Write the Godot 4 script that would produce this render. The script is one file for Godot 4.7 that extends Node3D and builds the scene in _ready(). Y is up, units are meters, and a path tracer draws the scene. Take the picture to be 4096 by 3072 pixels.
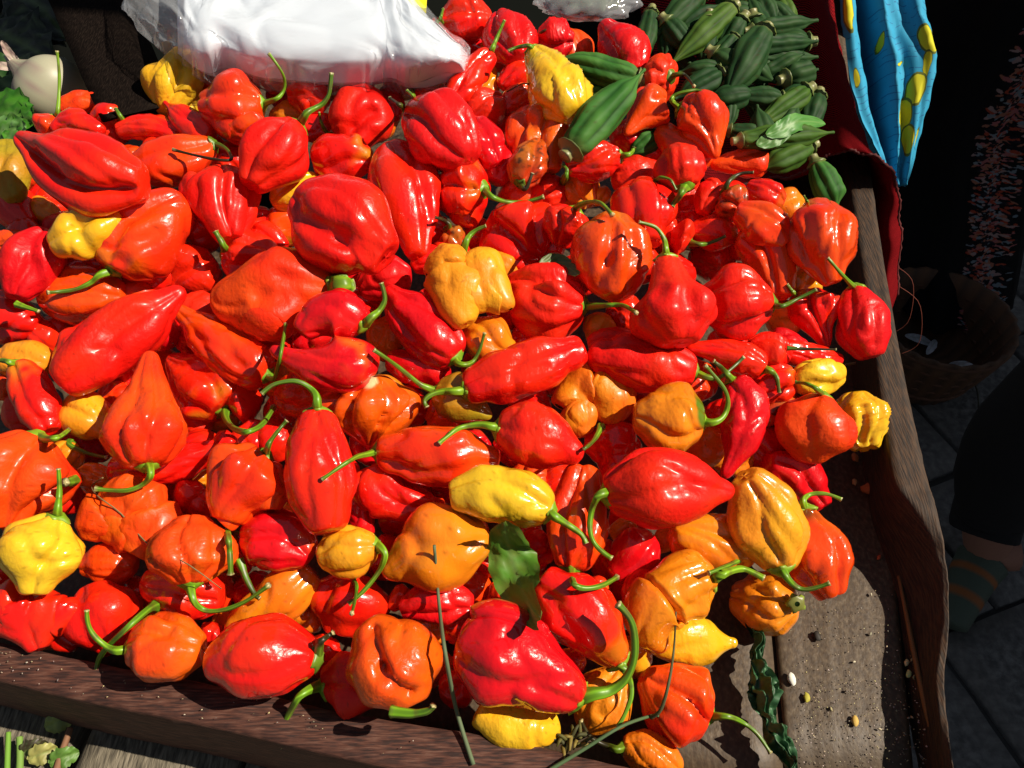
extends Node3D
# A heap of habanero peppers in a wooden market tray, seen from above in hard sunlight.
# Lengths are metres; V() takes tenths of a millimetre.

const UP_VIEW := Vector3(0, 0.766, 0.643)   # the side of the heap that lies open to the light
const SUN := Vector3(-0.92, -1.0, -0.06)
const FLOOR_Y := 0.665
const TOP_Y := 0.70

var rng := RandomNumberGenerator.new()
var low := FastNoiseLite.new()
var fine := FastNoiseLite.new()
var mats := {}
var taken := {}

const TINT := {
	"R": [Color(0.74, 0.008, 0.004), Color(0.77, 0.022, 0.005)],
	"C": [Color(0.62, 0.004, 0.009), Color(0.70, 0.009, 0.009)],
	"O": [Color(0.78, 0.066, 0.005), Color(0.78, 0.030, 0.004)],
	"T": [Color(0.76, 0.105, 0.006), Color(0.77, 0.060, 0.005)],
	"N": [Color(0.76, 0.225, 0.010), Color(0.74, 0.155, 0.010)],
	"G": [Color(0.76, 0.33, 0.014), Color(0.75, 0.25, 0.012)],
	"Y": [Color(0.78, 0.48, 0.020), Color(0.78, 0.40, 0.015)],
	"V": [Color(0.34, 0.24, 0.012), Color(0.42, 0.20, 0.012)],
	"B": [Color(0.52, 0.045, 0.008), Color(0.42, 0.11, 0.012)],
}

func V(x: float, y: float, z: float) -> Vector3:
	return Vector3(x, y, z) * 0.0001

func numbered(called: String) -> String:
	var n: int = taken.get(called, 0)
	taken[called] = n + 1
	return called if n == 0 else "%s_%03d" % [called, n]

func tag(o: Node, label: String, category := "", group := "", kind := "") -> void:
	o.set_meta("label", label)
	if category: o.set_meta("category", category)
	if group: o.set_meta("group", group)
	if kind: o.set_meta("kind", kind)

func thing(called: String, label: String, category: String, at: Vector3, group := "") -> Node3D:
	var o := Node3D.new()
	o.name = numbered(called)
	add_child(o, true)
	o.position = at
	tag(o, label, category, group)
	return o

func mesh_of(st: SurfaceTool) -> ArrayMesh:
	st.generate_normals()
	return st.commit()

func part(called: String, mesh: Mesh, mat: Material, parent: Node) -> MeshInstance3D:
	var o := MeshInstance3D.new()
	o.name = called
	o.mesh = mesh
	o.material_override = mat
	parent.add_child(o, true)
	return o

func begin() -> SurfaceTool:
	var st := SurfaceTool.new()
	st.begin(Mesh.PRIMITIVE_TRIANGLES)
	st.set_smooth_group(0)
	return st

# a grid of points (rows of equal length); wrapped rows close into a tube
func grid(st: SurfaceTool, rows: Array, cols: Array, wrap: bool, base: int, uvs := []) -> int:
	var n: int = rows[0].size()
	for i in rows.size():
		for j in n:
			if cols.size(): st.set_color(cols[i][j])
			if uvs.size(): st.set_uv(uvs[i][j])
			st.add_vertex(rows[i][j])
	for i in rows.size() - 1:
		for j in (n if wrap else n - 1):
			var a := base + i * n + j
			var b := base + i * n + (j + 1) % n
			st.add_index(a); st.add_index(b); st.add_index(a + n)
			st.add_index(b); st.add_index(b + n); st.add_index(a + n)
	return base + rows.size() * n

func curve_at(p: Array, t: float) -> Vector3:
	var n := p.size() - 1
	var f := clampf(t, 0, 1) * n
	var i := mini(int(f), n - 1)
	f -= i
	var a: Vector3 = p[maxi(i - 1, 0)]
	var b: Vector3 = p[i]
	var c: Vector3 = p[i + 1]
	var d: Vector3 = p[mini(i + 2, n)]
	return b.cubic_interpolate(c, a, d, f)

# a round bar along points; radius and colour are functions of the way along it
func tube(st: SurfaceTool, p: Array, steps: int, sides: int, radius: Callable, colour: Callable, base: int, ridge := 0.0) -> int:
	var rows := []
	var cols := []
	var u := Vector3.ZERO
	for i in steps + 1:
		var t := float(i) / steps
		var c := curve_at(p, t)
		var d := (curve_at(p, t + 0.02) - curve_at(p, t - 0.02)).normalized()
		if u == Vector3.ZERO:
			u = d.cross(Vector3(0.31, 0.8, 0.5)).normalized()
		u = (u - d * u.dot(d)).normalized()
		var v := d.cross(u)
		var row := []
		var col := []
		for j in sides:
			var a := TAU * j / sides
			row.append(c + (u * cos(a) + v * sin(a)) * float(radius.call(t)) * (1.0 + ridge * cos(a * 5.0)))
			var cc: Color = colour.call(t)
			col.append(cc if ridge == 0.0 else cc * (1.0 + 0.45 * cos(a * 5.0)))
		rows.append(row)
		cols.append(col)
	var first := []
	var last := []
	for j in sides:
		first.append(curve_at(p, 0)); last.append(curve_at(p, 1))
	rows.push_front(first); rows.append(last)
	cols.push_front(cols[0]); cols.append(cols[-1])
	return grid(st, rows, cols, true, base)

func bar(p: Array, r0: float, r1: float, colour: Color, sides := 6, steps := 14) -> ArrayMesh:
	var st := begin()
	tube(st, p, steps, sides, func(t): return lerpf(r0, r1, t), func(_t): return colour, 0)
	return mesh_of(st)

# ------------------------------------------------------------------ fruit
func width_at(w: Array, t: float) -> float:
	var xs := [0.0, 0.1, 0.3, 0.5, 0.7, 0.9, 1.0]
	var ys := [w[0] * 0.96, w[0], w[1], w[2], w[3], w[4], w[4] * 0.8]
	var i := 0
	while i < 5 and t > xs[i + 1]: i += 1
	var f: float = (t - xs[i]) / (xs[i + 1] - xs[i])
	return cubic_interpolate(ys[i], ys[i + 1], ys[maxi(i - 1, 0)], ys[mini(i + 2, 6)], f)

func lobe(st: SurfaceTool, l: Array, o: Dictionary, tint: Array, base: int, root: Vector3, main: bool, others: Array) -> int:
	var pa: Vector3 = l[0]
	var pm: Vector3 = l[1]
	var pb: Vector3 = l[2]
	var w: Array = l.slice(3)
	var q := pm * 2.0 - (pa + pb) * 0.5
	var long := pa.distance_to(pm) + pm.distance_to(pb)
	var unit := 0.0001
	var wmax: float = w.max() * unit
	var rings := 52 if main else 40
	var around := 60 if main else 48
	var creases := []
	var nc: int = o.get("c", 3)
	var start := PI / 2 + rng.randf_range(-0.7, 0.7)
	for k in nc:
		creases.append([start + TAU * (k + rng.randf_range(-0.22, 0.22)) / nc, rng.randf_range(0.7, 1.5) * 2.4 * float(o.get("cd", 0.1)), rng.randf_range(-0.5, 0.5), rng.randf() * TAU, rng.randf_range(0.2, 0.34) * 3.4 / maxf(3, nc), rng.randf_range(0.0, 0.5)])
	var off := Vector3(rng.randf(), rng.randf(), rng.randf()) * 40.0
	var ribs := 9 + rng.randi() % 4
	var ribph := rng.randf() * TAU
	var lump: float = o.get("lump", 0.085)
	var wr: float = o.get("wr", 0.0 if rng.randf() > 0.6 else rng.randf_range(0.010, 0.030))
	var sink := rng.randf_range(0.04, 0.17)
	var okra: bool = o.has("okra")
	var dents: Array = o.get("dents", [])
	var c0 := minf(0.3, 0.45 * w[0] * unit / long)
	var c1 := minf(0.3, 0.45 * w[4] * unit / long)
	var axis := (pb - pa).normalized()
	var ref := UP_VIEW if absf(axis.dot(UP_VIEW)) < 0.9 else Vector3(1, 0, 0)
	var hue := rng.randf_range(-0.06, 0.06)
	var unripe := 0.0 if okra or rng.randf() > 0.22 else rng.randf_range(0.4, 1.0)
	var unripe_at := rng.randf() * TAU
	var rows := []
	var cols := []
	for i in rings + 1:
		var t := 0.5 - 0.5 * cos(PI * i / rings)
		t = lerpf(t, float(i) / rings, 0.35)
		var c := pa * (1 - t) * (1 - t) + q * 2.0 * t * (1 - t) + pb * t * t
		var d := ((q - pa) * (1 - t) + (pb - q) * t).normalized()
		var v := (ref - d * ref.dot(d)).normalized()
		var u := d.cross(v)
		var r := width_at(w, t) * unit * (0.47 if okra else 0.5)
		if t < c0: r *= sqrt(maxf(0, 1 - pow(1 - t / c0, 2)))
		if t > 1 - c1: r *= sqrt(maxf(0, 1 - pow(1 - (1 - t) / c1, 2)))
		var shoulder := 0.0
		if main and not okra: shoulder = 0.2 * r * exp(-pow((t - 0.05) / 0.07, 2))
		var row := []
		var col := []
		for j in around:
			var th := TAU * j / around
			var cut := 0.0
			for k in creases:
				var dth := absf(wrapf(th - k[0] - k[2] * (t - 0.3) - 0.18 * sin(t * 5.0 + k[3]), -PI, PI))
				cut += k[1] * exp(-pow(dth / k[4], 1.35)) * (1.0 - k[5] * t) * smoothstep(0.0, 0.12, t) * smoothstep(1.02, 0.9, t)
			if okra:
				cut = 0.17 * pow(1.0 - absf(cos(3.5 * th + start)), 0.8) * smoothstep(0.0, 0.08, t) * smoothstep(1.0, 0.75, t)
			else:
				cut += 0.035 * (0.5 + 0.5 * cos(ribs * th + ribph)) * exp(-t / 0.2) * smoothstep(0.0, 0.06, t)
			var dir := u * cos(th) + v * sin(th) * 0.93
			var p := c + dir * r
			var nz := low.get_noise_3dv(p * (0.55 / wmax) * 1.6 + off) * 1.6
			var nz2 := low.get_noise_3dv(p * (1.5 / wmax) * 1.6 + off * 1.7)
			var k2 := 1.05 + 0.03 * creases.size() * float(o.get("cd", 0.1)) * 4.0 - cut + lump * nz + lump * 0.5 * nz2
			if not okra:
				var fold := low.get_noise_3dv((p - pa - axis * 0.6 * (p - pa).dot(axis)) * (1.15 / wmax) + off * 0.6)
				k2 -= 0.105 * exp(-pow(fold / 0.13, 2)) * smoothstep(0.03, 0.2, t)
			if wr > 0.0:
				k2 -= wr * (1.0 - absf(fine.get_noise_3dv(p * 420.0 + off)) * 3.0) * 0.55
			p = c + dir * r * k2 - d * shoulder * (1.0 - 2.0 * cut)
			if not okra and w[4] > 0.42 * w.max():
				p += d * (w[4] * unit * sink * (exp(-pow((t - 0.93) / 0.05, 2)) - 0.6 * exp(-pow((1.0 - t) / 0.03, 2))) * (1.0 - 1.6 * cut))
			if others.size():
				var gapo := 1.0
				for e in others: gapo = minf(gapo, p.distance_to(e[0]) - float(e[1]))
				var hh := maxf(0.0, 0.009 - absf(gapo)) / 0.009
				p += dir * (hh * hh * 0.009 * 0.42)
			for e in dents:
				if dir.dot(UP_VIEW) < -0.2: continue
				var near := Geometry3D.get_closest_point_to_segment(p, e[0], e[1])
				var gap := p - near
				gap -= UP_VIEW * gap.dot(UP_VIEW)
				var f := exp(-pow(gap.length() / (e[2] * unit), 2))
				p -= UP_VIEW * (e[3] * unit * f)
			row.append(p - root)
			var mix := clampf(0.5 + nz * 0.9 + hue * 6.0 + 0.2 * (0.4 - t), 0, 1)
			var cc: Color = tint[0].lerp(tint[1], mix)
			if okra:
				var seam := pow(1.0 - absf(cos(3.5 * th + start)), 3)
				cc = cc.lerp(Color(0.006, 0.022, 0.006), seam * 0.75 * smoothstep(0.02, 0.2, t))
				cc = cc.lerp(Color(0.16, 0.17, 0.05), smoothstep(0.1, 0.0, t) * 0.7)
			if o.get("green", 0) == 1:
				cc = cc.lerp(Color(0.10, 0.17, 0.008), clampf((nz2 * 1.5 + 0.5) * smoothstep(0.3, 0.05, t) * smoothstep(-0.2, 0.5, cos(th - 0.4)) * 1.6, 0, 1))
			if unripe > 0.0:
				cc = cc.lerp(Color(0.55, 0.20, 0.012), clampf((0.4 + nz2 * 1.6) * smoothstep(0.42, 0.05, t) * (0.45 + 0.55 * cos(th - unripe_at)), 0, 1) * unripe)
			if o.get("brown", 0) == 1:
				cc = cc.lerp(Color(0.06, 0.035, 0.008), clampf((0.7 + nz2) * smoothstep(0.25, 0.06, t), 0, 1) * 0.85)
			if o.has("rot"):
				cc = cc.lerp(Color(0.02, 0.022, 0.012), smoothstep(0.2, 0.42, fine.get_noise_3dv(p * 150.0 + off)) * 0.8)
			cc = cc.lerp(Color(0.05, 0.012, 0.004), smoothstep(0.54, 0.62, fine.get_noise_3dv(p * 900.0 + off)) * 0.4)
			if o.has("scar"):
				var s: Vector3 = p - Vector3(o["scar"])
				s -= UP_VIEW * s.dot(UP_VIEW)
				cc = cc.lerp(Color(0.72, 0.50, 0.26), smoothstep(0.0042, 0.0026, s.length() + 0.0016 * nz2))
			col.append(cc)
		rows.append(row)
		cols.append(col)
	return grid(st, rows, cols, true, base)

func stem_parts(o: Dictionary, root: Vector3, owner_node: Node3D, axis: Vector3, wmax: float) -> void:
	var p := []
	for s in o["stem"]: p.append(Vector3(s) - root)
	var thick: float = o.get("st", 1.0) * 0.00098
	var dark: float = o.get("dk", 0.0)
	var fresh := Color(0.11, 0.27, 0.012).lerp(Color(0.19, 0.36, 0.014), rng.randf())
	var tipc := fresh.lerp(Color(0.05, 0.10, 0.01), rng.randf() * 0.8)
	var dried := Color(0.022, 0.028, 0.008)
	var long := 0.0
	for i in p.size() - 1: long += Vector3(p[i]).distance_to(p[i + 1])
	var fl := clampf(0.009 / maxf(long, 0.004), 0.05, 0.6)
	var st := begin()
	var wob := rng.randf() * 10.0
	var shape := func(t: float) -> float:
		return thick * (1.0 + 1.35 * exp(-t / fl) - 0.22 * t + 0.35 * smoothstep(0.93, 1.0, t) + 0.07 * sin(t * 19.0 + wob))
	var paint := func(t: float) -> Color:
		var c := fresh.lerp(tipc, smoothstep(0.1, 0.8, t))
		c = c.lerp(dried, dark * smoothstep(0.05, 0.5, t + 0.12 * sin(t * 13.0 + wob)))
		c = c.lerp(Color(0.10, 0.075, 0.02), smoothstep(0.15, 0.5, fine.get_noise_2d(t * 6.0, wob * 9.0)) * 0.6)
		if dark >= 1.0: c = c.lerp(Color(0.03, 0.02, 0.01), 0.5)
		return c.lerp(Color(0.42, 0.36, 0.16), smoothstep(0.955, 1.0, t))
	if o.get("nub", 0):
		p = [p[-1]]
		axis = -UP_VIEW
	else:
		tube(st, p, 22, 15, shape, paint, 0, 0.07)
		part("stem", mesh_of(st), mats.green, owner_node)
	if not o.get("calyx", true): return
	# the calyx: a ragged green cap on the shoulder
	st = begin()
	var rc := clampf(wmax * 0.19, 0.0032, 0.0056) * (1.0 + 0.25 * (float(o.get("st", 1.0)) - 1.0))
	var back := -axis
	var u := back.cross(Vector3(0.4, 0.5, 0.77)).normalized()
	var v := back.cross(u)
	var at: Vector3 = p[0]
	var rows := []
	var cols := []
	var n := 20
	for i in 6:
		var row := []
		var col := []
		for j in n:
			var a := TAU * j / n
			var rag := 1.0 + 0.22 * sin(a * 5.0 + wob) + rng.randf_range(-0.08, 0.08)
			var rr: float = [0.0, 1.0, 1.04, 0.9, 0.62, 0.3][i] * rc * (rag if i in [1, 2] else 1.0) * (0.7 if o.get("nub", 0) else 1.0)
			var hh: float = [-0.1, -0.32, -0.16, 0.10, 0.26, 0.5][i] * rc * (0.25 if o.get("nub", 0) and i > 2 else 1.0)
			row.append(at + (u * cos(a) + v * sin(a)) * rr + back * hh)
			col.append(fresh.lerp(Color(0.30, 0.36, 0.04), 0.5 if i in [1, 2] else 0.1).lerp(dried, dark * 0.5).lerp(Color(0.16, 0.12, 0.04), 0.75 if o.get("nub", 0) and i > 2 else 0.0))
		rows.append(row); cols.append(col)
	grid(st, rows, cols, true, 0)
	part("calyx", mesh_of(st), mats.green, owner_node)

func pod(label: String, kind: String, lobes: Array, o := {}) -> void:
	var okra: bool = o.has("okra")
	var a: Vector3 = lobes[0][0]
	var b: Vector3 = lobes[0][2]
	var wmax := 0.0
	for w in lobes[0].slice(3): wmax = maxf(wmax, w * 0.0001)
	var root := (a + b) * 0.5
	root.y = minf(minf(a.y, b.y), Vector3(lobes[0][1]).y) - wmax * 0.45
	rng.seed = hash(label) + int(o.get("seed", 0))
	if kind == "B": o["rot"] = 1
	var node := thing("okra_pod" if okra else "habanero_pepper", label, "okra" if okra else "pepper", root, "okra pods heaped on the burgundy sack" if okra else o.get("group", "habanero peppers heaped in the tray"))
	var tint: Array = TINT.get(kind, [])
	if okra:
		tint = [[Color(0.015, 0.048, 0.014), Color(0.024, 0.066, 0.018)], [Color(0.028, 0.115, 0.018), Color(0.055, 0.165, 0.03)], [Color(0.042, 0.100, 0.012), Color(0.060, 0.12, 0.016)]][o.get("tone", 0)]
	var st := begin()
	var base := 0
	for i in lobes.size():
		var oo := o if i == 0 else {"c": 2, "cd": 0.06, "lump": o.get("lump", 0.05), "wr": o.get("wr", 0.0), "dents": o.get("dents", [])}
		if i > 0 and o.has("rot"): oo["rot"] = 1
		var others := []
		for j in lobes.size():
			if j == i: continue
			var q: Array = lobes[j]
			for s in 15:
				var f := s / 14.0
				var e := minf(0.3, 0.45 * float(q[3]) * 0.0001 / Vector3(q[0]).distance_to(q[2]))
				var end := sqrt(maxf(0.0, 1.0 - pow(1.0 - minf(1.0, minf(f, 1.0 - f) / e), 2)))
				others.append([Vector3(q[0]) * (1 - f) * (1 - f) + (Vector3(q[1]) * 2.0 - (Vector3(q[0]) + Vector3(q[2])) * 0.5) * 2.0 * f * (1 - f) + Vector3(q[2]) * f * f, width_at(q.slice(3), f) * 0.00005 * end])
		base = lobe(st, lobes[i], oo, tint, base, root, i == 0, others)
	part("body", mesh_of(st), mats.okra if okra else (mats.skins[3] if o.get("matt", 0) else mats.skins[rng.randi() % 4]), node)
	var axis := (Vector3(lobes[0][1]) - a).normalized()
	if o.has("stem"):
		stem_parts(o, root, node, axis, wmax)
	elif okra:
		var cap := begin()
		var w0: float = lobes[0][3] * 0.0001
		tube(cap, [a - root + axis * 0.001, a - root - axis * 0.002, a - root - axis * 0.005], 8, 10, func(t): return w0 * lerpf(0.46, 0.22, smoothstep(0.0, 0.6, t)), func(t): return Color(0.12, 0.16, 0.04).lerp(Color(0.25, 0.24, 0.10), t), 0)
		part("stem", mesh_of(cap), mats.green, node)

# ------------------------------------------------------------------ materials
func noise(freq: float, kind := FastNoiseLite.TYPE_SIMPLEX_SMOOTH, octaves := 4, seed_ := 1) -> FastNoiseLite:
	var n := FastNoiseLite.new()
	n.noise_type = kind
	n.frequency = freq
	n.fractal_octaves = octaves
	n.seed = seed_
	return n

func noise_tex(n: FastNoiseLite, ramp: Array = [], size := 512) -> NoiseTexture2D:
	var t := NoiseTexture2D.new()
	t.width = size; t.height = size
	t.seamless = true
	t.noise = n
	if ramp.size():
		var g := Gradient.new()
		var off := PackedFloat32Array()
		var c := PackedColorArray()
		for i in ramp.size():
			off.append(float(ramp[i][0])); c.append(Color(ramp[i][1]).linear_to_srgb())
		g.offsets = off; g.colors = c
		t.color_ramp = g
	return t

func flat_mat(linear: Color, rough := 0.7) -> StandardMaterial3D:
	var m := StandardMaterial3D.new()
	m.albedo_color = Color(linear.linear_to_srgb(), linear.a)
	m.roughness = rough
	return m

func vertex_mat(rough: float) -> StandardMaterial3D:
	var m := StandardMaterial3D.new()
	m.vertex_color_use_as_albedo = true
	m.roughness = rough
	return m

func wood_mat(ramp: Array, scale: Vector3, rough: float, bump: float, seed_: int) -> StandardMaterial3D:
	var m := StandardMaterial3D.new()
	m.albedo_texture = noise_tex(noise(0.012, FastNoiseLite.TYPE_SIMPLEX_SMOOTH, 8, seed_), ramp, 1024)
	m.uv1_triplanar = true
	m.uv1_world_triplanar = true
	m.uv1_scale = scale
	m.roughness = rough
	m.heightmap_enabled = true
	m.heightmap_scale = bump
	m.heightmap_texture = noise_tex(noise(0.03, FastNoiseLite.TYPE_SIMPLEX_SMOOTH, 5, seed_ + 7))
	return m

func make_materials() -> void:
	low.noise_type = FastNoiseLite.TYPE_SIMPLEX_SMOOTH
	low.frequency = 1.0
	low.fractal_octaves = 1
	fine.noise_type = FastNoiseLite.TYPE_SIMPLEX_SMOOTH
	fine.frequency = 1.0
	fine.fractal_octaves = 2
	var skin_bump := noise_tex(noise(0.012, FastNoiseLite.TYPE_SIMPLEX_SMOOTH, 4, 5))
	mats.skins = []
	for q in [[0.30, 0.85, 0.09, 0.020], [0.34, 0.60, 0.13, 0.026], [0.26, 1.0, 0.06, 0.016], [0.46, 0.25, 0.22, 0.03]]:
		var m := vertex_mat(q[0])
		m.metallic_specular = 0.32
		m.clearcoat_enabled = true
		m.clearcoat = q[1]
		m.clearcoat_roughness = q[2]
		m.uv1_triplanar = true
		m.uv1_scale = Vector3(55, 55, 55)
		m.heightmap_enabled = true
		m.heightmap_scale = q[3]
		m.heightmap_texture = skin_bump
		mats.skins.append(m)
	mats.okra = vertex_mat(0.62)
	mats.okra.metallic_specular = 0.3
	mats.green = vertex_mat(0.42)
	mats.matte = vertex_mat(0.75)
	mats.leaf = vertex_mat(0.5)
	mats.leaf.backlight_enabled = true
	mats.leaf.backlight = Color(0.12, 0.2, 0.02)
	mats.board_long = wood_mat([[0.25, Color(0.010, 0.005, 0.0025)], [0.45, Color(0.028, 0.014, 0.0065)], [0.6, Color(0.046, 0.021, 0.008)], [0.8, Color(0.068, 0.034, 0.014)]], Vector3(60, 60, 5), 0.75, 0.025, 11)
	mats.board_cross = wood_mat([[0.25, Color(0.020, 0.006, 0.004)], [0.45, Color(0.056, 0.017, 0.010)], [0.62, Color(0.082, 0.027, 0.015)], [0.82, Color(0.12, 0.055, 0.038)]], Vector3(6, 56, 56), 0.75, 0.025, 12)
	mats.tray_floor = wood_mat([[0.2, Color(0.044, 0.027, 0.014)], [0.45, Color(0.064, 0.041, 0.022)], [0.62, Color(0.080, 0.053, 0.029)], [0.85, Color(0.120, 0.086, 0.052)]], Vector3(26, 26, 18), 0.55, 0.012, 13)
	mats.table = wood_mat([[0.2, Color(0.06, 0.05, 0.036)], [0.5, Color(0.135, 0.115, 0.082)], [0.8, Color(0.22, 0.19, 0.14)]], Vector3(34, 30, 5), 0.85, 0.05, 14)
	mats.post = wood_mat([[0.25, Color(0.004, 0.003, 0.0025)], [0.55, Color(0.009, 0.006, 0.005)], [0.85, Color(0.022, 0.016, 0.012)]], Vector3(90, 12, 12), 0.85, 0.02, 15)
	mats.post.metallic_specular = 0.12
	mats.paving = wood_mat([[0.2, Color(0.085, 0.083, 0.08)], [0.5, Color(0.13, 0.127, 0.12)], [0.8, Color(0.19, 0.185, 0.175)]], Vector3(5, 5, 5), 0.9, 0.2, 16)
	mats.joint = flat_mat(Color(0.06, 0.058, 0.055), 0.95)

# ------------------------------------------------------------------ setting
# a timber with four ruled edges; stations are [inner top, outer top, inner foot, outer foot]
func timber(stations: Array, steps: int, rough: float) -> ArrayMesh:
	var st := begin()
	var rows := []
	var edges := [[], [], [], []]
	for s in stations:
		for k in 4: edges[k].append(s[k])
	for i in steps + 1:
		var t := float(i) / steps
		var c := []
		for k in 4: c.append(curve_at(edges[k], t))
		var row := []
		# inner foot -> inner top -> outer top -> outer foot, with eased corners
		for e in [[2, 0], [0, 1], [1, 3], [3, 2]]:
			var pa: Vector3 = c[e[0]]
			var pb: Vector3 = c[e[1]]
			for f in [0.04, 0.25, 0.5, 0.75, 0.96]:
				var p := pa.lerp(pb, f)
				var n := fine.get_noise_3dv(p * Vector3(60, 160, 60)) * rough + fine.get_noise_3dv(p * 320.0) * rough * 0.45
				var mid: Vector3 = (c[0] + c[1] + c[2] + c[3]) * 0.25
				row.append(p + (p - mid).normalized() * n)
		rows.append(row)
	var ends := []
	for e in [0, rows.size() - 1]:
		var mid := Vector3.ZERO
		for p in rows[e]: mid += p
		mid /= rows[e].size()
		var r := []
		for p in rows[e]: r.append(mid)
		ends.append(r)
	rows.push_front(ends[0]); rows.append(ends[1])
	grid(st, rows, [], true, 0)
	return mesh_of(st)

# a slab between four corners (seen from above, in order) with thickness downwards and a worn rim
func slab(c: Array, thick: float, rough := 0.0004, n := 14) -> ArrayMesh:
	var st := begin()
	var rows := []
	for i in n + 3:
		var row := []
		for j in n + 3:
			var a := clampf((i - 1.0) / n, 0, 1)
			var b := clampf((j - 1.0) / n, 0, 1)
			var rim := i == 0 or j == 0 or i == n + 2 or j == n + 2
			var p: Vector3 = Vector3(c[0]).lerp(c[1], b).lerp(Vector3(c[3]).lerp(c[2], b), a)
			if rim: p.y -= thick
			else: p.y += fine.get_noise_3dv(p * 90.0) * rough - (0.0008 if a == 0 or b == 0 or a == 1 or b == 1 else 0.0)
			row.append(p)
		rows.append(row)
	grid(st, rows, [], false, 0)
	return mesh_of(st)

func leaf_mesh(spine: Array, half: float, fold: float, ca: Color, cb: Color, ragged := 0.0, curl := 0.0) -> ArrayMesh:
	var st := begin()
	var rows := []
	var cols := []
	var under := []
	var n := 18
	for i in n + 1:
		var t := float(i) / n
		var c := curve_at(spine, t)
		var d := (curve_at(spine, t + 0.03) - curve_at(spine, t - 0.03)).normalized()
		var side := d.cross(UP_VIEW).normalized()
		var up := side.cross(d)
		var w := half * pow(sin(PI * clampf(t * 0.94 + 0.03, 0, 1)), 0.75) * (1.0 + ragged * fine.get_noise_1d(t * 9.0 + half * 999.0))
		var row := []
		var col := []
		for j in 13:
			var s := j / 6.0 - 1.0
			var p := c + side * s * w + up * (fold * absf(s) * w - curl * s * s * w + w * 0.10 * sin(t * 22.0 - absf(s) * 5.0) * absf(s))
			p += up * fine.get_noise_3dv(p * 260.0) * half * 0.18
			row.append(p)
			var vein := maxf(exp(-pow(s * 9.0, 2)), 0.6 * exp(-pow(wrapf(t * 7.0 - absf(s) * 1.6, -0.5, 0.5) * 9.0, 2)))
			col.append(ca.lerp(cb, clampf(0.5 + 1.4 * fine.get_noise_3dv(p * 120.0), 0, 1)).lerp(Color(0.20, 0.30, 0.10), vein * 0.4))
		rows.append(row); cols.append(col)
	var base := grid(st, rows, cols, false, 0)
	for r in rows:
		var rr := []
		for p in r: rr.append(p - UP_VIEW * 0.00025)
		under.append(rr)
	grid(st, under, cols, false, base)
	return mesh_of(st)

func build_environment() -> void:
	var cam := Camera3D.new()
	cam.name = "camera"
	cam.fov = 50
	cam.near = 0.02
	cam.far = 60
	add_child(cam)
	cam.position = Vector3(0, TOP_Y + 0.36, 0)
	cam.rotation_degrees = Vector3(-50, 0, 0)
	cam.current = true
	var sky := ProceduralSkyMaterial.new()
	sky.sky_top_color = Color(0.55, 0.60, 0.68)
	sky.sky_horizon_color = Color(0.76, 0.76, 0.75)
	sky.ground_bottom_color = Color(0.10, 0.09, 0.08)
	sky.ground_horizon_color = Color(0.30, 0.28, 0.26)
	var env := Environment.new()
	env.background_mode = Environment.BG_SKY
	env.sky = Sky.new()
	env.sky.sky_material = sky
	env.background_energy_multiplier = 0.29
	env.tonemap_mode = Environment.TONE_MAPPER_LINEAR
	env.tonemap_exposure = 1.32
	env.sdfgi_enabled = true
	env.ssao_enabled = true
	env.ssil_enabled = true
	var we := WorldEnvironment.new()
	we.name = "world_environment"
	we.environment = env
	add_child(we)
	var sun := DirectionalLight3D.new()
	sun.name = "sun"
	sun.light_color = Color(1.0, 0.95, 0.87)
	sun.light_energy = 1.6
	sun.light_angular_distance = 0.5
	sun.shadow_enabled = true
	add_child(sun)
	sun.basis = Basis.looking_at(SUN.normalized(), Vector3.UP)

func _ready() -> void:
	rng.seed = 7
	build_environment()
	make_materials()
	build_setting()
	build_heap()
	build_okra()
	build_details()

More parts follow.
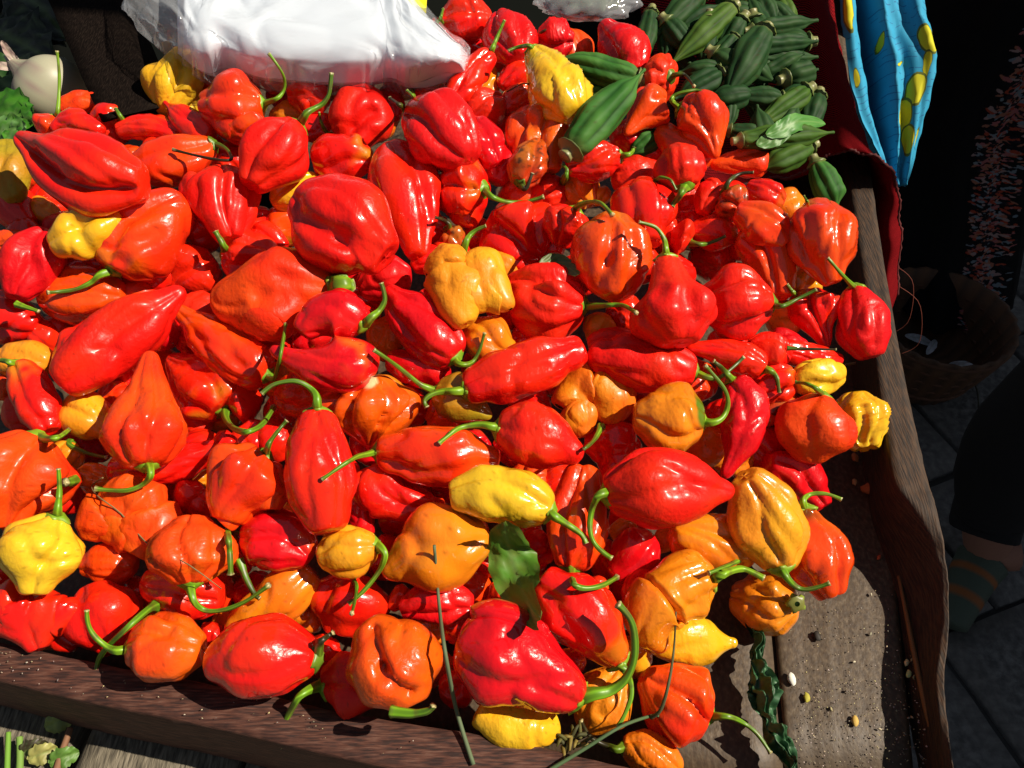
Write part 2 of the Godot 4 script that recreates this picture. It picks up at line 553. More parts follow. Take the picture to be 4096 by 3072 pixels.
func build_setting() -> void:
	# ground far below the tray
	var g = begin()
	grid(g, [[Vector3(-30, -0.012, -30), Vector3(30, -0.012, -30)], [Vector3(-30, -0.012, 30), Vector3(30, -0.012, 30)]], [], false, 0)
	var ground = part("ground", mesh_of(g), mats.joint, self)
	tag(ground, "dark shaded ground of grey paving stones beside the tray", "", "", "structure")
	rng.seed = 21
	var turn = Basis(Vector3.UP, 0.35)
	for i in range(-1, 8):
		for j in range(-6, 4):
			var c = turn * Vector3(i * 0.235 + (0.11 if j % 2 == 0 else 0.0), 0, j * 0.205 - 0.45) + Vector3(0.35, 0, 0)
			var q = []
			for k in [[-1, -1], [1, -1], [1, 1], [-1, 1]]:
				q.append(c + turn * Vector3(k[0] * (0.114 + rng.randf_range(-0.006, 0.003)), rng.randf_range(-0.003, 0.003), k[1] * (0.0995 + rng.randf_range(-0.006, 0.003))))
			part("paving_stone", slab(q, 0.02, 0.004, 5), mats.paving, ground)

	# the table of rough planks that the tray stands on
	var table = thing("market_table", "weathered grey plank table showing under the front of the tray", "table", Vector3(-0.2, 0.64, -0.2))
	var edge = TOP_Y - 0.052
	var ax = Vector3(0.985, 0, 0.17)
	var az = Vector3(-0.14, 0, 0.99)
	var origin = V(-1559, 6480, -1143)
	var spans = [[-0.335, -0.240], [-0.236, -0.142], [-0.138, -0.058], [-0.049, 0.026], [0.030, 0.110], [0.114, 0.20], [0.204, 0.29], [0.294, 0.325]]
	for k in spans.size():
		var s: Array = spans[k]
		var y = edge - 0.0005 - 0.0012 * (k % 3)
		var lift = Vector3(0, y - origin.y, 0)
		var o = origin + lift - table.position
		part("plank", slab([o + ax * s[0] - az * 0.62, o + ax * s[1] - az * 0.62, o + ax * s[1] + az * 0.35, o + ax * s[0] + az * 0.35], 0.022, 0.001, 12), mats.table, table)
	for x in [-0.30, 0.30]:
		for z in [-0.60, 0.20]:
			var lp = begin()
			var p = origin + ax * x + az * z - table.position
			tube(lp, [p + Vector3(0, -0.024, 0), p + Vector3(0, -0.3, 0), p + Vector3(0, -0.64, 0)], 4, 4, func(_t): return 0.03, func(_t): return Color.WHITE, 0)
			part("leg", mesh_of(lp), mats.table, table)

	# the tray: two long boards, two floor boards
	var tray = thing("wooden_tray", "dark worn wooden tray holding the pepper heap", "tray", Vector3(0, 0.648, -0.25))
	var r = tray.position
	var right = []
	for s in [
		[V(2531, 7000, -5548), V(2695, 7000, -5548)], [V(2472, 7000, -5187), V(2644, 7000, -5187)], [V(2347, 7000, -4464), V(2505, 7000, -4464)], [V(2222, 7000, -3738), V(2373, 7000, -3738)], [V(2099, 7000, -3054), V(2261, 7000, -3054)],
		[V(2017, 7000, -2560), V(2191, 7000, -2560)], [V(1988, 7000, -2355), V(2168, 7000, -2346)], [V(2022, 7000, -2248), V(2158, 7000, -2243)], [V(2074, 6970, -2131), V(2148, 6980, -2098)], [V(2114, 6920, -2002), V(2148, 6930, -1971)], [V(2120, 6870, -1864), V(2138, 6880, -1841)], [V(2075, 6850, -1692), V(2092, 6860, -1676)],
		[V(2009, 6840, -1536), V(2031, 6850, -1510)], [V(1946, 6830, -1387), V(1972, 6840, -1362)], [V(1916, 6820, -1245), V(1941, 6830, -1221)], [V(1879, 6820, -1087), V(1893, 6860, -1056)], [V(1842, 6800, -870), V(1866, 6840, -843)], [V(1826, 6800, -714), V(1838, 6830, -675)]]:
		var foot: Vector3 = s[0]
		foot.y = FLOOR_Y - 0.012
		right.append([s[0], s[1], foot, Vector3(s[1].x + 0.002, edge + 0.002, s[1].z)])
	# where the board is hollowed out its foot stays in line with the rest
	var line_a: Vector3 = right[6][2]
	var line_b: Vector3 = V(1883, 6650, -1058)
	for k in range(7, right.size()):
		var z: float = right[k][2].z
		right[k][2].x = line_a.x + (line_b.x - line_a.x) * (z - line_a.z) / (line_b.z - line_a.z)
	for s in right:
		for k in 4: s[k] -= r
	part("right_board", timber(right, 90, 0.0008), mats.board_long, tray)
	var front = []
	for s in [
		[V(-3087, 7000, -1658), V(-3003, 7000, -1496)], [V(-2499, 7000, -1540), V(-2424, 7000, -1365)], [V(-1931, 7000, -1424), V(-1892, 7000, -1244)], [V(-1434, 7000, -1333), V(-1408, 7000, -1153)], [V(-1018, 7000, -1256), V(-1060, 7000, -1081)], [V(-693, 7000, -1186), V(-700, 7000, -1004)], [V(-54, 7000, -1085), V(-105, 7000, -887)],
		[V(466, 7000, -972), V(410, 7000, -774)], [V(1278, 7000, -804), V(1208, 7000, -598)], [V(1761, 6960, -717), V(1716, 6960, -513)]]:
		front.append([s[0] - r, s[1] - r, Vector3(s[0].x, FLOOR_Y - 0.012, s[0].z) - r, Vector3(s[1].x, edge + 0.001, s[1].z) - r])
	part("front_board", timber(front, 90, 0.0007), mats.board_cross, tray)
	var low_y = -35.0
	part("floor_board", slab([V(2413, 6630, -10943) - r, V(3931, 6630, -10943) - r, V(1793, 6630, -946) - r, V(1237, 6630, -946) - r], 0.012, 0.0006, 30), mats.tray_floor, tray)
	part("floor_board", slab([V(-6231, 6610, -7170) - r, V(1922, 6610, -7170) - r, V(1239, 6610, -951) - r, V(-3280, 6610, -1702) - r], 0.012, 0.0006, 30), mats.tray_floor, tray)

	# leaning timber at the upper left
	var post = thing("timber_post", "dark weathered timber leaning behind the yellow pepper at upper left", "timber", V(-2600, 7513, -5033))
	var pr = post.position
	var st = begin()
	var rows = []
	for i in 25:
		var t = i / 24.0
		var row = []
		var l: Vector3 = V(-2605, 7683, -4613).lerp(V(-3792, 7870, -6703), t) - pr
		var rr: Vector3 = V(-2267, 7684, -4770).lerp(V(-3292, 7827, -6808), t) - pr
		for q in [[0.03, 0.0], [0.3, 0.0], [0.6, 0.0], [0.97, 0.0], [1.0, 0.08], [1.0, 0.4], [1.0, 0.95], [0.5, 1.0], [0.0, 0.95], [0.0, 0.4], [0.0, 0.08]]:
			var p: Vector3 = l.lerp(rr, q[0]) - UP_VIEW * 0.03 * q[1] - Vector3(0, 0, 0.01) * q[1]
			row.append(p + UP_VIEW * fine.get_noise_3dv(p * Vector3(240, 60, 60)) * 0.0012)
		rows.append(row)
	rows.push_front(rows[0].map(func(_p): return V(-2452, 7669, -4721) - pr))
	rows.append(rows[-1].map(func(_p): return V(-3574, 7832, -6814) - pr))
	grid(st, rows, [], true, 0)
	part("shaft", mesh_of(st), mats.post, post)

	# the awning of the stall, out of the picture, keeps the okra and the ground in shade
	var lift = -SUN.normalized() / SUN.normalized().y * -1.15
	var aw = thing("stall_awning", "dark canvas awning of the stall above the okra side", "awning", V(2796, 7000, -5455) + lift)
	var a0 = aw.position - lift
	var pane = begin()
	var out = []
	var rim = [V(1056, 7300, -12389) - a0, V(918, 7300, -7163) - a0, V(1159, 7300, -6285) - a0, V(1652, 7250, -5652) - a0, V(1996, 7100, -5128) - a0, V(2216, 7000, -4878) - a0, V(3017, 7000, -4745) - a0, V(3022, 7000, -3496) - a0, V(2610, 7000, -1811) - a0, V(2171, 7000, -281) - a0, V(2171, 7000, -281) - a0 + Vector3(0.25, 0, 0.5)]
	var okra_side = V(2777, 7200, -6787) - a0
	for k in 6:
		for f in 4:
			var p: Vector3 = Vector3(rim[k]).lerp(rim[k + 1], f / 4.0)
			p.y = 0.0
			out.append([p, Vector3(maxf(p.x + 0.01, okra_side.x + 0.004), 0.02, p.z - 0.01)])
	grid(pane, out, [], false, 0)
	var pane2 = begin()
	var back = [V(-6151, 7000, -13515) - a0, V(-4084, 7000, -7720) - a0, V(-3485, 7000, -6621) - a0, V(-3105, 7000, -5890) - a0]
	var far = [V(-11620, 7000, -13515) - a0, V(-6970, 7000, -7720) - a0, V(-5938, 7000, -6621) - a0, V(-5317, 7000, -5957) - a0]
	grid(pane2, [back.map(func(p): return Vector3(p.x, 0, p.z)), far.map(func(p): return Vector3(p.x, 0.05, p.z))], [], false, 0)
	for q in [Vector3(0.62, 0, -2.5), Vector3(3.2, 0, -2.5), Vector3(3.2, 0, 0.9)]:
		var foot = q - aw.position
		part("pole", bar([foot, foot + Vector3(0, 0.95, 0), foot + Vector3(0, 1.86, 0)], 0.02, 0.018, Color(0.2, 0.2, 0.2), 8, 6), mats.matte, aw)
	part("canvas", mesh_of(pane2), flat_mat(Color(0.05, 0.045, 0.04), 0.9), aw)
	grid(pane, [[Vector3(0.53, TOP_Y, -2.6) - a0, Vector3(3.4, TOP_Y + 0.2, -2.6) - a0], [Vector3(0.53, TOP_Y, 1.0) - a0, Vector3(3.4, TOP_Y + 0.2, 1.0) - a0]], [], false, out.size() * 2)
	part("canvas", mesh_of(pane), flat_mat(Color(0.05, 0.045, 0.04), 0.9), aw)


func build_heap() -> void:
	pod("big ribbed red-orange pepper with hooked left tip below the white onion", "R", [[V(-2019, 7839, -3763), V(-2368, 7864, -3833), V(-2791, 7945, -4055), 244, 399, 425, 335, 142]], {"c": 4, "cd": 0.16, "dents": [[V(-2607, 7975, -3868), V(-2319, 7960, -3637), 41, 41], [V(-2319, 7960, -3637), V(-2073, 7938, -3608), 31, 18]]})
	pod("orange-red pepper whose dark stem bends back over its own body", "O", [[V(-1838, 7661, -4394), V(-2058, 7621, -4292), V(-2303, 7597, -4232), 170, 250, 284, 284, 227]], {"c": 3, "cd": 0.1, "dk": 1, "stem": [V(-1838, 7661, -4394), V(-1773, 7689, -4335), V(-1710, 7722, -4250), V(-1653, 7764, -4139), V(-1632, 7773, -4083), V(-1642, 7780, -4058), V(-1678, 7780, -4058), V(-1745, 7768, -4088), V(-1837, 7743, -4149), V(-1941, 7737, -4195), V(-2019, 7743, -4219)]})
	pod("red pepper between the pointed dark red one and the post", "R", [[V(-2117, 7582, -4588), V(-2319, 7608, -4652), V(-2538, 7598, -4626), 119, 163, 178, 163, 119]], {"c": 3, "cd": 0.1})
	pod("orange pepper whose tall straight stem crosses in front of the onion", "O", [[V(-2907, 7664, -4686), V(-2941, 7617, -4633), V(-2976, 7566, -4572), 163, 231, 231, 177, 118]], {"c": 4, "cd": 0.12, "stem": [V(-2907, 7664, -4686), V(-2870, 7721, -4661), V(-2867, 7750, -4701), V(-2869, 7797, -4774), V(-2861, 7863, -4834), V(-2856, 7933, -4885), V(-2856, 7985, -4923)]})
	pod("glossy red pepper tucked behind the big ribbed one near the onion", "R", [[V(-2569, 7653, -4531), V(-2746, 7677, -4592), V(-2890, 7655, -4538), 116, 160, 175, 146, 87]], {"c": 2, "cd": 0.12})
	pod("dull orange pepper lying against the onion and the dark post", "O", [[V(-2948, 7628, -4819), V(-2823, 7652, -4879), V(-2683, 7657, -4892), 121, 145, 151, 127, 91]], {"c": 3, "cd": 0.08})
	pod("small red pepper with short pale stem at the foot of the dark post", "R", [[V(-2517, 7624, -4727), V(-2617, 7635, -4754), V(-2715, 7624, -4727), 135, 179, 179, 150, 90]], {"c": 3, "cd": 0.1, "stem": [V(-2517, 7624, -4727), V(-2491, 7659, -4675), V(-2487, 7688, -4663), V(-2497, 7700, -4675), V(-2508, 7710, -4690), V(-2518, 7716, -4703)]})
	pod("deep red pepper in shade between dark post and lumpy yellow pepper", "R", [[V(-2387, 7582, -4893), V(-2465, 7580, -4886), V(-2550, 7562, -4843), 153, 159, 153, 123, 80]], {"c": 2, "cd": 0.1})
	pod("lumpy yellow pepper half under the left end of the plastic bag", "Y", [[V(-2156, 7799, -5261), V(-2197, 7707, -5022), V(-2264, 7614, -4786), 230, 282, 367, 361, 202]], {"c": 5, "cd": 0.13, "lump": 0.12})
	pod("dark red pepper with sharp upturned point beside the lumpy yellow one", "R", [[V(-1896, 7609, -4532), V(-2067, 7657, -4653), V(-2238, 7713, -4795), 183, 189, 171, 130, 41]], {"c": 2, "cd": 0.08})
	pod("plump orange-red pepper with curled stem just below the bag", "O", [[V(-1564, 7768, -4670), V(-1746, 7765, -4660), V(-1935, 7765, -4660), 260, 370, 382, 341, 243], [V(-1531, 7723, -4551), V(-1626, 7703, -4500), V(-1753, 7694, -4478), 130, 159, 159, 139, 87]], {"c": 4, "cd": 0.12, "stem": [V(-1564, 7768, -4670), V(-1497, 7813, -4629), V(-1449, 7843, -4610), V(-1428, 7847, -4649), V(-1409, 7871, -4674), V(-1399, 7914, -4684), V(-1399, 7974, -4676), V(-1429, 8036, -4689), V(-1468, 8073, -4724)]})
	pod("large lobed red pepper with thick S-shaped stem below the bag", "R", [[V(-1262, 7850, -4300), V(-1389, 7785, -4125), V(-1506, 7705, -3915), 257, 373, 405, 346, 216]], {"c": 4, "cd": 0.13, "st": 1.4, "stem": [V(-1262, 7850, -4300), V(-1219, 7911, -4279), V(-1187, 7953, -4277), V(-1155, 7947, -4328), V(-1116, 7954, -4358), V(-1088, 7977, -4372), V(-1068, 8006, -4392), V(-1056, 8055, -4428), V(-1049, 8098, -4460)]})
	pod("broad red pepper with dimpled front beside the S-stemmed pepper", "R", [[V(-849, 7626, -4260), V(-1039, 7636, -4285), V(-1224, 7629, -4266), 198, 277, 288, 277, 214]], {"c": 3, "cd": 0.1, "dents": [[V(-1092, 7674, -4146), V(-991, 7602, -4131), 45, 20]]})
	pod("yellow pepper peeking out above the biggest round red one", "Y", [[V(-1184, 7529, -4218), V(-1320, 7499, -4146), V(-1458, 7459, -4048), 142, 204, 227, 215, 147]], {"c": 5, "cd": 0.14, "lump": 0.1})
	pod("biggest round red pepper with deep curved fold across its front", "R", [[V(-1143, 7849, -3626), V(-914, 7789, -3466), V(-650, 7716, -3273), 320, 443, 492, 443, 308]], {"c": 3, "cd": 0.08, "dents": [[V(-1111, 7902, -3382), V(-876, 7903, -3234), 44, 39], [V(-876, 7903, -3234), V(-738, 7846, -3178), 49, 34], [V(-917, 7992, -3381), V(-843, 7980, -3340), 37, 15], [V(-714, 7916, -3255), V(-680, 7880, -3226), 39, 17]]})
	pod("long smooth red pepper standing upright right of the biggest round one", "R", [[V(-730, 7707, -4295), V(-618, 7583, -3977), V(-533, 7426, -3590), 273, 377, 382, 306, 164]], {"c": 3, "cd": 0.11, "dents": [[V(-507, 7700, -3886), V(-479, 7605, -3755), 33, 22]]})
	pod("large crimson ribbed pepper with dark stub stem below the bag", "C", [[V(-620, 7892, -4366), V(-424, 7846, -4243), V(-236, 7774, -4049), 271, 375, 407, 366, 250]], {"c": 5, "cd": 0.12, "dk": 1, "stem": [V(-620, 7892, -4366), V(-640, 7950, -4342), V(-653, 7994, -4291), V(-678, 7979, -4340), V(-704, 7968, -4386), V(-720, 7967, -4407)]})
	pod("knobbly crimson pepper at the right shoulder of the large crimson one", "C", [[V(-292, 7720, -4555), V(-189, 7667, -4419), V(-88, 7598, -4244), 171, 251, 280, 251, 149]], {"c": 5, "cd": 0.16, "lump": 0.12})
	pod("crimson pepper ending in a sharp point aimed up to the right", "C", [[V(-109, 7505, -4217), V(-52, 7561, -4354), V(6, 7621, -4504), 150, 173, 150, 110, 35]], {"c": 2, "cd": 0.08})
	pod("red pepper with folded lobes and green stem curving to the right", "R", [[V(-165, 7593, -4038), V(-295, 7555, -4071), V(-472, 7512, -4092), 306, 378, 367, 323, 223]], {"c": 5, "cd": 0.15, "st": 1.3, "stem": [V(-165, 7593, -4038), V(-149, 7617, -3974), V(-118, 7652, -3885), V(-74, 7619, -3897), V(-22, 7586, -3920), V(36, 7575, -3932), V(92, 7585, -3930), V(147, 7601, -3931), V(187, 7616, -3933)]})
	pod("narrow red pepper slanting down from the right corner of the bag", "R", [[V(-139, 7869, -5105), V(-280, 7793, -4902), V(-415, 7715, -4699), 149, 173, 185, 179, 119]], {"c": 3, "cd": 0.1, "stem": [V(-139, 7869, -5105), V(-125, 7923, -5076), V(-111, 7932, -5130), V(-92, 7959, -5168), V(-67, 8003, -5199), V(-48, 8036, -5222)]})
	pod("red pepper with pale scarred edge below the slanting narrow one", "R", [[V(-60, 7693, -4865), V(-183, 7662, -4786), V(-309, 7623, -4687), 165, 227, 257, 227, 150]], {"c": 3, "cd": 0.12})
	pod("orange pepper half hidden under the lower edge of the bag", "O", [[V(-677, 7696, -5012), V(-553, 7683, -4978), V(-429, 7656, -4910), 153, 208, 232, 189, 128]], {"c": 3, "cd": 0.1, "stem": [V(-677, 7696, -5012), V(-606, 7826, -4642), V(-572, 8030, -4324), V(-585, 8024, -4355), V(-602, 8011, -4396), V(-614, 8004, -4421)]})
	pod("red pepper with two swollen lobes directly below the bag", "R", [[V(-897, 7755, -4855), V(-959, 7678, -4657), V(-990, 7603, -4466), 265, 359, 376, 347, 247]], {"c": 3, "cd": 0.1, "dents": [[V(-1052, 7696, -4451), V(-873, 7793, -4551), 47, 59]]})
	pod("glossy red pepper under the bag behind the thick S-shaped stem", "R", [[V(-1202, 7680, -4815), V(-1318, 7702, -4872), V(-1457, 7706, -4882), 180, 246, 258, 216, 132]], {"c": 3, "cd": 0.1})
	pod("red pepper in the gap below the bag carrying a thin bent stem", "R", [[V(-1188, 7526, -4684), V(-1290, 7552, -4750), V(-1400, 7570, -4793), 182, 212, 212, 182, 121]], {"c": 3, "cd": 0.1, "st": 0.7, "stem": [V(-1188, 7526, -4684), V(-1206, 7589, -4666), V(-1215, 7628, -4663), V(-1226, 7648, -4684), V(-1226, 7681, -4684), V(-1226, 7703, -4687)]})
	pod("crimson pepper seen between two-lobed red pepper and large crimson one", "C", [[V(-855, 7663, -5012), V(-807, 7623, -4910), V(-771, 7579, -4800), 153, 168, 168, 153, 110]], {"c": 2, "cd": 0.1})
	pod("dark glossy red pepper at the top edge right of the bag", "R", [[V(-487, 7816, -5610), V(-317, 7826, -5637), V(-132, 7826, -5637), 233, 284, 297, 278, 174]], {"c": 3, "cd": 0.13, "stem": [V(-487, 7816, -5610), V(-484, 7923, -5467), V(-461, 8030, -5286), V(-466, 7986, -5412), V(-470, 7954, -5514), V(-472, 7930, -5589)]})
	pod("wrinkled crimson pepper behind the slanting narrow red one", "C", [[V(43, 7780, -5199), V(-19, 7845, -5371), V(-89, 7915, -5555), 250, 306, 313, 275, 188]], {"c": 4, "cd": 0.14, "wr": 0.05})
	pod("wrinkled crimson pepper with thin dark stem under the herb bag", "C", [[V(172, 7794, -5458), V(299, 7788, -5444), V(425, 7783, -5429), 191, 242, 254, 242, 178]], {"c": 5, "cd": 0.14, "wr": 0.06, "st": 0.6, "dk": 1, "stem": [V(172, 7794, -5458), V(186, 7841, -5422), V(215, 7883, -5380), V(247, 7894, -5392), V(283, 7900, -5408), V(309, 7903, -5423)]})
	pod("long wrinkled yellow pepper lying beside the bright green okra", "Y", [[V(128, 7982, -4929), V(246, 7906, -4721), V(400, 7810, -4463), 160, 246, 309, 355, 275]], {"c": 5, "cd": 0.12, "wr": 0.07, "stem": [V(128, 7982, -4929), V(123, 8023, -4884), V(103, 8048, -4867), V(66, 8024, -4906), V(26, 8009, -4917), V(-3, 8005, -4904), V(-23, 8001, -4892)]})
	pod("dark red pepper left of the long wrinkled yellow one", "R", [[V(139, 7695, -5250), V(28, 7668, -5179), V(-81, 7636, -5099), 157, 188, 188, 172, 125]], {"c": 2, "cd": 0.1})
	pod("shiny red-orange pepper with thin dark stem left of the yellow one", "O", [[V(140, 7696, -4973), V(36, 7670, -4905), V(-69, 7635, -4818), 127, 158, 170, 152, 103]], {"c": 2, "cd": 0.1, "st": 0.5, "dk": 1, "stem": [V(140, 7696, -4973), V(118, 7810, -4814), V(89, 7933, -4628), V(55, 7872, -4725), V(6, 7810, -4784), V(-33, 7763, -4824)]})
	pod("tall crimson wrinkled pepper standing against the okra heap", "C", [[V(619, 7884, -5500), V(745, 7805, -5292), V(837, 7733, -5104), 137, 243, 299, 280, 187]], {"c": 4, "cd": 0.13, "wr": 0.05})
	pod("small round orange-red pepper with hooked stem among the okra", "O", [[V(1032, 7794, -4956), V(960, 7751, -5015), V(868, 7706, -5071), 237, 274, 267, 231, 152]], {"c": 7, "cd": 0.1, "dk": 1, "stem": [V(1032, 7794, -4956), V(1058, 7833, -4910), V(1088, 7844, -4896), V(1105, 7843, -4882), V(1114, 7852, -4837), V(1122, 7866, -4760), V(1120, 7895, -4663)]})
	pod("orange-red pepper right of the bright green okra", "O", [[V(964, 7761, -4698), V(862, 7744, -4652), V(702, 7674, -4473), 203, 267, 250, 168, 87]], {"c": 3, "cd": 0.13})
	pod("orange-red tapered pepper with green stem arching left beside okra", "O", [[V(1051, 7775, -4622), V(1180, 7731, -4507), V(1238, 7641, -4277), 240, 331, 320, 223, 109]], {"c": 4, "cd": 0.14, "stem": [V(1051, 7775, -4622), V(1001, 7825, -4588), V(973, 7861, -4564), V(988, 7871, -4585), V(1016, 7893, -4583), V(1065, 7908, -4582), V(1119, 7908, -4595), V(1152, 7910, -4577), V(1174, 7908, -4563)]})
	pod("bright red pepper with stem to the right below the striped okra", "R", [[V(658, 7655, -4276), V(494, 7643, -4246), V(330, 7626, -4204), 174, 241, 258, 230, 146]], {"c": 3, "cd": 0.13, "stem": [V(658, 7655, -4276), V(674, 7694, -4230), V(699, 7707, -4221), V(722, 7692, -4264), V(734, 7696, -4292), V(739, 7707, -4300)]})
	pod("three-lobed orange pepper left of the bright green okra", "T", [[V(173, 7720, -4691), V(171, 7640, -4485), V(217, 7544, -4244), 301, 364, 364, 324, 231]], {"c": 4, "cd": 0.15, "dents": [[V(124, 7787, -4459), V(151, 7703, -4292), 35, 35]]})
	pod("rotting brown-orange pepper with fuzzy green calyx and dark stem", "B", [[V(50, 7602, -4072), V(109, 7658, -4215), V(175, 7711, -4352), 195, 240, 240, 195, 117]], {"c": 4, "cd": 0.12, "wr": 0.03, "dk": 1, "stem": [V(50, 7602, -4072), V(63, 7629, -4011), V(75, 7634, -3981), V(89, 7646, -3987), V(106, 7681, -4012), V(119, 7704, -4039)]})
	pod("lumpy orange pepper behind the two green stems mid heap", "N", [[V(311, 7440, -4340), V(406, 7414, -4279), V(490, 7371, -4176), 175, 233, 245, 216, 146]], {"c": 5, "cd": 0.15, "lump": 0.1})
	pod("red pepper with upright pale calyx right of the rotting one", "R", [[V(312, 7462, -4261), V(231, 7441, -4210), V(126, 7408, -4129), 184, 219, 225, 202, 121]], {"c": 5, "cd": 0.1, "st": 1.2, "stem": [V(312, 7462, -4261), V(317, 7543, -4191), V(320, 7637, -4101), V(325, 7657, -4109), V(325, 7671, -4122), V(314, 7676, -4140), V(304, 7677, -4156)]})
	pod("golden pepper sliver deep between red peppers right of the orange lumpy one", "G", [[V(603, 7404, -4293), V(560, 7384, -4244), V(518, 7361, -4189), 93, 111, 111, 93, 64]], {"c": 3, "cd": 0.1})
	pod("red pepper with thick green stem arched over to the right", "R", [[V(366, 7598, -3823), V(319, 7535, -3759), V(273, 7458, -3666), 246, 289, 278, 236, 161]], {"c": 5, "cd": 0.12, "st": 1.4, "stem": [V(366, 7598, -3823), V(370, 7645, -3786), V(380, 7700, -3743), V(405, 7729, -3723), V(433, 7771, -3680), V(455, 7823, -3612), V(479, 7853, -3557), V(505, 7865, -3493), V(526, 7862, -3452)]})
	pod("red two-lobed pepper behind the large round stemless one", "R", [[V(788, 7618, -4072), V(778, 7546, -3893), V(789, 7467, -3696), 250, 332, 348, 332, 250]], {"c": 3, "cd": 0.13, "st": 0.8, "stem": [V(788, 7618, -4072), V(834, 7669, -4015), V(845, 7741, -3944), V(871, 7762, -3913), V(898, 7767, -3887), V(916, 7751, -3861), V(929, 7732, -3843)]})
	pod("large round orange-red pepper with deep vertical groove and hollow side", "O", [[V(577, 7713, -3628), V(550, 7626, -3405), V(589, 7531, -3163), 276, 401, 416, 366, 246]], {"c": 3, "cd": 0.1, "dents": [[V(540, 7830, -3435), V(494, 7745, -3240), 35, 38], [V(494, 7745, -3240), V(467, 7668, -3165), 35, 25], [V(628, 7780, -3345), V(692, 7700, -3291), 50, 30]]})
	pod("bell-shaped red pepper with narrow neck and stem curving up left", "R", [[V(796, 7743, -3253), V(816, 7651, -3012), V(844, 7568, -2800), 151, 227, 392, 406, 293]], {"c": 4, "cd": 0.1, "dents": [[V(873, 7809, -2964), V(885, 7756, -2825), 42, 24], [V(762, 7829, -3008), V(720, 7798, -2909), 28, 17]], "stem": [V(796, 7743, -3253), V(788, 7809, -3239), V(788, 7818, -3293), V(770, 7842, -3326), V(739, 7870, -3344), V(691, 7888, -3349), V(650, 7900, -3349)]})
	pod("glossy ribbed red pepper with stem pointing right near the tray board", "R", [[V(1389, 7510, -3156), V(1214, 7495, -3171), V(1029, 7469, -3197), 228, 353, 387, 372, 273]], {"c": 6, "cd": 0.11, "dk": 0.5, "stem": [V(1389, 7510, -3156), V(1391, 7543, -3103), V(1407, 7579, -3065), V(1458, 7556, -3109), V(1507, 7555, -3141), V(1563, 7574, -3161), V(1605, 7597, -3171)]})
	pod("pinkish red pepper whose dark-tipped stem points right mid heap", "R", [[V(1044, 7413, -3764), V(996, 7423, -3786), V(937, 7427, -3797), 197, 230, 230, 175, 120]], {"c": 4, "cd": 0.12, "dk": 0.6, "stem": [V(1044, 7413, -3764), V(1059, 7449, -3712), V(1088, 7468, -3683), V(1127, 7448, -3710), V(1162, 7448, -3723), V(1207, 7464, -3733), V(1244, 7476, -3747)]})
	pod("shaded red pepper behind the dark-tipped stem", "R", [[V(1339, 7407, -3822), V(1198, 7419, -3849), V(1055, 7424, -3861), 144, 199, 204, 171, 116]], {"c": 3, "cd": 0.1})
	pod("shadowed red pepper below the small bright red one", "R", [[V(632, 7501, -4190), V(761, 7528, -4256), V(913, 7550, -4311), 177, 235, 235, 206, 126]], {"c": 3, "cd": 0.1})
	pod("red pepper with fat green calyx pointing down to the heap centre", "R", [[V(1006, 7670, -3953), V(987, 7714, -4066), V(956, 7767, -4206), 228, 288, 288, 261, 190]], {"c": 4, "cd": 0.12, "st": 1.5, "stem": [V(1006, 7670, -3953), V(982, 7697, -3892), V(960, 7724, -3828), V(949, 7701, -3822), V(934, 7660, -3829), V(919, 7639, -3821)]})
	pod("orange-red pepper lying across the slope below the okra", "O", [[V(1243, 7549, -4361), V(1082, 7591, -4467), V(915, 7642, -4595), 146, 192, 210, 198, 151]], {"c": 3, "cd": 0.12})
	pod("crumpled orange-red pepper touching the burgundy sack cloth", "O", [[V(1606, 7537, -4428), V(1436, 7532, -4386), V(1242, 7528, -4372), 209, 221, 180, 145, 87]], {"c": 3, "cd": 0.16, "lump": 0.1})
	pod("small folded red pepper left of the spotted blemished one", "R", [[V(1239, 7584, -4096), V(1177, 7553, -4016), V(1130, 7509, -3909), 144, 171, 171, 144, 94]], {"c": 4, "cd": 0.16})
	pod("blemished red pepper with dark spots and dried black calyx", "B", [[V(1244, 7605, -3978), V(1288, 7585, -3929), V(1347, 7553, -3854), 152, 196, 206, 174, 114]], {"c": 5, "cd": 0.15, "lump": 0.08, "dk": 1, "stem": [V(1244, 7605, -3978), V(1243, 7665, -3957), V(1260, 7697, -3973), V(1299, 7695, -4018), V(1337, 7702, -4038), V(1377, 7711, -4034), V(1408, 7716, -4028)]})
	pod("smooth red pepper right of the spotted blemished one", "R", [[V(1625, 7519, -4002), V(1514, 7550, -4042), V(1407, 7582, -4098), 172, 216, 216, 183, 117]], {"c": 3, "cd": 0.1})
	pod("lumpy orange-red pepper below the smooth one near the right board", "O", [[V(1279, 7622, -3796), V(1412, 7587, -3728), V(1556, 7523, -3618), 137, 201, 254, 243, 164]], {"c": 3, "cd": 0.14, "dents": [[V(1379, 7678, -3663), V(1454, 7633, -3598), 42, 21]]})
	pod("tall three-lobed orange-red pepper leaning on the right tray board", "O", [[V(1753, 7654, -3818), V(1743, 7560, -3586), V(1783, 7451, -3359), 282, 370, 370, 308, 156]], {"c": 4, "cd": 0.15, "st": 0.6, "dents": [[V(1620, 7732, -3596), V(1648, 7611, -3392), 31, 34]], "stem": [V(1753, 7654, -3818), V(1668, 7706, -3763), V(1625, 7773, -3689), V(1625, 7769, -3710), V(1623, 7768, -3726), V(1623, 7765, -3741)]})
	pod("lobed orange-red pepper left of the golden one near the board", "O", [[V(1310, 7477, -3738), V(1490, 7412, -3618), V(1522, 7311, -3393), 176, 246, 262, 240, 166]], {"c": 4, "cd": 0.15})
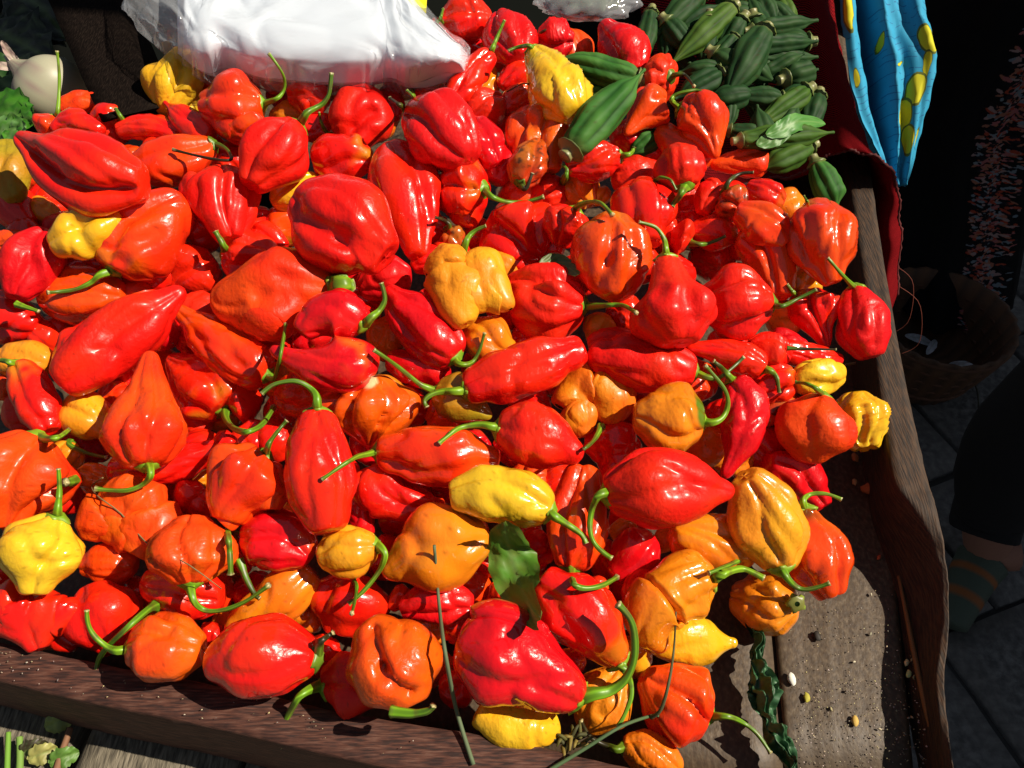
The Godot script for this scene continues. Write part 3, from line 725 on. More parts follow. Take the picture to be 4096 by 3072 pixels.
	pod("golden pepper wedged under the three-lobed one beside the board", "G", [[V(1676, 7221, -3501), V(1725, 7258, -3608), V(1767, 7300, -3721), 197, 236, 225, 170, 115]], {"c": 3, "cd": 0.12, "stem": [V(1676, 7221, -3501), V(1639, 7287, -3447), V(1588, 7373, -3378), V(1573, 7388, -3384), V(1556, 7405, -3395), V(1545, 7416, -3403)]})
	pod("star-shaped red pepper with hollow face and pointed lower end", "R", [[V(1735, 7285, -3481), V(1748, 7225, -3352), V(1796, 7130, -3172), 229, 309, 266, 160, 80]], {"c": 4, "cd": 0.2, "dents": [[V(1740, 7348, -3321), V(1774, 7258, -3246), 37, 32]]})
	pod("smooth crimson pepper resting on the right tray board", "C", [[V(1968, 7340, -3454), V(1982, 7246, -3258), V(2017, 7152, -3082), 199, 268, 294, 278, 189]], {"c": 4, "cd": 0.08, "dents": [[V(2004, 7374, -3276), V(1996, 7277, -3086), 26, 16]], "stem": [V(1968, 7340, -3454), V(1896, 7427, -3397), V(1811, 7537, -3330), V(1768, 7580, -3334), V(1728, 7616, -3354), V(1702, 7636, -3375)]})
	pod("dark red long pepper in shadow under the star-shaped one", "R", [[V(1406, 7225, -3106), V(1628, 7180, -3087), V(1875, 7121, -3102), 109, 135, 135, 119, 78]], {"c": 2, "cd": 0.08, "st": 0.6, "dk": 1, "stem": [V(1452, 7391, -2940), V(1488, 7397, -2932), V(1539, 7405, -2922), V(1590, 7414, -2912), V(1648, 7424, -2901), V(1689, 7431, -2893)], "calyx": false})
	pod("ribbed red pepper behind the open-mouthed one near the right board", "R", [[V(1493, 7270, -2963), V(1387, 7301, -2996), V(1265, 7317, -3008), 180, 225, 230, 185, 130]], {"c": 5, "cd": 0.14})
	pod("long red pepper narrowing left with torn dark mouth at its stem", "R", [[V(1327, 7326, -2847), V(1140, 7367, -2918), V(912, 7380, -2950), 152, 176, 152, 112, 73]], {"c": 3, "cd": 0.1, "dk": 0.4, "stem": [V(1327, 7326, -2847), V(1339, 7367, -2803), V(1366, 7347, -2799), V(1378, 7337, -2773), V(1385, 7311, -2742), V(1390, 7289, -2720)]})
	pod("ribbed red pepper below the torn-mouthed one", "R", [[V(1504, 7258, -2884), V(1390, 7241, -2817), V(1264, 7227, -2758), 153, 187, 187, 153, 113]], {"c": 4, "cd": 0.12})
	pod("smooth yellow pepper below the crimson one near the board", "Y", [[V(1496, 7265, -2790), V(1624, 7265, -2845), V(1772, 7246, -2891), 138, 197, 207, 197, 143]], {"c": 3, "cd": 0.1, "dents": [[V(1603, 7302, -2750), V(1690, 7273, -2774), 30, 15]]})
	pod("wrinkled brain-like yellow pepper beside the right tray board", "Y", [[V(1891, 7100, -2882), V(1905, 7025, -2750), V(1921, 6964, -2607), 198, 269, 284, 269, 208]], {"c": 5, "cd": 0.2, "wr": 0.06, "dents": [[V(1866, 7156, -2727), V(1876, 7047, -2578), 23, 35]]})
	pod("round matte orange-red pepper left of the brain-like yellow one", "O", [[V(1621, 7262, -2717), V(1575, 7170, -2578), V(1542, 7057, -2426), 222, 342, 371, 347, 231]], {"c": 4, "cd": 0.08, "matt": 1, "dents": [[V(1432, 7316, -2541), V(1480, 7249, -2417), 39, 14]], "stem": [V(1621, 7262, -2717), V(1592, 7320, -2694), V(1541, 7394, -2658), V(1520, 7394, -2677), V(1501, 7385, -2700), V(1487, 7352, -2734), V(1471, 7336, -2750)]})
	pod("brown-green shadowed pepper behind the round matte one", "B", [[V(1557, 7137, -2800), V(1425, 7128, -2733), V(1285, 7114, -2660), 129, 164, 164, 139, 99]], {"c": 3, "cd": 0.1})
	pod("dark crimson pepper in shadow below the brown-green one", "C", [[V(1473, 6912, -2561), V(1332, 6992, -2603), V(1163, 7047, -2630), 179, 214, 214, 179, 125]], {"c": 3, "cd": 0.1})
	pod("crimson pepper with dented end on the shaded tray floor", "C", [[V(1339, 7008, -2471), V(1524, 6902, -2439), V(1652, 6838, -2298), 188, 257, 277, 237, 138]], {"c": 4, "cd": 0.14, "lump": 0.08})
	pod("small crimson pepper tip under the long curved red one", "C", [[V(1355, 6850, -2489), V(1266, 6893, -2505), V(1171, 6934, -2528), 120, 130, 125, 115, 75]], {"c": 2, "cd": 0.1})
	pod("knobbly many-lobed red pepper behind the golden three-lobed one", "R", [[V(-31, 7425, -4070), V(39, 7358, -3910), V(192, 7292, -3754), 294, 397, 420, 364, 252], [V(124, 7388, -3982), V(222, 7352, -3896), V(248, 7298, -3768), 154, 185, 185, 168, 112], [V(-129, 7340, -3867), V(-17, 7292, -3754), V(122, 7274, -3712), 140, 168, 168, 154, 112]], {"c": 5, "cd": 0.18, "lump": 0.14})
	pod("shrivelled brown pepper with dark hooked stem in the middle gap", "B", [[V(-386, 7436, -3859), V(-346, 7409, -3794), V(-311, 7378, -3718), 115, 151, 151, 115, 82]], {"c": 4, "cd": 0.15, "dk": 1, "stem": [V(-386, 7436, -3859), V(-373, 7478, -3815), V(-368, 7508, -3812), V(-385, 7526, -3817), V(-405, 7556, -3799), V(-423, 7598, -3758), V(-439, 7608, -3751)]})
	pod("golden-yellow pepper of three folded lobes with upright stem mid heap", "G", [[V(-265, 7648, -3407), V(-358, 7620, -3337), V(-448, 7592, -3265), 173, 217, 202, 173, 123], [V(-203, 7648, -3407), V(-109, 7592, -3265), V(-7, 7525, -3096), 193, 212, 183, 143, 84], [V(-301, 7622, -3342), V(-297, 7552, -3165), V(-233, 7489, -3008), 222, 257, 232, 198, 143], [V(-262, 7592, -3265), V(-162, 7552, -3165), V(-51, 7532, -3115), 123, 148, 138, 114, 74]], {"c": 2, "cd": 0.06, "stem": [V(-265, 7648, -3407), V(-245, 7725, -3405), V(-231, 7723, -3448), V(-212, 7733, -3467), V(-189, 7747, -3475), V(-161, 7760, -3479), V(-139, 7768, -3481)]})
	pod("large ribbed red pepper with stem to the right and pale scar", "R", [[V(394, 7434, -3208), V(189, 7420, -3266), V(-52, 7420, -3357), 286, 398, 408, 367, 265]], {"c": 6, "cd": 0.12, "st": 1.2, "dents": [[V(60, 7576, -3283), V(181, 7566, -3151), 46, 23]], "stem": [V(394, 7434, -3208), V(445, 7492, -3150), V(498, 7570, -3078), V(541, 7587, -3064), V(573, 7618, -3029), V(600, 7656, -2964), V(613, 7711, -2882)]})
	pod("small golden pepper between the scarred red and bell-shaped ones", "G", [[V(505, 7337, -3241), V(477, 7307, -3170), V(438, 7271, -3085), 133, 169, 169, 154, 108]], {"c": 2, "cd": 0.08})
	pod("long crimson pepper with ribbed shoulder and upright stem at centre", "C", [[V(-296, 7348, -2903), V(-492, 7423, -3085), V(-690, 7503, -3281), 228, 288, 288, 243, 114]], {"c": 6, "cd": 0.1, "dents": [[V(-573, 7492, -3019), V(-474, 7411, -2896), 30, 20]], "stem": [V(-296, 7348, -2903), V(-284, 7378, -2847), V(-255, 7388, -2826), V(-229, 7375, -2842), V(-204, 7365, -2871), V(-184, 7383, -2895), V(-167, 7415, -2918), V(-153, 7452, -2946), V(-143, 7481, -2968)]})
	pod("smooth orange pepper under the three-lobed golden one", "N", [[V(-229, 7384, -3124), V(-120, 7348, -3037), V(20, 7324, -2981), 180, 240, 250, 215, 135]], {"c": 3, "cd": 0.09})
	pod("long dented orange-red pepper ending in a fat lime green calyx", "O", [[V(-952, 7532, -3243), V(-1260, 7528, -3233), V(-1609, 7488, -3132), 257, 361, 425, 371, 257], [V(-1227, 7491, -3140), V(-1317, 7456, -3054), V(-1364, 7428, -2986), 247, 272, 257, 208, 138]], {"c": 2, "cd": 0.03, "st": 3.6, "dents": [[V(-1303, 7638, -3075), V(-1205, 7644, -3069), 59, 49], [V(-1504, 7476, -3034), V(-1405, 7594, -3053), 35, 20], [V(-1117, 7688, -3162), V(-1211, 7706, -3176), 35, 20]], "stem": [V(-952, 7532, -3243), V(-918, 7585, -3212), V(-885, 7644, -3155), V(-875, 7637, -3163), V(-866, 7627, -3168), V(-861, 7616, -3175)]})
	pod("curled crimson-red pepper with tucked tip and bright upright stem", "C", [[V(-745, 7601, -2906), V(-913, 7625, -2968), V(-1068, 7582, -2859), 196, 242, 238, 205, 140], [V(-716, 7564, -2813), V(-900, 7516, -2692), V(-1211, 7557, -2794), 224, 270, 233, 168, 84]], {"c": 2, "cd": 0.05, "st": 1.2, "stem": [V(-745, 7601, -2906), V(-706, 7667, -2891), V(-674, 7666, -2933), V(-651, 7684, -2960), V(-638, 7713, -2981), V(-644, 7748, -3008), V(-654, 7776, -3029)]})
	pod("orange-red pepper with upright stem left of the curled crimson one", "O", [[V(-1299, 7274, -2847), V(-1553, 7339, -3001), V(-1839, 7426, -3209), 219, 269, 264, 214, 105]], {"c": 4, "cd": 0.1, "dents": [[V(-1523, 7457, -2985), V(-1412, 7377, -2829), 35, 20]], "stem": [V(-1299, 7274, -2847), V(-1269, 7312, -2798), V(-1229, 7358, -2756), V(-1189, 7452, -2732), V(-1145, 7572, -2703), V(-1136, 7600, -2746), V(-1152, 7568, -2841), V(-1162, 7551, -2918), V(-1168, 7543, -2969)]})
	pod("ribbed red pepper with thick green calyx and stem curling right", "R", [[V(-1548, 7096, -2758), V(-1684, 7154, -2890), V(-1899, 7216, -3031), 328, 378, 323, 242, 126], [V(-1517, 7091, -2747), V(-1447, 7114, -2799), V(-1376, 7133, -2842), 202, 227, 212, 176, 126]], {"c": 6, "cd": 0.14, "st": 1.6, "stem": [V(-1548, 7096, -2758), V(-1500, 7187, -2637), V(-1419, 7299, -2502), V(-1317, 7441, -2365), V(-1204, 7612, -2225), V(-1178, 7586, -2256), V(-1205, 7433, -2403), V(-1228, 7313, -2551), V(-1251, 7211, -2684)]})
	pod("long dark red pepper lying diagonally at left with nipple tip", "R", [[V(-2283, 7398, -2670), V(-2010, 7500, -2918), V(-1726, 7602, -3176), 258, 320, 306, 268, 129]], {"c": 3, "cd": 0.12, "dents": [[V(-2021, 7618, -2832), V(-1903, 7647, -2933), 43, 24], [V(-2120, 7495, -2634), V(-2006, 7581, -2741), 24, 14]]})
	pod("upright lantern-shaped orange-red pepper with ribbed base and hooked stem", "O", [[V(-1729, 7359, -2208), V(-1767, 7457, -2446), V(-1790, 7579, -2749), 258, 363, 327, 206, 99]], {"c": 7, "cd": 0.1, "st": 1.3, "dents": [[V(-1752, 7609, -2451), V(-1700, 7543, -2231), 22, 20]], "stem": [V(-1729, 7359, -2208), V(-1691, 7407, -2172), V(-1660, 7436, -2120), V(-1679, 7403, -2112), V(-1711, 7370, -2105), V(-1746, 7360, -2088), V(-1796, 7353, -2078), V(-1879, 7343, -2087), V(-1939, 7355, -2087)]})
	pod("fat two-lobed orange-red pepper with stem to the lower left", "O", [[V(-2261, 7435, -3494), V(-2131, 7512, -3684), V(-1899, 7613, -3937), 314, 416, 416, 373, 266]], {"c": 3, "cd": 0.12, "st": 1.3, "dents": [[V(-2167, 7572, -3437), V(-1988, 7651, -3576), 37, 32]], "stem": [V(-2261, 7435, -3494), V(-2308, 7460, -3431), V(-2354, 7429, -3412), V(-2395, 7421, -3383), V(-2450, 7410, -3365), V(-2518, 7420, -3339), V(-2559, 7451, -3300)]})
	pod("blocky red pepper with small side lobe above the dented orange one", "R", [[V(-1729, 7655, -4135), V(-1690, 7572, -3925), V(-1618, 7479, -3694), 262, 365, 343, 305, 196], [V(-1833, 7635, -4085), V(-1861, 7595, -3982), V(-1827, 7549, -3868), 142, 180, 180, 153, 109]], {"c": 5, "cd": 0.1})
	pod("red pepper with star-like green calyx behind the long dented one", "R", [[V(-1693, 7355, -3715), V(-1535, 7346, -3693), V(-1341, 7335, -3665), 274, 323, 290, 246, 191]], {"c": 5, "cd": 0.14, "st": 1.6, "stem": [V(-1693, 7355, -3715), V(-1667, 7429, -3675), V(-1643, 7516, -3615), V(-1651, 7543, -3624), V(-1668, 7566, -3644), V(-1680, 7583, -3659)]})
	pod("shaded red pepper beneath the star-calyx one at left centre", "R", [[V(-1789, 7280, -3768), V(-1905, 7244, -3684), V(-2026, 7202, -3588), 255, 311, 311, 255, 167]], {"c": 3, "cd": 0.1})
	pod("yellow two-lobed pepper between two big reds at the left side", "Y", [[V(-2200, 7664, -3714), V(-2369, 7623, -3610), V(-2563, 7586, -3516), 171, 233, 259, 254, 176]], {"c": 3, "cd": 0.13, "dents": [[V(-2393, 7722, -3569), V(-2332, 7620, -3457), 34, 28]]})
	pod("crimson dented pepper at the left edge below the yellow one", "C", [[V(-2646, 7549, -3701), V(-2720, 7466, -3498), V(-2763, 7391, -3314), 246, 319, 329, 277, 188]], {"c": 3, "cd": 0.1, "dents": [[V(-2647, 7574, -3397), V(-2628, 7485, -3307), 42, 24]]})
	pod("smooth orange-red pepper under the left-pointing stem", "O", [[V(-2726, 7271, -3457), V(-2490, 7271, -3457), V(-2227, 7271, -3457), 247, 327, 333, 300, 241]], {"c": 3, "cd": 0.1})
	pod("orange pepper cut by the left edge above the crimson dented one", "O", [[V(-2854, 7449, -3759), V(-2946, 7443, -3745), V(-3049, 7432, -3717), 98, 119, 125, 114, 81]], {"c": 2, "cd": 0.08})
	pod("red lobed pepper cut by the left edge at mid height", "R", [[V(-3055, 7194, -3382), V(-2888, 7183, -3356), V(-2726, 7166, -3317), 247, 290, 284, 225, 166]], {"c": 3, "cd": 0.14, "st": 0.9, "stem": [V(-2712, 7427, -3234), V(-2690, 7426, -3225), V(-2658, 7425, -3213), V(-2628, 7424, -3202), V(-2596, 7423, -3190), V(-2574, 7422, -3181)], "calyx": false})
	pod("dull golden pepper at the left edge above the small bent red one", "G", [[V(-2480, 7263, -2929), V(-2628, 7275, -2958), V(-2787, 7268, -2941), 155, 190, 200, 180, 150]], {"c": 2, "cd": 0.08})
	pod("small bent red pepper with stem cut by the left edge", "R", [[V(-2566, 7395, -2829), V(-2447, 7327, -2667), V(-2337, 7251, -2488), 142, 185, 199, 209, 147]], {"c": 2, "cd": 0.1, "lump": 0.07, "dents": [[V(-2529, 7260, -2584), V(-2275, 7310, -2531), 19, 19]], "stem": [V(-2566, 7395, -2829), V(-2564, 7441, -2792), V(-2575, 7450, -2792), V(-2614, 7427, -2819), V(-2643, 7420, -2828), V(-2657, 7423, -2826)]})
	pod("dark orange pepper in shade at the left edge", "O", [[V(-2692, 7157, -2854), V(-2755, 7157, -2854), V(-2841, 7152, -2842), 151, 166, 156, 131, 101]], {"c": 2, "cd": 0.08})
	pod("dark golden pepper in shadow left of the lantern-shaped one", "G", [[V(-2320, 7251, -2689), V(-2212, 7221, -2620), V(-2088, 7188, -2544), 149, 221, 231, 207, 144]], {"c": 3, "cd": 0.1})
	pod("big ribbed orange-red pepper cut by the left edge", "O", [[V(-2284, 7400, -2358), V(-2338, 7325, -2179), V(-2369, 7227, -1950), 285, 417, 443, 404, 259]], {"c": 6, "cd": 0.1, "st": 1.3, "stem": [V(-2284, 7400, -2358), V(-2192, 7462, -2296), V(-2098, 7554, -2230), V(-2086, 7537, -2253), V(-2092, 7503, -2298), V(-2120, 7445, -2358)]})
	pod("golden pepper in the gap beside the big left ribbed one", "G", [[V(-2270, 7166, -2491), V(-2283, 7127, -2403), V(-2290, 7082, -2301), 147, 165, 151, 118, 76]], {"c": 3, "cd": 0.1, "st": 0.9, "dk": 0.5, "stem": [V(-2270, 7166, -2491), V(-2242, 7205, -2444), V(-2166, 7215, -2403), V(-2115, 7205, -2388), V(-2056, 7221, -2365), V(-1999, 7259, -2332)]})
	pod("small orange pepper with green stump below the lantern-shaped one", "N", [[V(-2188, 7125, -2301), V(-2097, 7125, -2301), V(-1994, 7116, -2279), 121, 154, 154, 121, 93]], {"c": 4, "cd": 0.12, "st": 2, "stem": [V(-2188, 7125, -2301), V(-2136, 7224, -2221), V(-2067, 7346, -2133), V(-2056, 7378, -2109), V(-2055, 7397, -2095), V(-2054, 7412, -2085)]})
	pod("lumpy many-lobed orange pepper crossed by a thin dry root", "T", [[V(-1937, 7235, -2180), V(-1828, 7208, -2118), V(-1686, 7182, -2057), 199, 261, 265, 243, 186], [V(-1925, 7199, -2098), V(-1980, 7168, -2027), V(-2010, 7129, -1937), 177, 203, 199, 177, 133], [V(-1715, 7204, -2108), V(-1711, 7155, -1997), V(-1761, 7103, -1878), 186, 230, 239, 212, 155], [V(-1899, 7190, -2077), V(-1843, 7155, -1997), V(-1796, 7111, -1898), 155, 177, 177, 155, 111]], {"c": 3, "cd": 0.1, "lump": 0.1})
	pod("ribbed orange pepper with long stem sweeping right near the front", "T", [[V(-1426, 7230, -1668), V(-1442, 7287, -1802), V(-1454, 7350, -1951), 233, 337, 341, 291, 179]], {"c": 9, "cd": 0.1, "st": 1.1, "stem": [V(-1426, 7230, -1668), V(-1399, 7261, -1613), V(-1382, 7247, -1577), V(-1371, 7201, -1572), V(-1342, 7185, -1564), V(-1294, 7194, -1559), V(-1241, 7210, -1562), V(-1189, 7233, -1571), V(-1138, 7261, -1585), V(-1086, 7294, -1605), V(-1047, 7321, -1621)]})
	pod("red lobed pepper under the ribbed orange one near the front", "R", [[V(-1335, 7055, -1695), V(-1502, 7063, -1714), V(-1723, 7085, -1763), 176, 240, 249, 214, 150]], {"c": 4, "cd": 0.14, "lump": 0.08})
	pod("red-orange pepper under the lumpy one at left front", "O", [[V(-1797, 7024, -1871), V(-1920, 7027, -1879), V(-2060, 7022, -1867), 160, 195, 199, 182, 133]], {"c": 2, "cd": 0.08})
	pod("wide dark red pepper behind crossing stems at the front left", "R", [[V(-1957, 7056, -1754), V(-1889, 6993, -1616), V(-1818, 6927, -1474), 205, 308, 321, 261, 154]], {"c": 3, "cd": 0.12, "st": 1.3, "stem": [V(-1622, 7087, -1629), V(-1604, 7150, -1596), V(-1594, 7225, -1540), V(-1612, 7295, -1442), V(-1725, 7170, -1424), V(-1790, 7086, -1416), V(-1826, 7030, -1406), V(-1841, 6996, -1382), V(-1839, 6985, -1359)], "calyx": false})
	pod("squat orange pepper with curved stem on the front board", "T", [[V(-1645, 7147, -1411), V(-1489, 7145, -1407), V(-1325, 7145, -1407), 244, 291, 295, 283, 224]], {"c": 4, "cd": 0.07, "wr": 0.02, "dents": [[V(-1537, 7291, -1401), V(-1330, 7284, -1414), 20, 14]], "stem": [V(-1645, 7147, -1411), V(-1664, 7198, -1378), V(-1714, 7175, -1395), V(-1751, 7186, -1414), V(-1778, 7214, -1432), V(-1794, 7240, -1451), V(-1802, 7266, -1471), V(-1803, 7293, -1492), V(-1801, 7313, -1508)]})
	pod("smooth bright red pepper lying on the front board", "R", [[V(-823, 7185, -1354), V(-1060, 7184, -1351), V(-1301, 7169, -1317), 219, 313, 333, 298, 188]], {"c": 3, "cd": 0.08, "dk": 1, "dents": [[V(-1063, 7305, -1269), V(-951, 7350, -1327), 43, 16]], "stem": [V(-823, 7185, -1354), V(-801, 7281, -1375), V(-783, 7313, -1376), V(-778, 7281, -1402), V(-764, 7273, -1418), V(-750, 7282, -1423)]})
	pod("broad lemon yellow pepper at the left front with straight stem", "Y", [[V(-2042, 7378, -1920), V(-2085, 7321, -1784), V(-2094, 7245, -1606), 197, 316, 366, 316, 177]], {"c": 4, "cd": 0.12, "lump": 0.07, "dents": [[V(-2033, 7439, -1665), V(-1986, 7399, -1621), 29, 12]], "stem": [V(-2042, 7378, -1920), V(-2009, 7457, -1921), V(-2019, 7463, -1970), V(-2019, 7489, -2006), V(-2015, 7530, -2038), V(-2013, 7560, -2061)]})
	pod("twisted red pepper hanging over the left end of front board", "R", [[V(-2193, 7122, -1685), V(-2164, 7075, -1579), V(-2113, 7017, -1451), 176, 234, 217, 176, 117], [V(-2010, 7112, -1663), V(-2022, 7087, -1607), V(-2079, 7061, -1548), 109, 130, 130, 109, 84], [V(-2156, 7108, -1653), V(-2252, 7087, -1607), V(-2351, 7048, -1519), 180, 217, 209, 176, 125]], {"c": 3, "cd": 0.12})
	pod("dark red pepper in shadow on the front board at left", "R", [[V(-2150, 6933, -1591), V(-2079, 6916, -1553), V(-2012, 6895, -1509), 112, 120, 116, 99, 69]], {"c": 2, "cd": 0.08})
	pod("dark red pepper wedged right of the squat orange one", "R", [[V(-1369, 6920, -1610), V(-1406, 6900, -1567), V(-1451, 6882, -1528), 112, 125, 117, 99, 69]], {"c": 2, "cd": 0.08})
	pod("rosy crimson blocky pepper above the slanting golden-orange one", "C", [[V(-928, 7170, -1830), V(-1088, 7201, -1901), V(-1259, 7212, -1927), 206, 292, 296, 288, 206]], {"c": 4, "cd": 0.09, "dents": [[V(-1073, 7284, -1804), V(-966, 7308, -1814), 34, 15]]})
	pod("slanting golden-orange pepper under the rosy crimson one", "N", [[V(-941, 7050, -1828), V(-1114, 6991, -1697), V(-1326, 6929, -1561), 199, 243, 238, 204, 130]], {"c": 3, "cd": 0.1, "dk": 0.7, "stem": [V(-1244, 7209, -1802), V(-1229, 7195, -1772), V(-1210, 7176, -1733), V(-1188, 7160, -1698), V(-1166, 7147, -1669), V(-1149, 7140, -1652), V(-1136, 7138, -1644)], "calyx": false})
	pod("crimson pepper in the dark gap left of the rosy one", "C", [[V(-1356, 7045, -2009), V(-1316, 7013, -1939), V(-1280, 6972, -1849), 117, 126, 121, 108, 72]], {"c": 2, "cd": 0.08, "st": 1.5, "stem": [V(-1356, 7045, -2009), V(-1321, 7233, -1930), V(-1240, 7404, -1795), V(-1238, 7370, -1763), V(-1232, 7338, -1713), V(-1233, 7303, -1680)]})
	pod("crumpled orange-red pepper with pleated folds and ragged lower end", "O", [[V(-1154, 7443, -2219), V(-1237, 7395, -2102), V(-1303, 7321, -1925), 260, 354, 332, 251, 149], [V(-1176, 7428, -2182), V(-1124, 7386, -2082), V(-1103, 7341, -1973), 128, 153, 158, 141, 94], [V(-1335, 7378, -2062), V(-1285, 7349, -1993), V(-1319, 7319, -1921), 107, 128, 119, 94, 55]], {"c": 6, "cd": 0.18, "dk": 0.6, "stem": [V(-1154, 7443, -2219), V(-1125, 7513, -2194), V(-1089, 7606, -2160), V(-1083, 7595, -2199), V(-1078, 7570, -2251), V(-1060, 7567, -2293), V(-1039, 7579, -2316)]})
	pod("long upright red pepper with stem arching left at the centre", "R", [[V(-911, 7570, -2377), V(-881, 7470, -2128), V(-814, 7354, -1846), 186, 279, 321, 300, 194]], {"c": 3, "cd": 0.09, "st": 1.2, "dents": [[V(-908, 7590, -2046), V(-785, 7592, -2045), 25, 13]], "stem": [V(-911, 7570, -2377), V(-898, 7639, -2366), V(-901, 7654, -2395), V(-923, 7653, -2431), V(-949, 7668, -2448), V(-977, 7684, -2455), V(-1011, 7695, -2456), V(-1055, 7700, -2446), V(-1097, 7700, -2429), V(-1127, 7692, -2406), V(-1146, 7685, -2387)]})
	pod("orange pumpkin-shaped pepper with torn pale stem scar", "T", [[V(-735, 7385, -2752), V(-731, 7261, -2629), V(-745, 7128, -2492), 296, 411, 420, 334, 172]], {"c": 8, "cd": 0.2, "scar": V(-705, 7498, -2617)})
	pod("dark orange pepper in shadow left of the pumpkin-shaped one", "O", [[V(-1261, 7189, -2802), V(-1118, 7181, -2783), V(-936, 7174, -2769), 178, 238, 248, 203, 149]], {"c": 3, "cd": 0.1})
	pod("dark crimson pepper under the long crimson centre one", "C", [[V(-344, 7216, -2864), V(-503, 7244, -2929), V(-688, 7262, -2970), 155, 200, 205, 180, 130]], {"c": 3, "cd": 0.1})
	pod("olive-yellow unripe pepper with long straight stem at the centre", "V", [[V(-396, 7288, -2727), V(-267, 7266, -2677), V(-105, 7233, -2599), 202, 255, 245, 182, 96]], {"c": 3, "cd": 0.1, "st": 1.2, "stem": [V(-396, 7288, -2727), V(-428, 7345, -2701), V(-471, 7374, -2705), V(-527, 7438, -2714), V(-584, 7519, -2713), V(-631, 7610, -2688), V(-671, 7649, -2692)]})
	pod("long red-orange pepper pointing upper right with stem hooked left", "R", [[V(-239, 7386, -2650), V(38, 7423, -2741), V(386, 7474, -2864), 184, 264, 274, 260, 175]], {"c": 3, "cd": 0.11, "st": 1.2, "dents": [[V(-105, 7502, -2628), V(170, 7526, -2698), 19, 14]], "stem": [V(-239, 7386, -2650), V(-281, 7431, -2610), V(-328, 7409, -2627), V(-365, 7404, -2627), V(-397, 7404, -2616), V(-422, 7399, -2600), V(-437, 7392, -2582), V(-434, 7383, -2565), V(-425, 7377, -2552)]})
	pod("smooth oval red pepper with black-rimmed calyx at the centre", "R", [[V(-69, 7433, -2381), V(120, 7415, -2338), V(343, 7378, -2248), 217, 292, 301, 257, 128]], {"c": 2, "cd": 0.04, "st": 1.2, "stem": [V(-69, 7433, -2381), V(-94, 7485, -2349), V(-141, 7475, -2368), V(-195, 7465, -2372), V(-244, 7470, -2355), V(-273, 7485, -2324), V(-295, 7487, -2299), V(-321, 7486, -2273), V(-341, 7480, -2256)]})
	pod("orange-red pepper partly shaded with pointed right end", "O", [[V(-655, 7332, -2316), V(-361, 7328, -2305), V(-49, 7313, -2272), 193, 260, 282, 269, 143]], {"c": 3, "cd": 0.08, "dents": [[V(-539, 7374, -2220), V(-475, 7335, -2193), 27, 13]], "stem": [V(-655, 7332, -2316), V(-680, 7398, -2253), V(-707, 7486, -2178), V(-715, 7589, -2086), V(-743, 7606, -2048), V(-786, 7608, -2005), V(-825, 7597, -1979)]})
	pod("folded dark red pepper below the pointed orange-red one", "R", [[V(-702, 7198, -2299), V(-559, 7143, -2172), V(-365, 7129, -2141), 210, 232, 210, 187, 118], [V(-748, 7194, -2288), V(-697, 7157, -2204), V(-670, 7115, -2110), 137, 160, 150, 128, 91]], {"c": 4, "cd": 0.18})
	pod("crimson pepper sliver right of the long upright red one", "C", [[V(-779, 7094, -2203), V(-747, 7057, -2119), V(-708, 7017, -2030), 142, 151, 142, 124, 92]], {"c": 2, "cd": 0.08})
	pod("bright yellow freckled pepper above the large golden one", "Y", [[V(177, 7362, -1963), V(-51, 7390, -2029), V(-292, 7388, -2025), 198, 258, 270, 249, 160]], {"c": 3, "cd": 0.07, "lump": 0.06, "st": 1.2, "dents": [[V(-94, 7480, -1949), V(-33, 7426, -1910), 30, 13]], "stem": [V(177, 7362, -1963), V(186, 7401, -1916), V(222, 7375, -1905), V(267, 7342, -1892), V(306, 7330, -1867), V(324, 7320, -1843), V(332, 7311, -1826)]})
	pod("large golden-orange pepper at the front centre", "N", [[V(-104, 7201, -1921), V(-340, 7179, -1873), V(-597, 7131, -1763), 240, 356, 378, 305, 150]], {"c": 3, "cd": 0.08, "dents": [[V(-425, 7308, -1791), V(-301, 7363, -1853), 34, 13]]})
	pod("orange pepper top behind the large golden one", "O", [[V(-332, 7069, -2173), V(-416, 7057, -2145), V(-507, 7034, -2093), 115, 129, 124, 110, 78]], {"c": 2, "cd": 0.08})
	pod("small golden pepper with curling stem right of the rosy crimson one", "G", [[V(-618, 7244, -1854), V(-752, 7234, -1831), V(-888, 7219, -1797), 169, 215, 224, 203, 135]], {"c": 5, "cd": 0.07, "st": 1.1, "stem": [V(-618, 7244, -1854), V(-585, 7287, -1812), V(-568, 7285, -1787), V(-575, 7259, -1765), V(-598, 7210, -1746), V(-634, 7178, -1707), V(-673, 7160, -1664), V(-707, 7149, -1634), V(-732, 7143, -1615)]})
	pod("round red pepper under the small golden one", "R", [[V(-755, 6965, -1852), V(-778, 6911, -1735), V(-803, 6852, -1608), 248, 350, 368, 315, 221]], {"c": 4, "cd": 0.12, "st": 0.9, "stem": [V(-755, 6965, -1852), V(-747, 7030, -1794), V(-713, 7113, -1719), V(-704, 7141, -1672), V(-695, 7194, -1612), V(-682, 7271, -1540), V(-664, 7376, -1465)]})
	pod("large orange pepper folded into a U at the front edge", "T", [[V(-619, 7283, -1472), V(-490, 7211, -1305), V(-408, 7150, -1164), 228, 359, 396, 367, 216]], {"c": 2, "cd": 0.03, "lump": 0.05, "st": 1.1, "dents": [[V(-568, 7416, -1339), V(-513, 7375, -1223), 27, 58], [V(-513, 7375, -1223), V(-417, 7320, -1148), 23, 50], [V(-330, 7359, -1324), V(-310, 7327, -1260), 23, 15]], "stem": [V(-478, 7274, -1102), V(-439, 7280, -1095), V(-393, 7288, -1089), V(-356, 7299, -1089), V(-328, 7311, -1092), V(-313, 7322, -1099), V(-307, 7331, -1105)], "calyx": false})
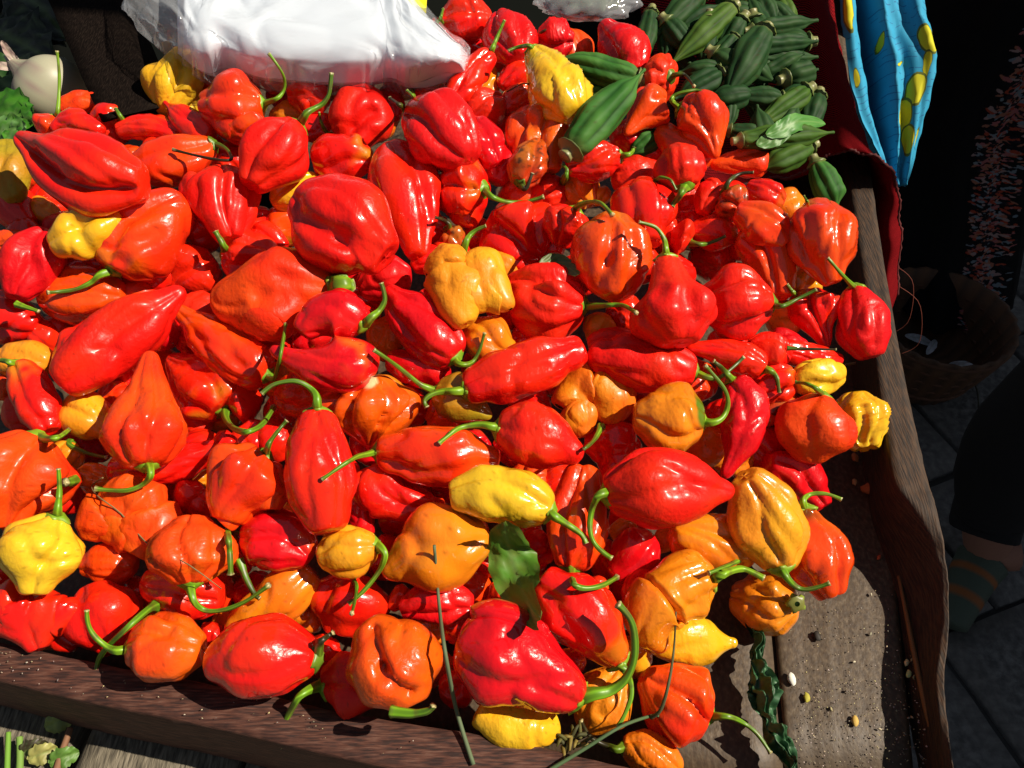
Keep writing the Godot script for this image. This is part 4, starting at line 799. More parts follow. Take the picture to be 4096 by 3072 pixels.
	pod("dark-shadowed red pepper with drooping stem on the front board", "R", [[V(-820, 7003, -1303), V(-689, 7007, -1312), V(-543, 6983, -1260), 214, 270, 283, 246, 145]], {"c": 4, "cd": 0.1, "st": 1.3, "stem": [V(-820, 7003, -1303), V(-853, 7066, -1268), V(-879, 7142, -1212), V(-929, 7050, -1193), V(-966, 6980, -1161), V(-983, 6941, -1130), V(-986, 6926, -1100), V(-981, 6917, -1081), V(-974, 6912, -1070)]})
	pod("small glossy crimson pepper in the front gap behind the grass blade", "C", [[V(-182, 6980, -1675), V(-349, 6989, -1694), V(-527, 6971, -1656), 134, 186, 195, 164, 113]], {"c": 4, "cd": 0.12})
	pod("dim orange pepper under the large golden one at front", "O", [[V(-498, 6980, -1778), V(-535, 6960, -1735), V(-577, 6935, -1681), 92, 105, 101, 88, 61]], {"c": 2, "cd": 0.08})
	pod("largest crimson-red pepper at the front with thick hooked stem", "C", [[V(283, 7114, -1214), V(27, 7223, -1300), V(-244, 7257, -1375), 217, 290, 340, 360, 247], [V(-168, 7294, -1461), V(-31, 7290, -1452), V(124, 7250, -1368), 135, 162, 170, 155, 116]], {"c": 3, "cd": 0.06, "st": 1.7, "dents": [[V(-20, 7427, -1296), V(62, 7365, -1227), 39, 23], [V(137, 7339, -1228), V(100, 7310, -1192), 31, 15], [V(-159, 7420, -1337), V(-123, 7425, -1393), 27, 14]], "stem": [V(283, 7114, -1214), V(336, 7182, -1202), V(392, 7163, -1216), V(435, 7176, -1233), V(469, 7208, -1254), V(491, 7248, -1284), V(502, 7294, -1319), V(501, 7346, -1361), V(492, 7395, -1398), V(478, 7425, -1421), V(460, 7446, -1437), V(441, 7465, -1450), V(427, 7476, -1459)]})
	pod("yellow pepper under the largest crimson one on the front board", "Y", [[V(199, 6948, -1160), V(24, 6981, -1134), V(-157, 7028, -1180), 142, 185, 193, 181, 130]], {"c": 3, "cd": 0.07})
	pod("orange ribbed pepper right of the largest crimson one", "N", [[V(492, 6865, -1417), V(413, 6812, -1313), V(326, 6739, -1186), 160, 236, 265, 244, 152]], {"c": 6, "cd": 0.11})
	pod("tapering red pepper beside the green and brown leaf at front", "R", [[V(472, 7040, -1391), V(302, 7190, -1539), V(127, 7262, -1679), 162, 255, 299, 283, 170]], {"c": 3, "cd": 0.08, "st": 1.1, "dents": [[V(165, 7330, -1538), V(302, 7233, -1416), 36, 14]], "stem": [V(472, 7040, -1391), V(477, 7086, -1352), V(495, 7056, -1340), V(511, 7017, -1327), V(520, 7000, -1304), V(521, 6988, -1279), V(516, 6975, -1253), V(503, 6960, -1223), V(487, 6947, -1193), V(470, 6935, -1168), V(457, 6928, -1151)]})
	pod("golden pepper sliver behind the thick hooked stem at front", "G", [[V(564, 6822, -1598), V(592, 6759, -1535), V(616, 6672, -1450), 115, 155, 155, 137, 93]], {"c": 2, "cd": 0.08})
	pod("small red pepper squeezed between two big ones near the front", "R", [[V(329, 6933, -1459), V(256, 6931, -1430), V(171, 6934, -1407), 92, 117, 126, 109, 71]], {"c": 2, "cd": 0.08})
	pod("tall ribbed orange-red pepper with calyx at its lower end", "O", [[V(271, 7111, -1802), V(315, 7206, -2017), V(348, 7306, -2252), 202, 276, 267, 219, 175]], {"c": 5, "cd": 0.13, "st": 1.3, "stem": [V(271, 7111, -1802), V(264, 7246, -1697), V(261, 7403, -1582), V(280, 7396, -1572), V(306, 7390, -1570), V(342, 7379, -1578), V(384, 7347, -1604), V(437, 7235, -1680), V(479, 7145, -1745)]})
	pod("large glossy lobed red pepper with thin stem drooping at its left", "R", [[V(430, 7369, -2047), V(715, 7378, -2082), V(1041, 7313, -2098), 246, 359, 368, 282, 124]], {"c": 5, "cd": 0.12, "st": 1.3, "dents": [[V(705, 7556, -2045), V(724, 7509, -1978), 38, 17]], "stem": [V(430, 7369, -2047), V(422, 7425, -2021), V(389, 7464, -1985), V(372, 7412, -1980), V(360, 7362, -1961), V(353, 7329, -1923), V(355, 7306, -1881), V(369, 7281, -1852), V(391, 7269, -1824), V(423, 7260, -1798), V(450, 7255, -1780)]})
	pod("big golden pepper with bumpy shine right of the lobed red one", "G", [[V(1268, 7068, -1819), V(1223, 7153, -2023), V(1095, 7334, -2181), 208, 314, 337, 310, 199]], {"c": 4, "cd": 0.11, "lump": 0.07, "st": 1.1, "dents": [[V(1080, 7348, -2056), V(1109, 7248, -1919), 35, 18]], "stem": [V(1268, 7068, -1819), V(1262, 7110, -1776), V(1278, 7096, -1758), V(1309, 7055, -1755), V(1337, 7038, -1744), V(1364, 7040, -1736), V(1395, 7049, -1735), V(1438, 7068, -1740), V(1473, 7085, -1747)]})
	pod("orange pepper with dark calyx between the two golden ones", "N", [[V(1192, 6936, -1978), V(986, 7024, -1996), V(758, 7101, -2003), 208, 276, 285, 253, 181]], {"c": 5, "cd": 0.1, "st": 1.1, "stem": [V(1192, 6936, -1978), V(1145, 6994, -1934), V(1069, 7064, -1868), V(992, 7153, -1797), V(919, 7225, -1739), V(876, 7242, -1716)]})
	pod("folded golden-orange pepper with star calyx at the right front", "N", [[V(924, 7045, -1769), V(784, 7078, -1729), V(632, 7069, -1642), 260, 311, 303, 260, 196], [V(733, 7064, -1686), V(632, 7034, -1598), V(712, 6913, -1502), 196, 243, 239, 196, 132]], {"c": 4, "cd": 0.07, "st": 1.6, "stem": [V(924, 7045, -1769), V(929, 7117, -1750), V(936, 7212, -1722), V(986, 7173, -1758), V(1034, 7139, -1787), V(1066, 7122, -1798), V(1092, 7121, -1792), V(1130, 7118, -1772), V(1161, 7113, -1754)]})
	pod("yellow pepper with pointed right tip on the tray floor", "Y", [[V(652, 6872, -1595), V(849, 6802, -1592), V(1078, 6796, -1579), 186, 230, 239, 195, 62]], {"c": 3, "cd": 0.09})
	pod("orange pepper with brown shoulder and deep groove at right", "T", [[V(1454, 7067, -2158), V(1483, 6986, -1966), V(1548, 6897, -1761), 145, 254, 290, 276, 163]], {"c": 4, "cd": 0.13, "brown": 1, "stem": [V(1454, 7067, -2158), V(1427, 7133, -2143), V(1429, 7144, -2161), V(1455, 7129, -2189), V(1481, 7131, -2201), V(1515, 7140, -2199), V(1552, 7145, -2192), V(1589, 7145, -2176), V(1616, 7142, -2162)]})
	pod("bright orange ribbed pepper with stemless star scar on tray floor", "N", [[V(1386, 6845, -1754), V(1257, 6786, -1789), V(1105, 6735, -1843), 220, 289, 279, 243, 183]], {"c": 9, "cd": 0.08, "st": 1.3, "nub": 1, "stem": [V(1386, 6845, -1754), V(1358, 6902, -1728), V(1344, 6945, -1708), V(1345, 6945, -1708), V(1347, 6945, -1709), V(1348, 6946, -1709)]})
	pod("red-orange pepper alone on the tray floor with long pale stem", "O", [[V(882, 6805, -1233), V(744, 6834, -1298), V(585, 6897, -1388), 276, 360, 352, 297, 184]], {"c": 5, "cd": 0.12, "stem": [V(882, 6805, -1233), V(909, 6868, -1215), V(945, 6900, -1203), V(994, 6851, -1207), V(1034, 6823, -1197), V(1063, 6818, -1177), V(1090, 6809, -1152), V(1117, 6793, -1116), V(1137, 6780, -1085)]})
	pod("small shrivelled orange pepper at the bottom edge with dry stem", "N", [[V(492, 6762, -1119), V(608, 6749, -1091), V(743, 6715, -1016), 111, 160, 172, 168, 127]], {"c": 6, "cd": 0.14, "wr": 0.07, "dk": 1, "stem": [V(492, 6762, -1119), V(461, 6816, -1090), V(431, 6792, -1108), V(388, 6797, -1123), V(346, 6823, -1138), V(318, 6860, -1166), V(300, 6892, -1189)]})
	pod("orange pepper with green patch and stem looping above it", "N", [[V(941, 7352, -2478), V(778, 7360, -2493), V(598, 7366, -2508), 257, 335, 340, 285, 193]], {"c": 5, "cd": 0.1, "green": 1, "st": 1.1, "stem": [V(941, 7352, -2478), V(977, 7397, -2439), V(1024, 7402, -2460), V(1053, 7413, -2499), V(1060, 7448, -2527), V(1051, 7481, -2552), V(1026, 7516, -2578), V(978, 7563, -2609), V(935, 7602, -2635)]})
	pod("glossy orange pepper of three knobs half in shade", "N", [[V(447, 7298, -2865), V(516, 7248, -2747), V(496, 7180, -2591), 219, 257, 257, 223, 151], [V(451, 7278, -2818), V(339, 7258, -2771), V(247, 7218, -2678), 194, 209, 185, 151, 107], [V(288, 7218, -2678), V(336, 7193, -2621), V(382, 7159, -2541), 146, 175, 180, 155, 117]], {"c": 2, "cd": 0.05, "dk": 0.5, "stem": [V(458, 7224, -2546), V(440, 7250, -2496), V(414, 7293, -2424), V(385, 7363, -2344), V(350, 7455, -2254), V(333, 7458, -2237)], "calyx": false})
	pod("orange pepper peeking out behind the green-patched one", "O", [[V(1033, 7227, -2758), V(943, 7241, -2791), V(834, 7237, -2781), 123, 142, 137, 118, 83]], {"c": 3, "cd": 0.1})
	pod("long curved crimson pepper standing right of the green-patched orange one", "C", [[V(1128, 7383, -2723), V(1174, 7288, -2548), V(1054, 7147, -2280), 168, 225, 225, 192, 80]], {"c": 3, "cd": 0.1, "dk": 0.6, "stem": [V(1128, 7383, -2723), V(1094, 7443, -2701), V(1075, 7455, -2721), V(1063, 7448, -2755), V(1041, 7457, -2772), V(1023, 7470, -2779)]})
	pod("straight red pepper lying across below the bell-shaped one", "R", [[V(947, 7378, -2780), V(687, 7397, -2827), V(385, 7414, -2867), 221, 254, 269, 254, 178]], {"c": 3, "cd": 0.08, "dk": 0.7, "stem": [V(947, 7378, -2780), V(987, 7409, -2724), V(1036, 7409, -2716), V(1060, 7438, -2705), V(1087, 7460, -2715), V(1141, 7462, -2766), V(1180, 7479, -2799)]})
	pod("red pepper edge showing above the straight horizontal one", "R", [[V(677, 7340, -3000), V(546, 7351, -3024), V(403, 7343, -3007), 129, 149, 149, 129, 95]], {"c": 2, "cd": 0.08})
	pod("dark red pepper in shadow below the three-knobbed orange one", "R", [[V(666, 7045, -2490), V(534, 7065, -2535), V(381, 7080, -2569), 200, 273, 273, 224, 151]], {"c": 3, "cd": 0.12})
	pod("red pepper in shade under the bell-shaped one at left", "R", [[V(572, 7353, -3353), V(633, 7315, -3262), V(693, 7277, -3173), 161, 187, 187, 161, 114]], {"c": 2, "cd": 0.08})
	pod("crimson striped pepper in the gap right of the lime calyx", "C", [[V(-576, 7392, -3491), V(-715, 7384, -3472), V(-870, 7359, -3411), 190, 253, 253, 211, 158]], {"c": 5, "cd": 0.1})
	pod("red pepper behind the golden three-lobed one at its left", "R", [[V(-400, 7394, -3659), V(-488, 7383, -3631), V(-581, 7363, -3585), 167, 178, 167, 140, 102]], {"c": 2, "cd": 0.08})
	pod("crimson pepper in shadow below the large glossy lobed one", "C", [[V(700, 7025, -2008), V(594, 6999, -1934), V(489, 6961, -1842), 184, 238, 243, 207, 139]], {"c": 3, "cd": 0.1})
	pod("golden pepper bottom peeking under the large lobed red one", "G", [[V(609, 7037, -2091), V(546, 7025, -2059), V(483, 7014, -2032), 96, 110, 105, 96, 69]], {"c": 2, "cd": 0.08})
	pod("orange pepper shadowed behind the folded golden-orange one", "N", [[V(868, 6986, -2082), V(786, 6982, -2045), V(699, 6962, -1984), 119, 138, 133, 115, 83]], {"c": 2, "cd": 0.08})
	pod("red pepper in shade left of the folded golden-orange one", "R", [[V(655, 7010, -1849), V(608, 6960, -1759), V(561, 6901, -1658), 137, 159, 159, 137, 97]], {"c": 2, "cd": 0.1})
	pod("dark crimson pepper behind the leaf near the front", "C", [[V(178, 7051, -2006), V(110, 7023, -1946), V(36, 6989, -1870), 157, 184, 179, 157, 112]], {"c": 2, "cd": 0.1})
	pod("red pepper glimpsed in the black gap below the hanging calyx", "R", [[V(457, 6961, -1801), V(389, 6957, -1779), V(313, 6948, -1750), 88, 102, 97, 84, 62]], {"c": 2, "cd": 0.08})
	pod("long red pepper in shade behind the lantern-shaped one", "R", [[V(-2007, 7178, -2320), V(-1744, 7182, -2329), V(-1464, 7225, -2428), 167, 199, 190, 176, 121]], {"c": 2, "cd": 0.08})
	pod("small round red pepper above the crumpled pleated one", "R", [[V(-1433, 7201, -2516), V(-1462, 7185, -2478), V(-1495, 7163, -2427), 109, 118, 118, 109, 80]], {"c": 2, "cd": 0.08})
	pod("dark red pepper in shadow right of the lumpy many-lobed one", "R", [[V(-1531, 7107, -2249), V(-1595, 7083, -2196), V(-1669, 7060, -2144), 166, 212, 212, 166, 115]], {"c": 2, "cd": 0.08})
	pod("dull olive-yellow pepper cut by the left edge in shade", "V", [[V(-3086, 7685, -4377), V(-3036, 7611, -4188), V(-2957, 7533, -3993), 174, 235, 246, 207, 146]], {"c": 3, "cd": 0.1, "green": 0})
	pod("dark red pepper at left edge under the olive-yellow one", "R", [[V(-3132, 7482, -4156), V(-3040, 7439, -4052), V(-2917, 7393, -3941), 232, 260, 254, 203, 141]], {"c": 2, "cd": 0.08})
	pod("dark orange-brown pepper behind the yellow two-lobed one at left", "N", [[V(-2962, 7432, -4106), V(-2871, 7414, -4062), V(-2754, 7386, -3995), 131, 153, 148, 125, 85]], {"c": 2, "cd": 0.08})
	pod("red pepper beneath the long diagonal dark red one", "R", [[V(-2253, 7365, -3065), V(-2339, 7331, -2984), V(-2447, 7291, -2888), 159, 204, 204, 154, 109]], {"c": 2, "cd": 0.08})
	pod("dark red pepper in the black gap above the star-calyx one", "R", [[V(-1541, 7420, -3879), V(-1453, 7400, -3830), V(-1342, 7373, -3766), 144, 166, 160, 133, 94]], {"c": 2, "cd": 0.08})
	pod("orange-red pepper sliver at top edge right of the bag", "O", [[V(-581, 7769, -5666), V(-522, 7760, -5643), V(-449, 7742, -5598), 130, 143, 137, 117, 85]], {"c": 2, "cd": 0.08})
	pod("orange pepper sliver under the bag near the curled stem", "O", [[V(-1508, 7652, -5107), V(-1589, 7654, -5114), V(-1686, 7665, -5142), 143, 156, 150, 131, 94]], {"c": 2, "cd": 0.08})
	pod("dark red pepper in shade under the left part of bag", "R", [[V(-1880, 7653, -5146), V(-1961, 7660, -5163), V(-2055, 7663, -5170), 144, 163, 157, 138, 94]], {"c": 2, "cd": 0.08})
	pod("orange-red pepper glimpsed under the dark red pepper in shade under the left part of bag", "O", [[V(-2073, 7597, -5495), V(-1971, 7674, -5587), V(-1868, 7751, -5678), 230, 289, 295, 256, 164]], {"c": 3, "cd": 0.1, "group": "peppers buried in the heap"})
	pod("shaded red pepper glimpsed beneath the orange pepper sliver under the bag near the curled stem", "R", [[V(-1540, 7617, -5524), V(-1669, 7675, -5593), V(-1798, 7733, -5662), 230, 289, 295, 256, 164]], {"c": 3, "cd": 0.1, "group": "peppers buried in the heap"})
	pod("red pepper glimpsed under the glossy red pepper under the bag behind the thick S-shaped stem", "R", [[V(-1705, 7694, -5584), V(-1555, 7667, -5551), V(-1404, 7639, -5518), 229, 288, 294, 255, 163]], {"c": 3, "cd": 0.1, "group": "peppers buried in the heap"})
	pod("red pepper glimpsed under the crimson pepper seen between two-lobed red pepper and large crimson one", "R", [[V(-1280, 7633, -5504), V(-1131, 7665, -5542), V(-982, 7697, -5580), 229, 287, 294, 255, 163]], {"c": 3, "cd": 0.1, "group": "peppers buried in the heap"})
	pod("red pepper glimpsed under the orange pepper half hidden under the lower edge of the bag", "R", [[V(-957, 7737, -5567), V(-885, 7649, -5462), V(-812, 7560, -5356), 227, 286, 292, 253, 162]], {"c": 3, "cd": 0.1, "group": "peppers buried in the heap"})
	pod("shaded red pepper glimpsed beneath the orange-red pepper sliver at top edge right of the bag", "R", [[V(-814, 7746, -5615), V(-737, 7659, -5511), V(-660, 7571, -5407), 228, 287, 293, 254, 163]], {"c": 3, "cd": 0.1, "group": "peppers buried in the heap"})
	pod("shaded crimson pepper glimpsed beneath the wrinkled crimson pepper behind the slanting narrow red one", "C", [[V(-214, 7585, -5645), V(-372, 7603, -5666), V(-529, 7621, -5687), 234, 294, 300, 260, 167]], {"c": 3, "cd": 0.1, "group": "peppers buried in the heap"})
	pod("shaded red pepper glimpsed beneath the dark red pepper left of the long wrinkled yellow one", "R", [[V(-184, 7725, -5601), V(-62, 7662, -5526), V(59, 7598, -5450), 228, 287, 294, 254, 163]], {"c": 3, "cd": 0.1, "group": "peppers buried in the heap"})
	pod("orange-red pepper glimpsed under the wrinkled crimson pepper with thin dark stem under the herb bag", "O", [[V(517, 7581, -5458), V(425, 7663, -5555), V(333, 7744, -5652), 229, 288, 294, 255, 164]], {"c": 3, "cd": 0.1, "group": "peppers buried in the heap"})
	pod("shaded orange-red pepper glimpsed beneath the plump orange-red pepper with curled stem just below the bag", "O", [[V(-1887, 7523, -5048), V(-2011, 7578, -5113), V(-2136, 7633, -5179), 220, 277, 283, 246, 157]], {"c": 3, "cd": 0.1, "group": "peppers buried in the heap"})
	pod("red pepper glimpsed under the large lobed red pepper with thick S-shaped stem below the bag", "R", [[V(-1885, 7685, -5276), V(-1880, 7587, -5159), V(-1876, 7490, -5043), 221, 278, 285, 247, 158]], {"c": 3, "cd": 0.1, "group": "peppers buried in the heap"})
	pod("shaded crimson pepper glimpsed beneath the red pepper with two swollen lobes directly below the bag", "C", [[V(-1396, 7491, -5225), V(-1550, 7501, -5236), V(-1704, 7510, -5247), 226, 284, 290, 252, 161]], {"c": 3, "cd": 0.1, "group": "peppers buried in the heap"})
	pod("shaded orange pepper glimpsed beneath the broad red pepper with dimpled front beside the S-stemmed pepper", "N", [[V(-1142, 7582, -5224), V(-1290, 7607, -5253), V(-1439, 7631, -5283), 223, 280, 287, 249, 159]], {"c": 3, "cd": 0.1, "group": "peppers buried in the heap"})
	pod("red pepper glimpsed under the large crimson ribbed pepper with dark stub stem below the bag", "R", [[V(-996, 7661, -5244), V(-1095, 7587, -5156), V(-1195, 7513, -5069), 221, 278, 284, 247, 158]], {"c": 3, "cd": 0.1, "group": "peppers buried in the heap"})
	pod("orange pepper glimpsed under the red pepper with pale scarred edge below the slanting narrow one", "N", [[V(-860, 7670, -5331), V(-742, 7607, -5256), V(-624, 7544, -5182), 223, 281, 287, 249, 159]], {"c": 3, "cd": 0.1, "group": "peppers buried in the heap"})
	pod("shaded red pepper glimpsed beneath the long wrinkled yellow pepper lying beside the bright green okra", "R", [[V(-353, 7548, -5123), V(-490, 7590, -5174), V(-627, 7633, -5225), 222, 279, 285, 247, 158]], {"c": 3, "cd": 0.1, "group": "peppers buried in the heap"})
	pod("shaded orange pepper glimpsed beneath the three-lobed orange pepper left of the bright green okra", "N", [[V(-261, 7501, -5070), V(-205, 7591, -5179), V(-149, 7682, -5287), 222, 279, 285, 247, 158]], {"c": 3, "cd": 0.1, "group": "peppers buried in the heap"})
	pod("shaded orange pepper glimpsed beneath the yellow pepper peeking out above the biggest round red one", "N", [[V(-1605, 7542, -4861), V(-1461, 7522, -4837), V(-1316, 7502, -4813), 215, 270, 277, 240, 154]], {"c": 3, "cd": 0.1, "group": "peppers buried in the heap"})
	pod("orange pepper glimpsed under the biggest round red pepper with deep curved fold across its front", "N", [[V(-1035, 7501, -4847), V(-895, 7531, -4882), V(-754, 7560, -4917), 216, 272, 278, 241, 154]], {"c": 3, "cd": 0.1, "group": "peppers buried in the heap"})
	pod("shaded red pepper glimpsed beneath the rotting brown-orange pepper with fuzzy green calyx and dark stem", "R", [[V(-216, 7472, -4837), V(-83, 7515, -4888), V(49, 7558, -4940), 217, 272, 279, 241, 155]], {"c": 3, "cd": 0.1, "group": "peppers buried in the heap"})
	pod("shaded red pepper glimpsed beneath the dull olive-yellow pepper cut by the left edge in shade", "R", [[V(-3154, 7358, -4356), V(-3104, 7444, -4458), V(-3053, 7529, -4560), 208, 261, 267, 232, 149]], {"c": 3, "cd": 0.1, "group": "peppers buried in the heap"})
	pod("orange-red pepper glimpsed under the red pepper between the pointed dark red one and the post", "O", [[V(-2498, 7519, -4549), V(-2416, 7444, -4460), V(-2333, 7369, -4371), 208, 261, 267, 232, 149]], {"c": 3, "cd": 0.1, "group": "peppers buried in the heap"})
	pod("red pepper glimpsed under the orange-red pepper whose dark stem bends back over its own body", "R", [[V(-2247, 7557, -4667), V(-2254, 7464, -4557), V(-2260, 7372, -4447), 210, 264, 270, 234, 150]], {"c": 3, "cd": 0.1, "group": "peppers buried in the heap"})
	pod("shaded red pepper glimpsed beneath the fat two-lobed orange-red pepper with stem to the lower left", "R", [[V(-1898, 7537, -4669), V(-2000, 7471, -4591), V(-2103, 7406, -4513), 210, 265, 271, 234, 150]], {"c": 3, "cd": 0.1, "group": "peppers buried in the heap"})
	pod("red pepper glimpsed under the dark red pepper in the black gap above the star-calyx one", "R", [[V(-1921, 7427, -4488), V(-1786, 7458, -4525), V(-1650, 7488, -4562), 209, 263, 269, 233, 149]], {"c": 3, "cd": 0.1, "group": "peppers buried in the heap"})
	pod("orange pepper glimpsed under the red pepper with upright pale calyx right of the rotting one", "N", [[V(-6, 7554, -4657), V(-24, 7462, -4547), V(-42, 7371, -4438), 210, 264, 270, 234, 150]], {"c": 3, "cd": 0.1, "group": "peppers buried in the heap"})
	pod("shaded red pepper glimpsed beneath the dark orange-brown pepper behind the yellow two-lobed one at left", "R", [[V(-2822, 7323, -4276), V(-2963, 7312, -4264), V(-3104, 7302, -4251), 207, 260, 266, 231, 148]], {"c": 3, "cd": 0.1, "group": "peppers buried in the heap"})
	pod("red pepper glimpsed under the red pepper with star-like green calyx behind the long dented one", "R", [[V(-1615, 7364, -4205), V(-1742, 7400, -4249), V(-1870, 7437, -4293), 204, 256, 262, 227, 146]], {"c": 3, "cd": 0.1, "group": "peppers buried in the heap"})
	pod("orange-red pepper glimpsed under the crimson striped pepper in the gap right of the lime calyx", "O", [[V(-797, 7445, -4249), V(-900, 7386, -4178), V(-1004, 7326, -4107), 203, 255, 260, 226, 145]], {"c": 3, "cd": 0.1, "group": "peppers buried in the heap"})
	pod("shaded orange-red pepper glimpsed beneath the knobbly many-lobed red pepper behind the golden three-lobed one", "O", [[V(181, 7422, -4263), V(50, 7392, -4227), V(-82, 7362, -4191), 204, 256, 262, 227, 145]], {"c": 3, "cd": 0.1, "group": "peppers buried in the heap"})
	pod("shaded orange pepper glimpsed beneath the lumpy orange pepper behind the two green stems mid heap", "N", [[V(556, 7348, -4444), V(421, 7314, -4404), V(287, 7280, -4364), 210, 265, 271, 235, 150]], {"c": 3, "cd": 0.1, "group": "peppers buried in the heap"})
	pod("shaded red pepper glimpsed beneath the small folded red pepper left of the spotted blemished one", "R", [[V(1170, 7443, -4281), V(1053, 7395, -4223), V(935, 7347, -4166), 203, 256, 262, 227, 145]], {"c": 3, "cd": 0.1, "group": "peppers buried in the heap"})
	pod("shaded red pepper glimpsed beneath the blemished red pepper with dark spots and dried black calyx", "R", [[V(1290, 7309, -4090), V(1360, 7386, -4182), V(1430, 7464, -4274), 203, 255, 261, 226, 145]], {"c": 3, "cd": 0.1, "group": "peppers buried in the heap"})
	pod("red pepper glimpsed under the crimson dented pepper at the left edge below the yellow one", "R", [[V(-3052, 7381, -3997), V(-2955, 7320, -3924), V(-2858, 7259, -3851), 198, 249, 255, 221, 142]], {"c": 3, "cd": 0.1, "group": "peppers buried in the heap"})
	pod("crimson pepper glimpsed under the yellow two-lobed pepper between two big reds at the left side", "C", [[V(-2667, 7413, -4024), V(-2724, 7334, -3930), V(-2781, 7255, -3836), 198, 249, 254, 220, 141]], {"c": 3, "cd": 0.1, "group": "peppers buried in the heap"})
	pod("shaded red pepper glimpsed beneath the shaded red pepper beneath the star-calyx one at left centre", "R", [[V(-2013, 7312, -3925), V(-1884, 7340, -3958), V(-1755, 7368, -3992), 198, 249, 255, 221, 142]], {"c": 3, "cd": 0.1, "group": "peppers buried in the heap"})
	pod("red pepper glimpsed under the long dented orange-red pepper ending in a fat lime green calyx", "R", [[V(-1484, 7363, -4091), V(-1596, 7311, -4029), V(-1707, 7259, -3967), 201, 253, 258, 224, 144]], {"c": 3, "cd": 0.1, "group": "peppers buried in the heap"})
	pod("shaded orange-red pepper glimpsed beneath the curled crimson-red pepper with tucked tip and bright upright stem", "O", [[V(-1444, 7234, -3945), V(-1404, 7319, -4046), V(-1365, 7404, -4148), 201, 253, 259, 224, 144]], {"c": 3, "cd": 0.1, "group": "peppers buried in the heap"})
	pod("red pepper glimpsed under the shrivelled brown pepper with dark hooked stem in the middle gap", "R", [[V(-623, 7379, -4010), V(-500, 7341, -3964), V(-378, 7303, -3918), 199, 250, 255, 221, 142]], {"c": 3, "cd": 0.1, "group": "peppers buried in the heap"})
	pod("red pepper glimpsed under the golden-yellow pepper of three folded lobes with upright stem mid heap", "R", [[V(-186, 7316, -4107), V(-233, 7232, -4007), V(-280, 7147, -3906), 203, 255, 261, 226, 145]], {"c": 3, "cd": 0.1, "group": "peppers buried in the heap"})
	pod("shaded red pepper glimpsed beneath the pinkish red pepper whose dark-tipped stem points right mid heap", "R", [[V(1061, 7353, -3962), V(937, 7317, -3919), V(813, 7281, -3877), 198, 249, 255, 221, 142]], {"c": 3, "cd": 0.1, "group": "peppers buried in the heap"})
	pod("shaded crimson pepper glimpsed beneath the shaded red pepper behind the dark-tipped stem", "C", [[V(1146, 7401, -4125), V(1115, 7315, -4022), V(1085, 7228, -3919), 201, 252, 258, 224, 143]], {"c": 3, "cd": 0.1, "group": "peppers buried in the heap"})
	pod("red pepper glimpsed under the lumpy orange-red pepper below the smooth one near the right board", "R", [[V(1544, 7295, -3864), V(1415, 7322, -3897), V(1286, 7349, -3929), 197, 248, 254, 220, 141]], {"c": 3, "cd": 0.1, "group": "peppers buried in the heap"})
	pod("shaded red pepper glimpsed beneath the smooth orange-red pepper under the left-pointing stem", "R", [[V(-2750, 7253, -3685), V(-2618, 7262, -3696), V(-2485, 7271, -3707), 194, 244, 250, 216, 139]], {"c": 3, "cd": 0.1, "group": "peppers buried in the heap"})
	pod("red pepper glimpsed under the long dark red pepper lying diagonally at left with nipple tip", "R", [[V(-2311, 7290, -3696), V(-2443, 7283, -3687), V(-2575, 7276, -3679), 193, 243, 248, 215, 138]], {"c": 3, "cd": 0.1, "group": "peppers buried in the heap"})
	pod("red pepper glimpsed under the orange-red pepper with upright stem left of the curled crimson one", "R", [[V(-1997, 7266, -3653), V(-2130, 7265, -3652), V(-2262, 7264, -3651), 193, 243, 248, 215, 138]], {"c": 3, "cd": 0.1, "group": "peppers buried in the heap"})
	pod("shaded red pepper glimpsed beneath the red pepper behind the golden three-lobed one at its left", "R", [[V(-1099, 7246, -3646), V(-1219, 7284, -3691), V(-1338, 7321, -3735), 193, 243, 249, 215, 138]], {"c": 3, "cd": 0.1, "group": "peppers buried in the heap"})
	pod("crimson pepper glimpsed under the long crimson pepper with ribbed shoulder and upright stem at centre", "C", [[V(-868, 7216, -3595), V(-955, 7279, -3671), V(-1043, 7343, -3747), 193, 243, 248, 215, 138]], {"c": 3, "cd": 0.1, "group": "peppers buried in the heap"})
	pod("shaded red pepper glimpsed beneath the smooth orange pepper under the three-lobed golden one", "R", [[V(-339, 7378, -3845), V(-371, 7295, -3745), V(-402, 7212, -3646), 194, 244, 250, 217, 139]], {"c": 3, "cd": 0.1, "group": "peppers buried in the heap"})
	pod("orange pepper glimpsed under the red pepper with thick green stem arched over to the right", "N", [[V(30, 7242, -3640), V(-86, 7283, -3689), V(-202, 7324, -3738), 193, 243, 249, 215, 138]], {"c": 3, "cd": 0.1, "group": "peppers buried in the heap"})
	pod("red pepper glimpsed under the large round orange-red pepper with deep vertical groove and hollow side", "R", [[V(426, 7191, -3534), V(380, 7271, -3629), V(334, 7350, -3723), 192, 242, 247, 214, 137]], {"c": 3, "cd": 0.1, "group": "peppers buried in the heap"})
	pod("red pepper glimpsed under the bell-shaped red pepper with narrow neck and stem curving up left", "R", [[V(640, 7295, -3721), V(772, 7288, -3713), V(905, 7282, -3705), 194, 244, 249, 216, 138]], {"c": 3, "cd": 0.1, "group": "peppers buried in the heap"})
	pod("shaded red pepper glimpsed beneath the red pepper in shade under the bell-shaped one at left", "R", [[V(1084, 7284, -3645), V(954, 7271, -3629), V(823, 7257, -3613), 192, 242, 247, 214, 137]], {"c": 3, "cd": 0.1, "group": "peppers buried in the heap"})
	pod("red pepper glimpsed under the lobed orange-red pepper left of the golden one near the board", "R", [[V(1377, 7172, -3858), V(1240, 7182, -3869), V(1103, 7192, -3881), 201, 253, 258, 224, 144]], {"c": 3, "cd": 0.1, "group": "peppers buried in the heap"})
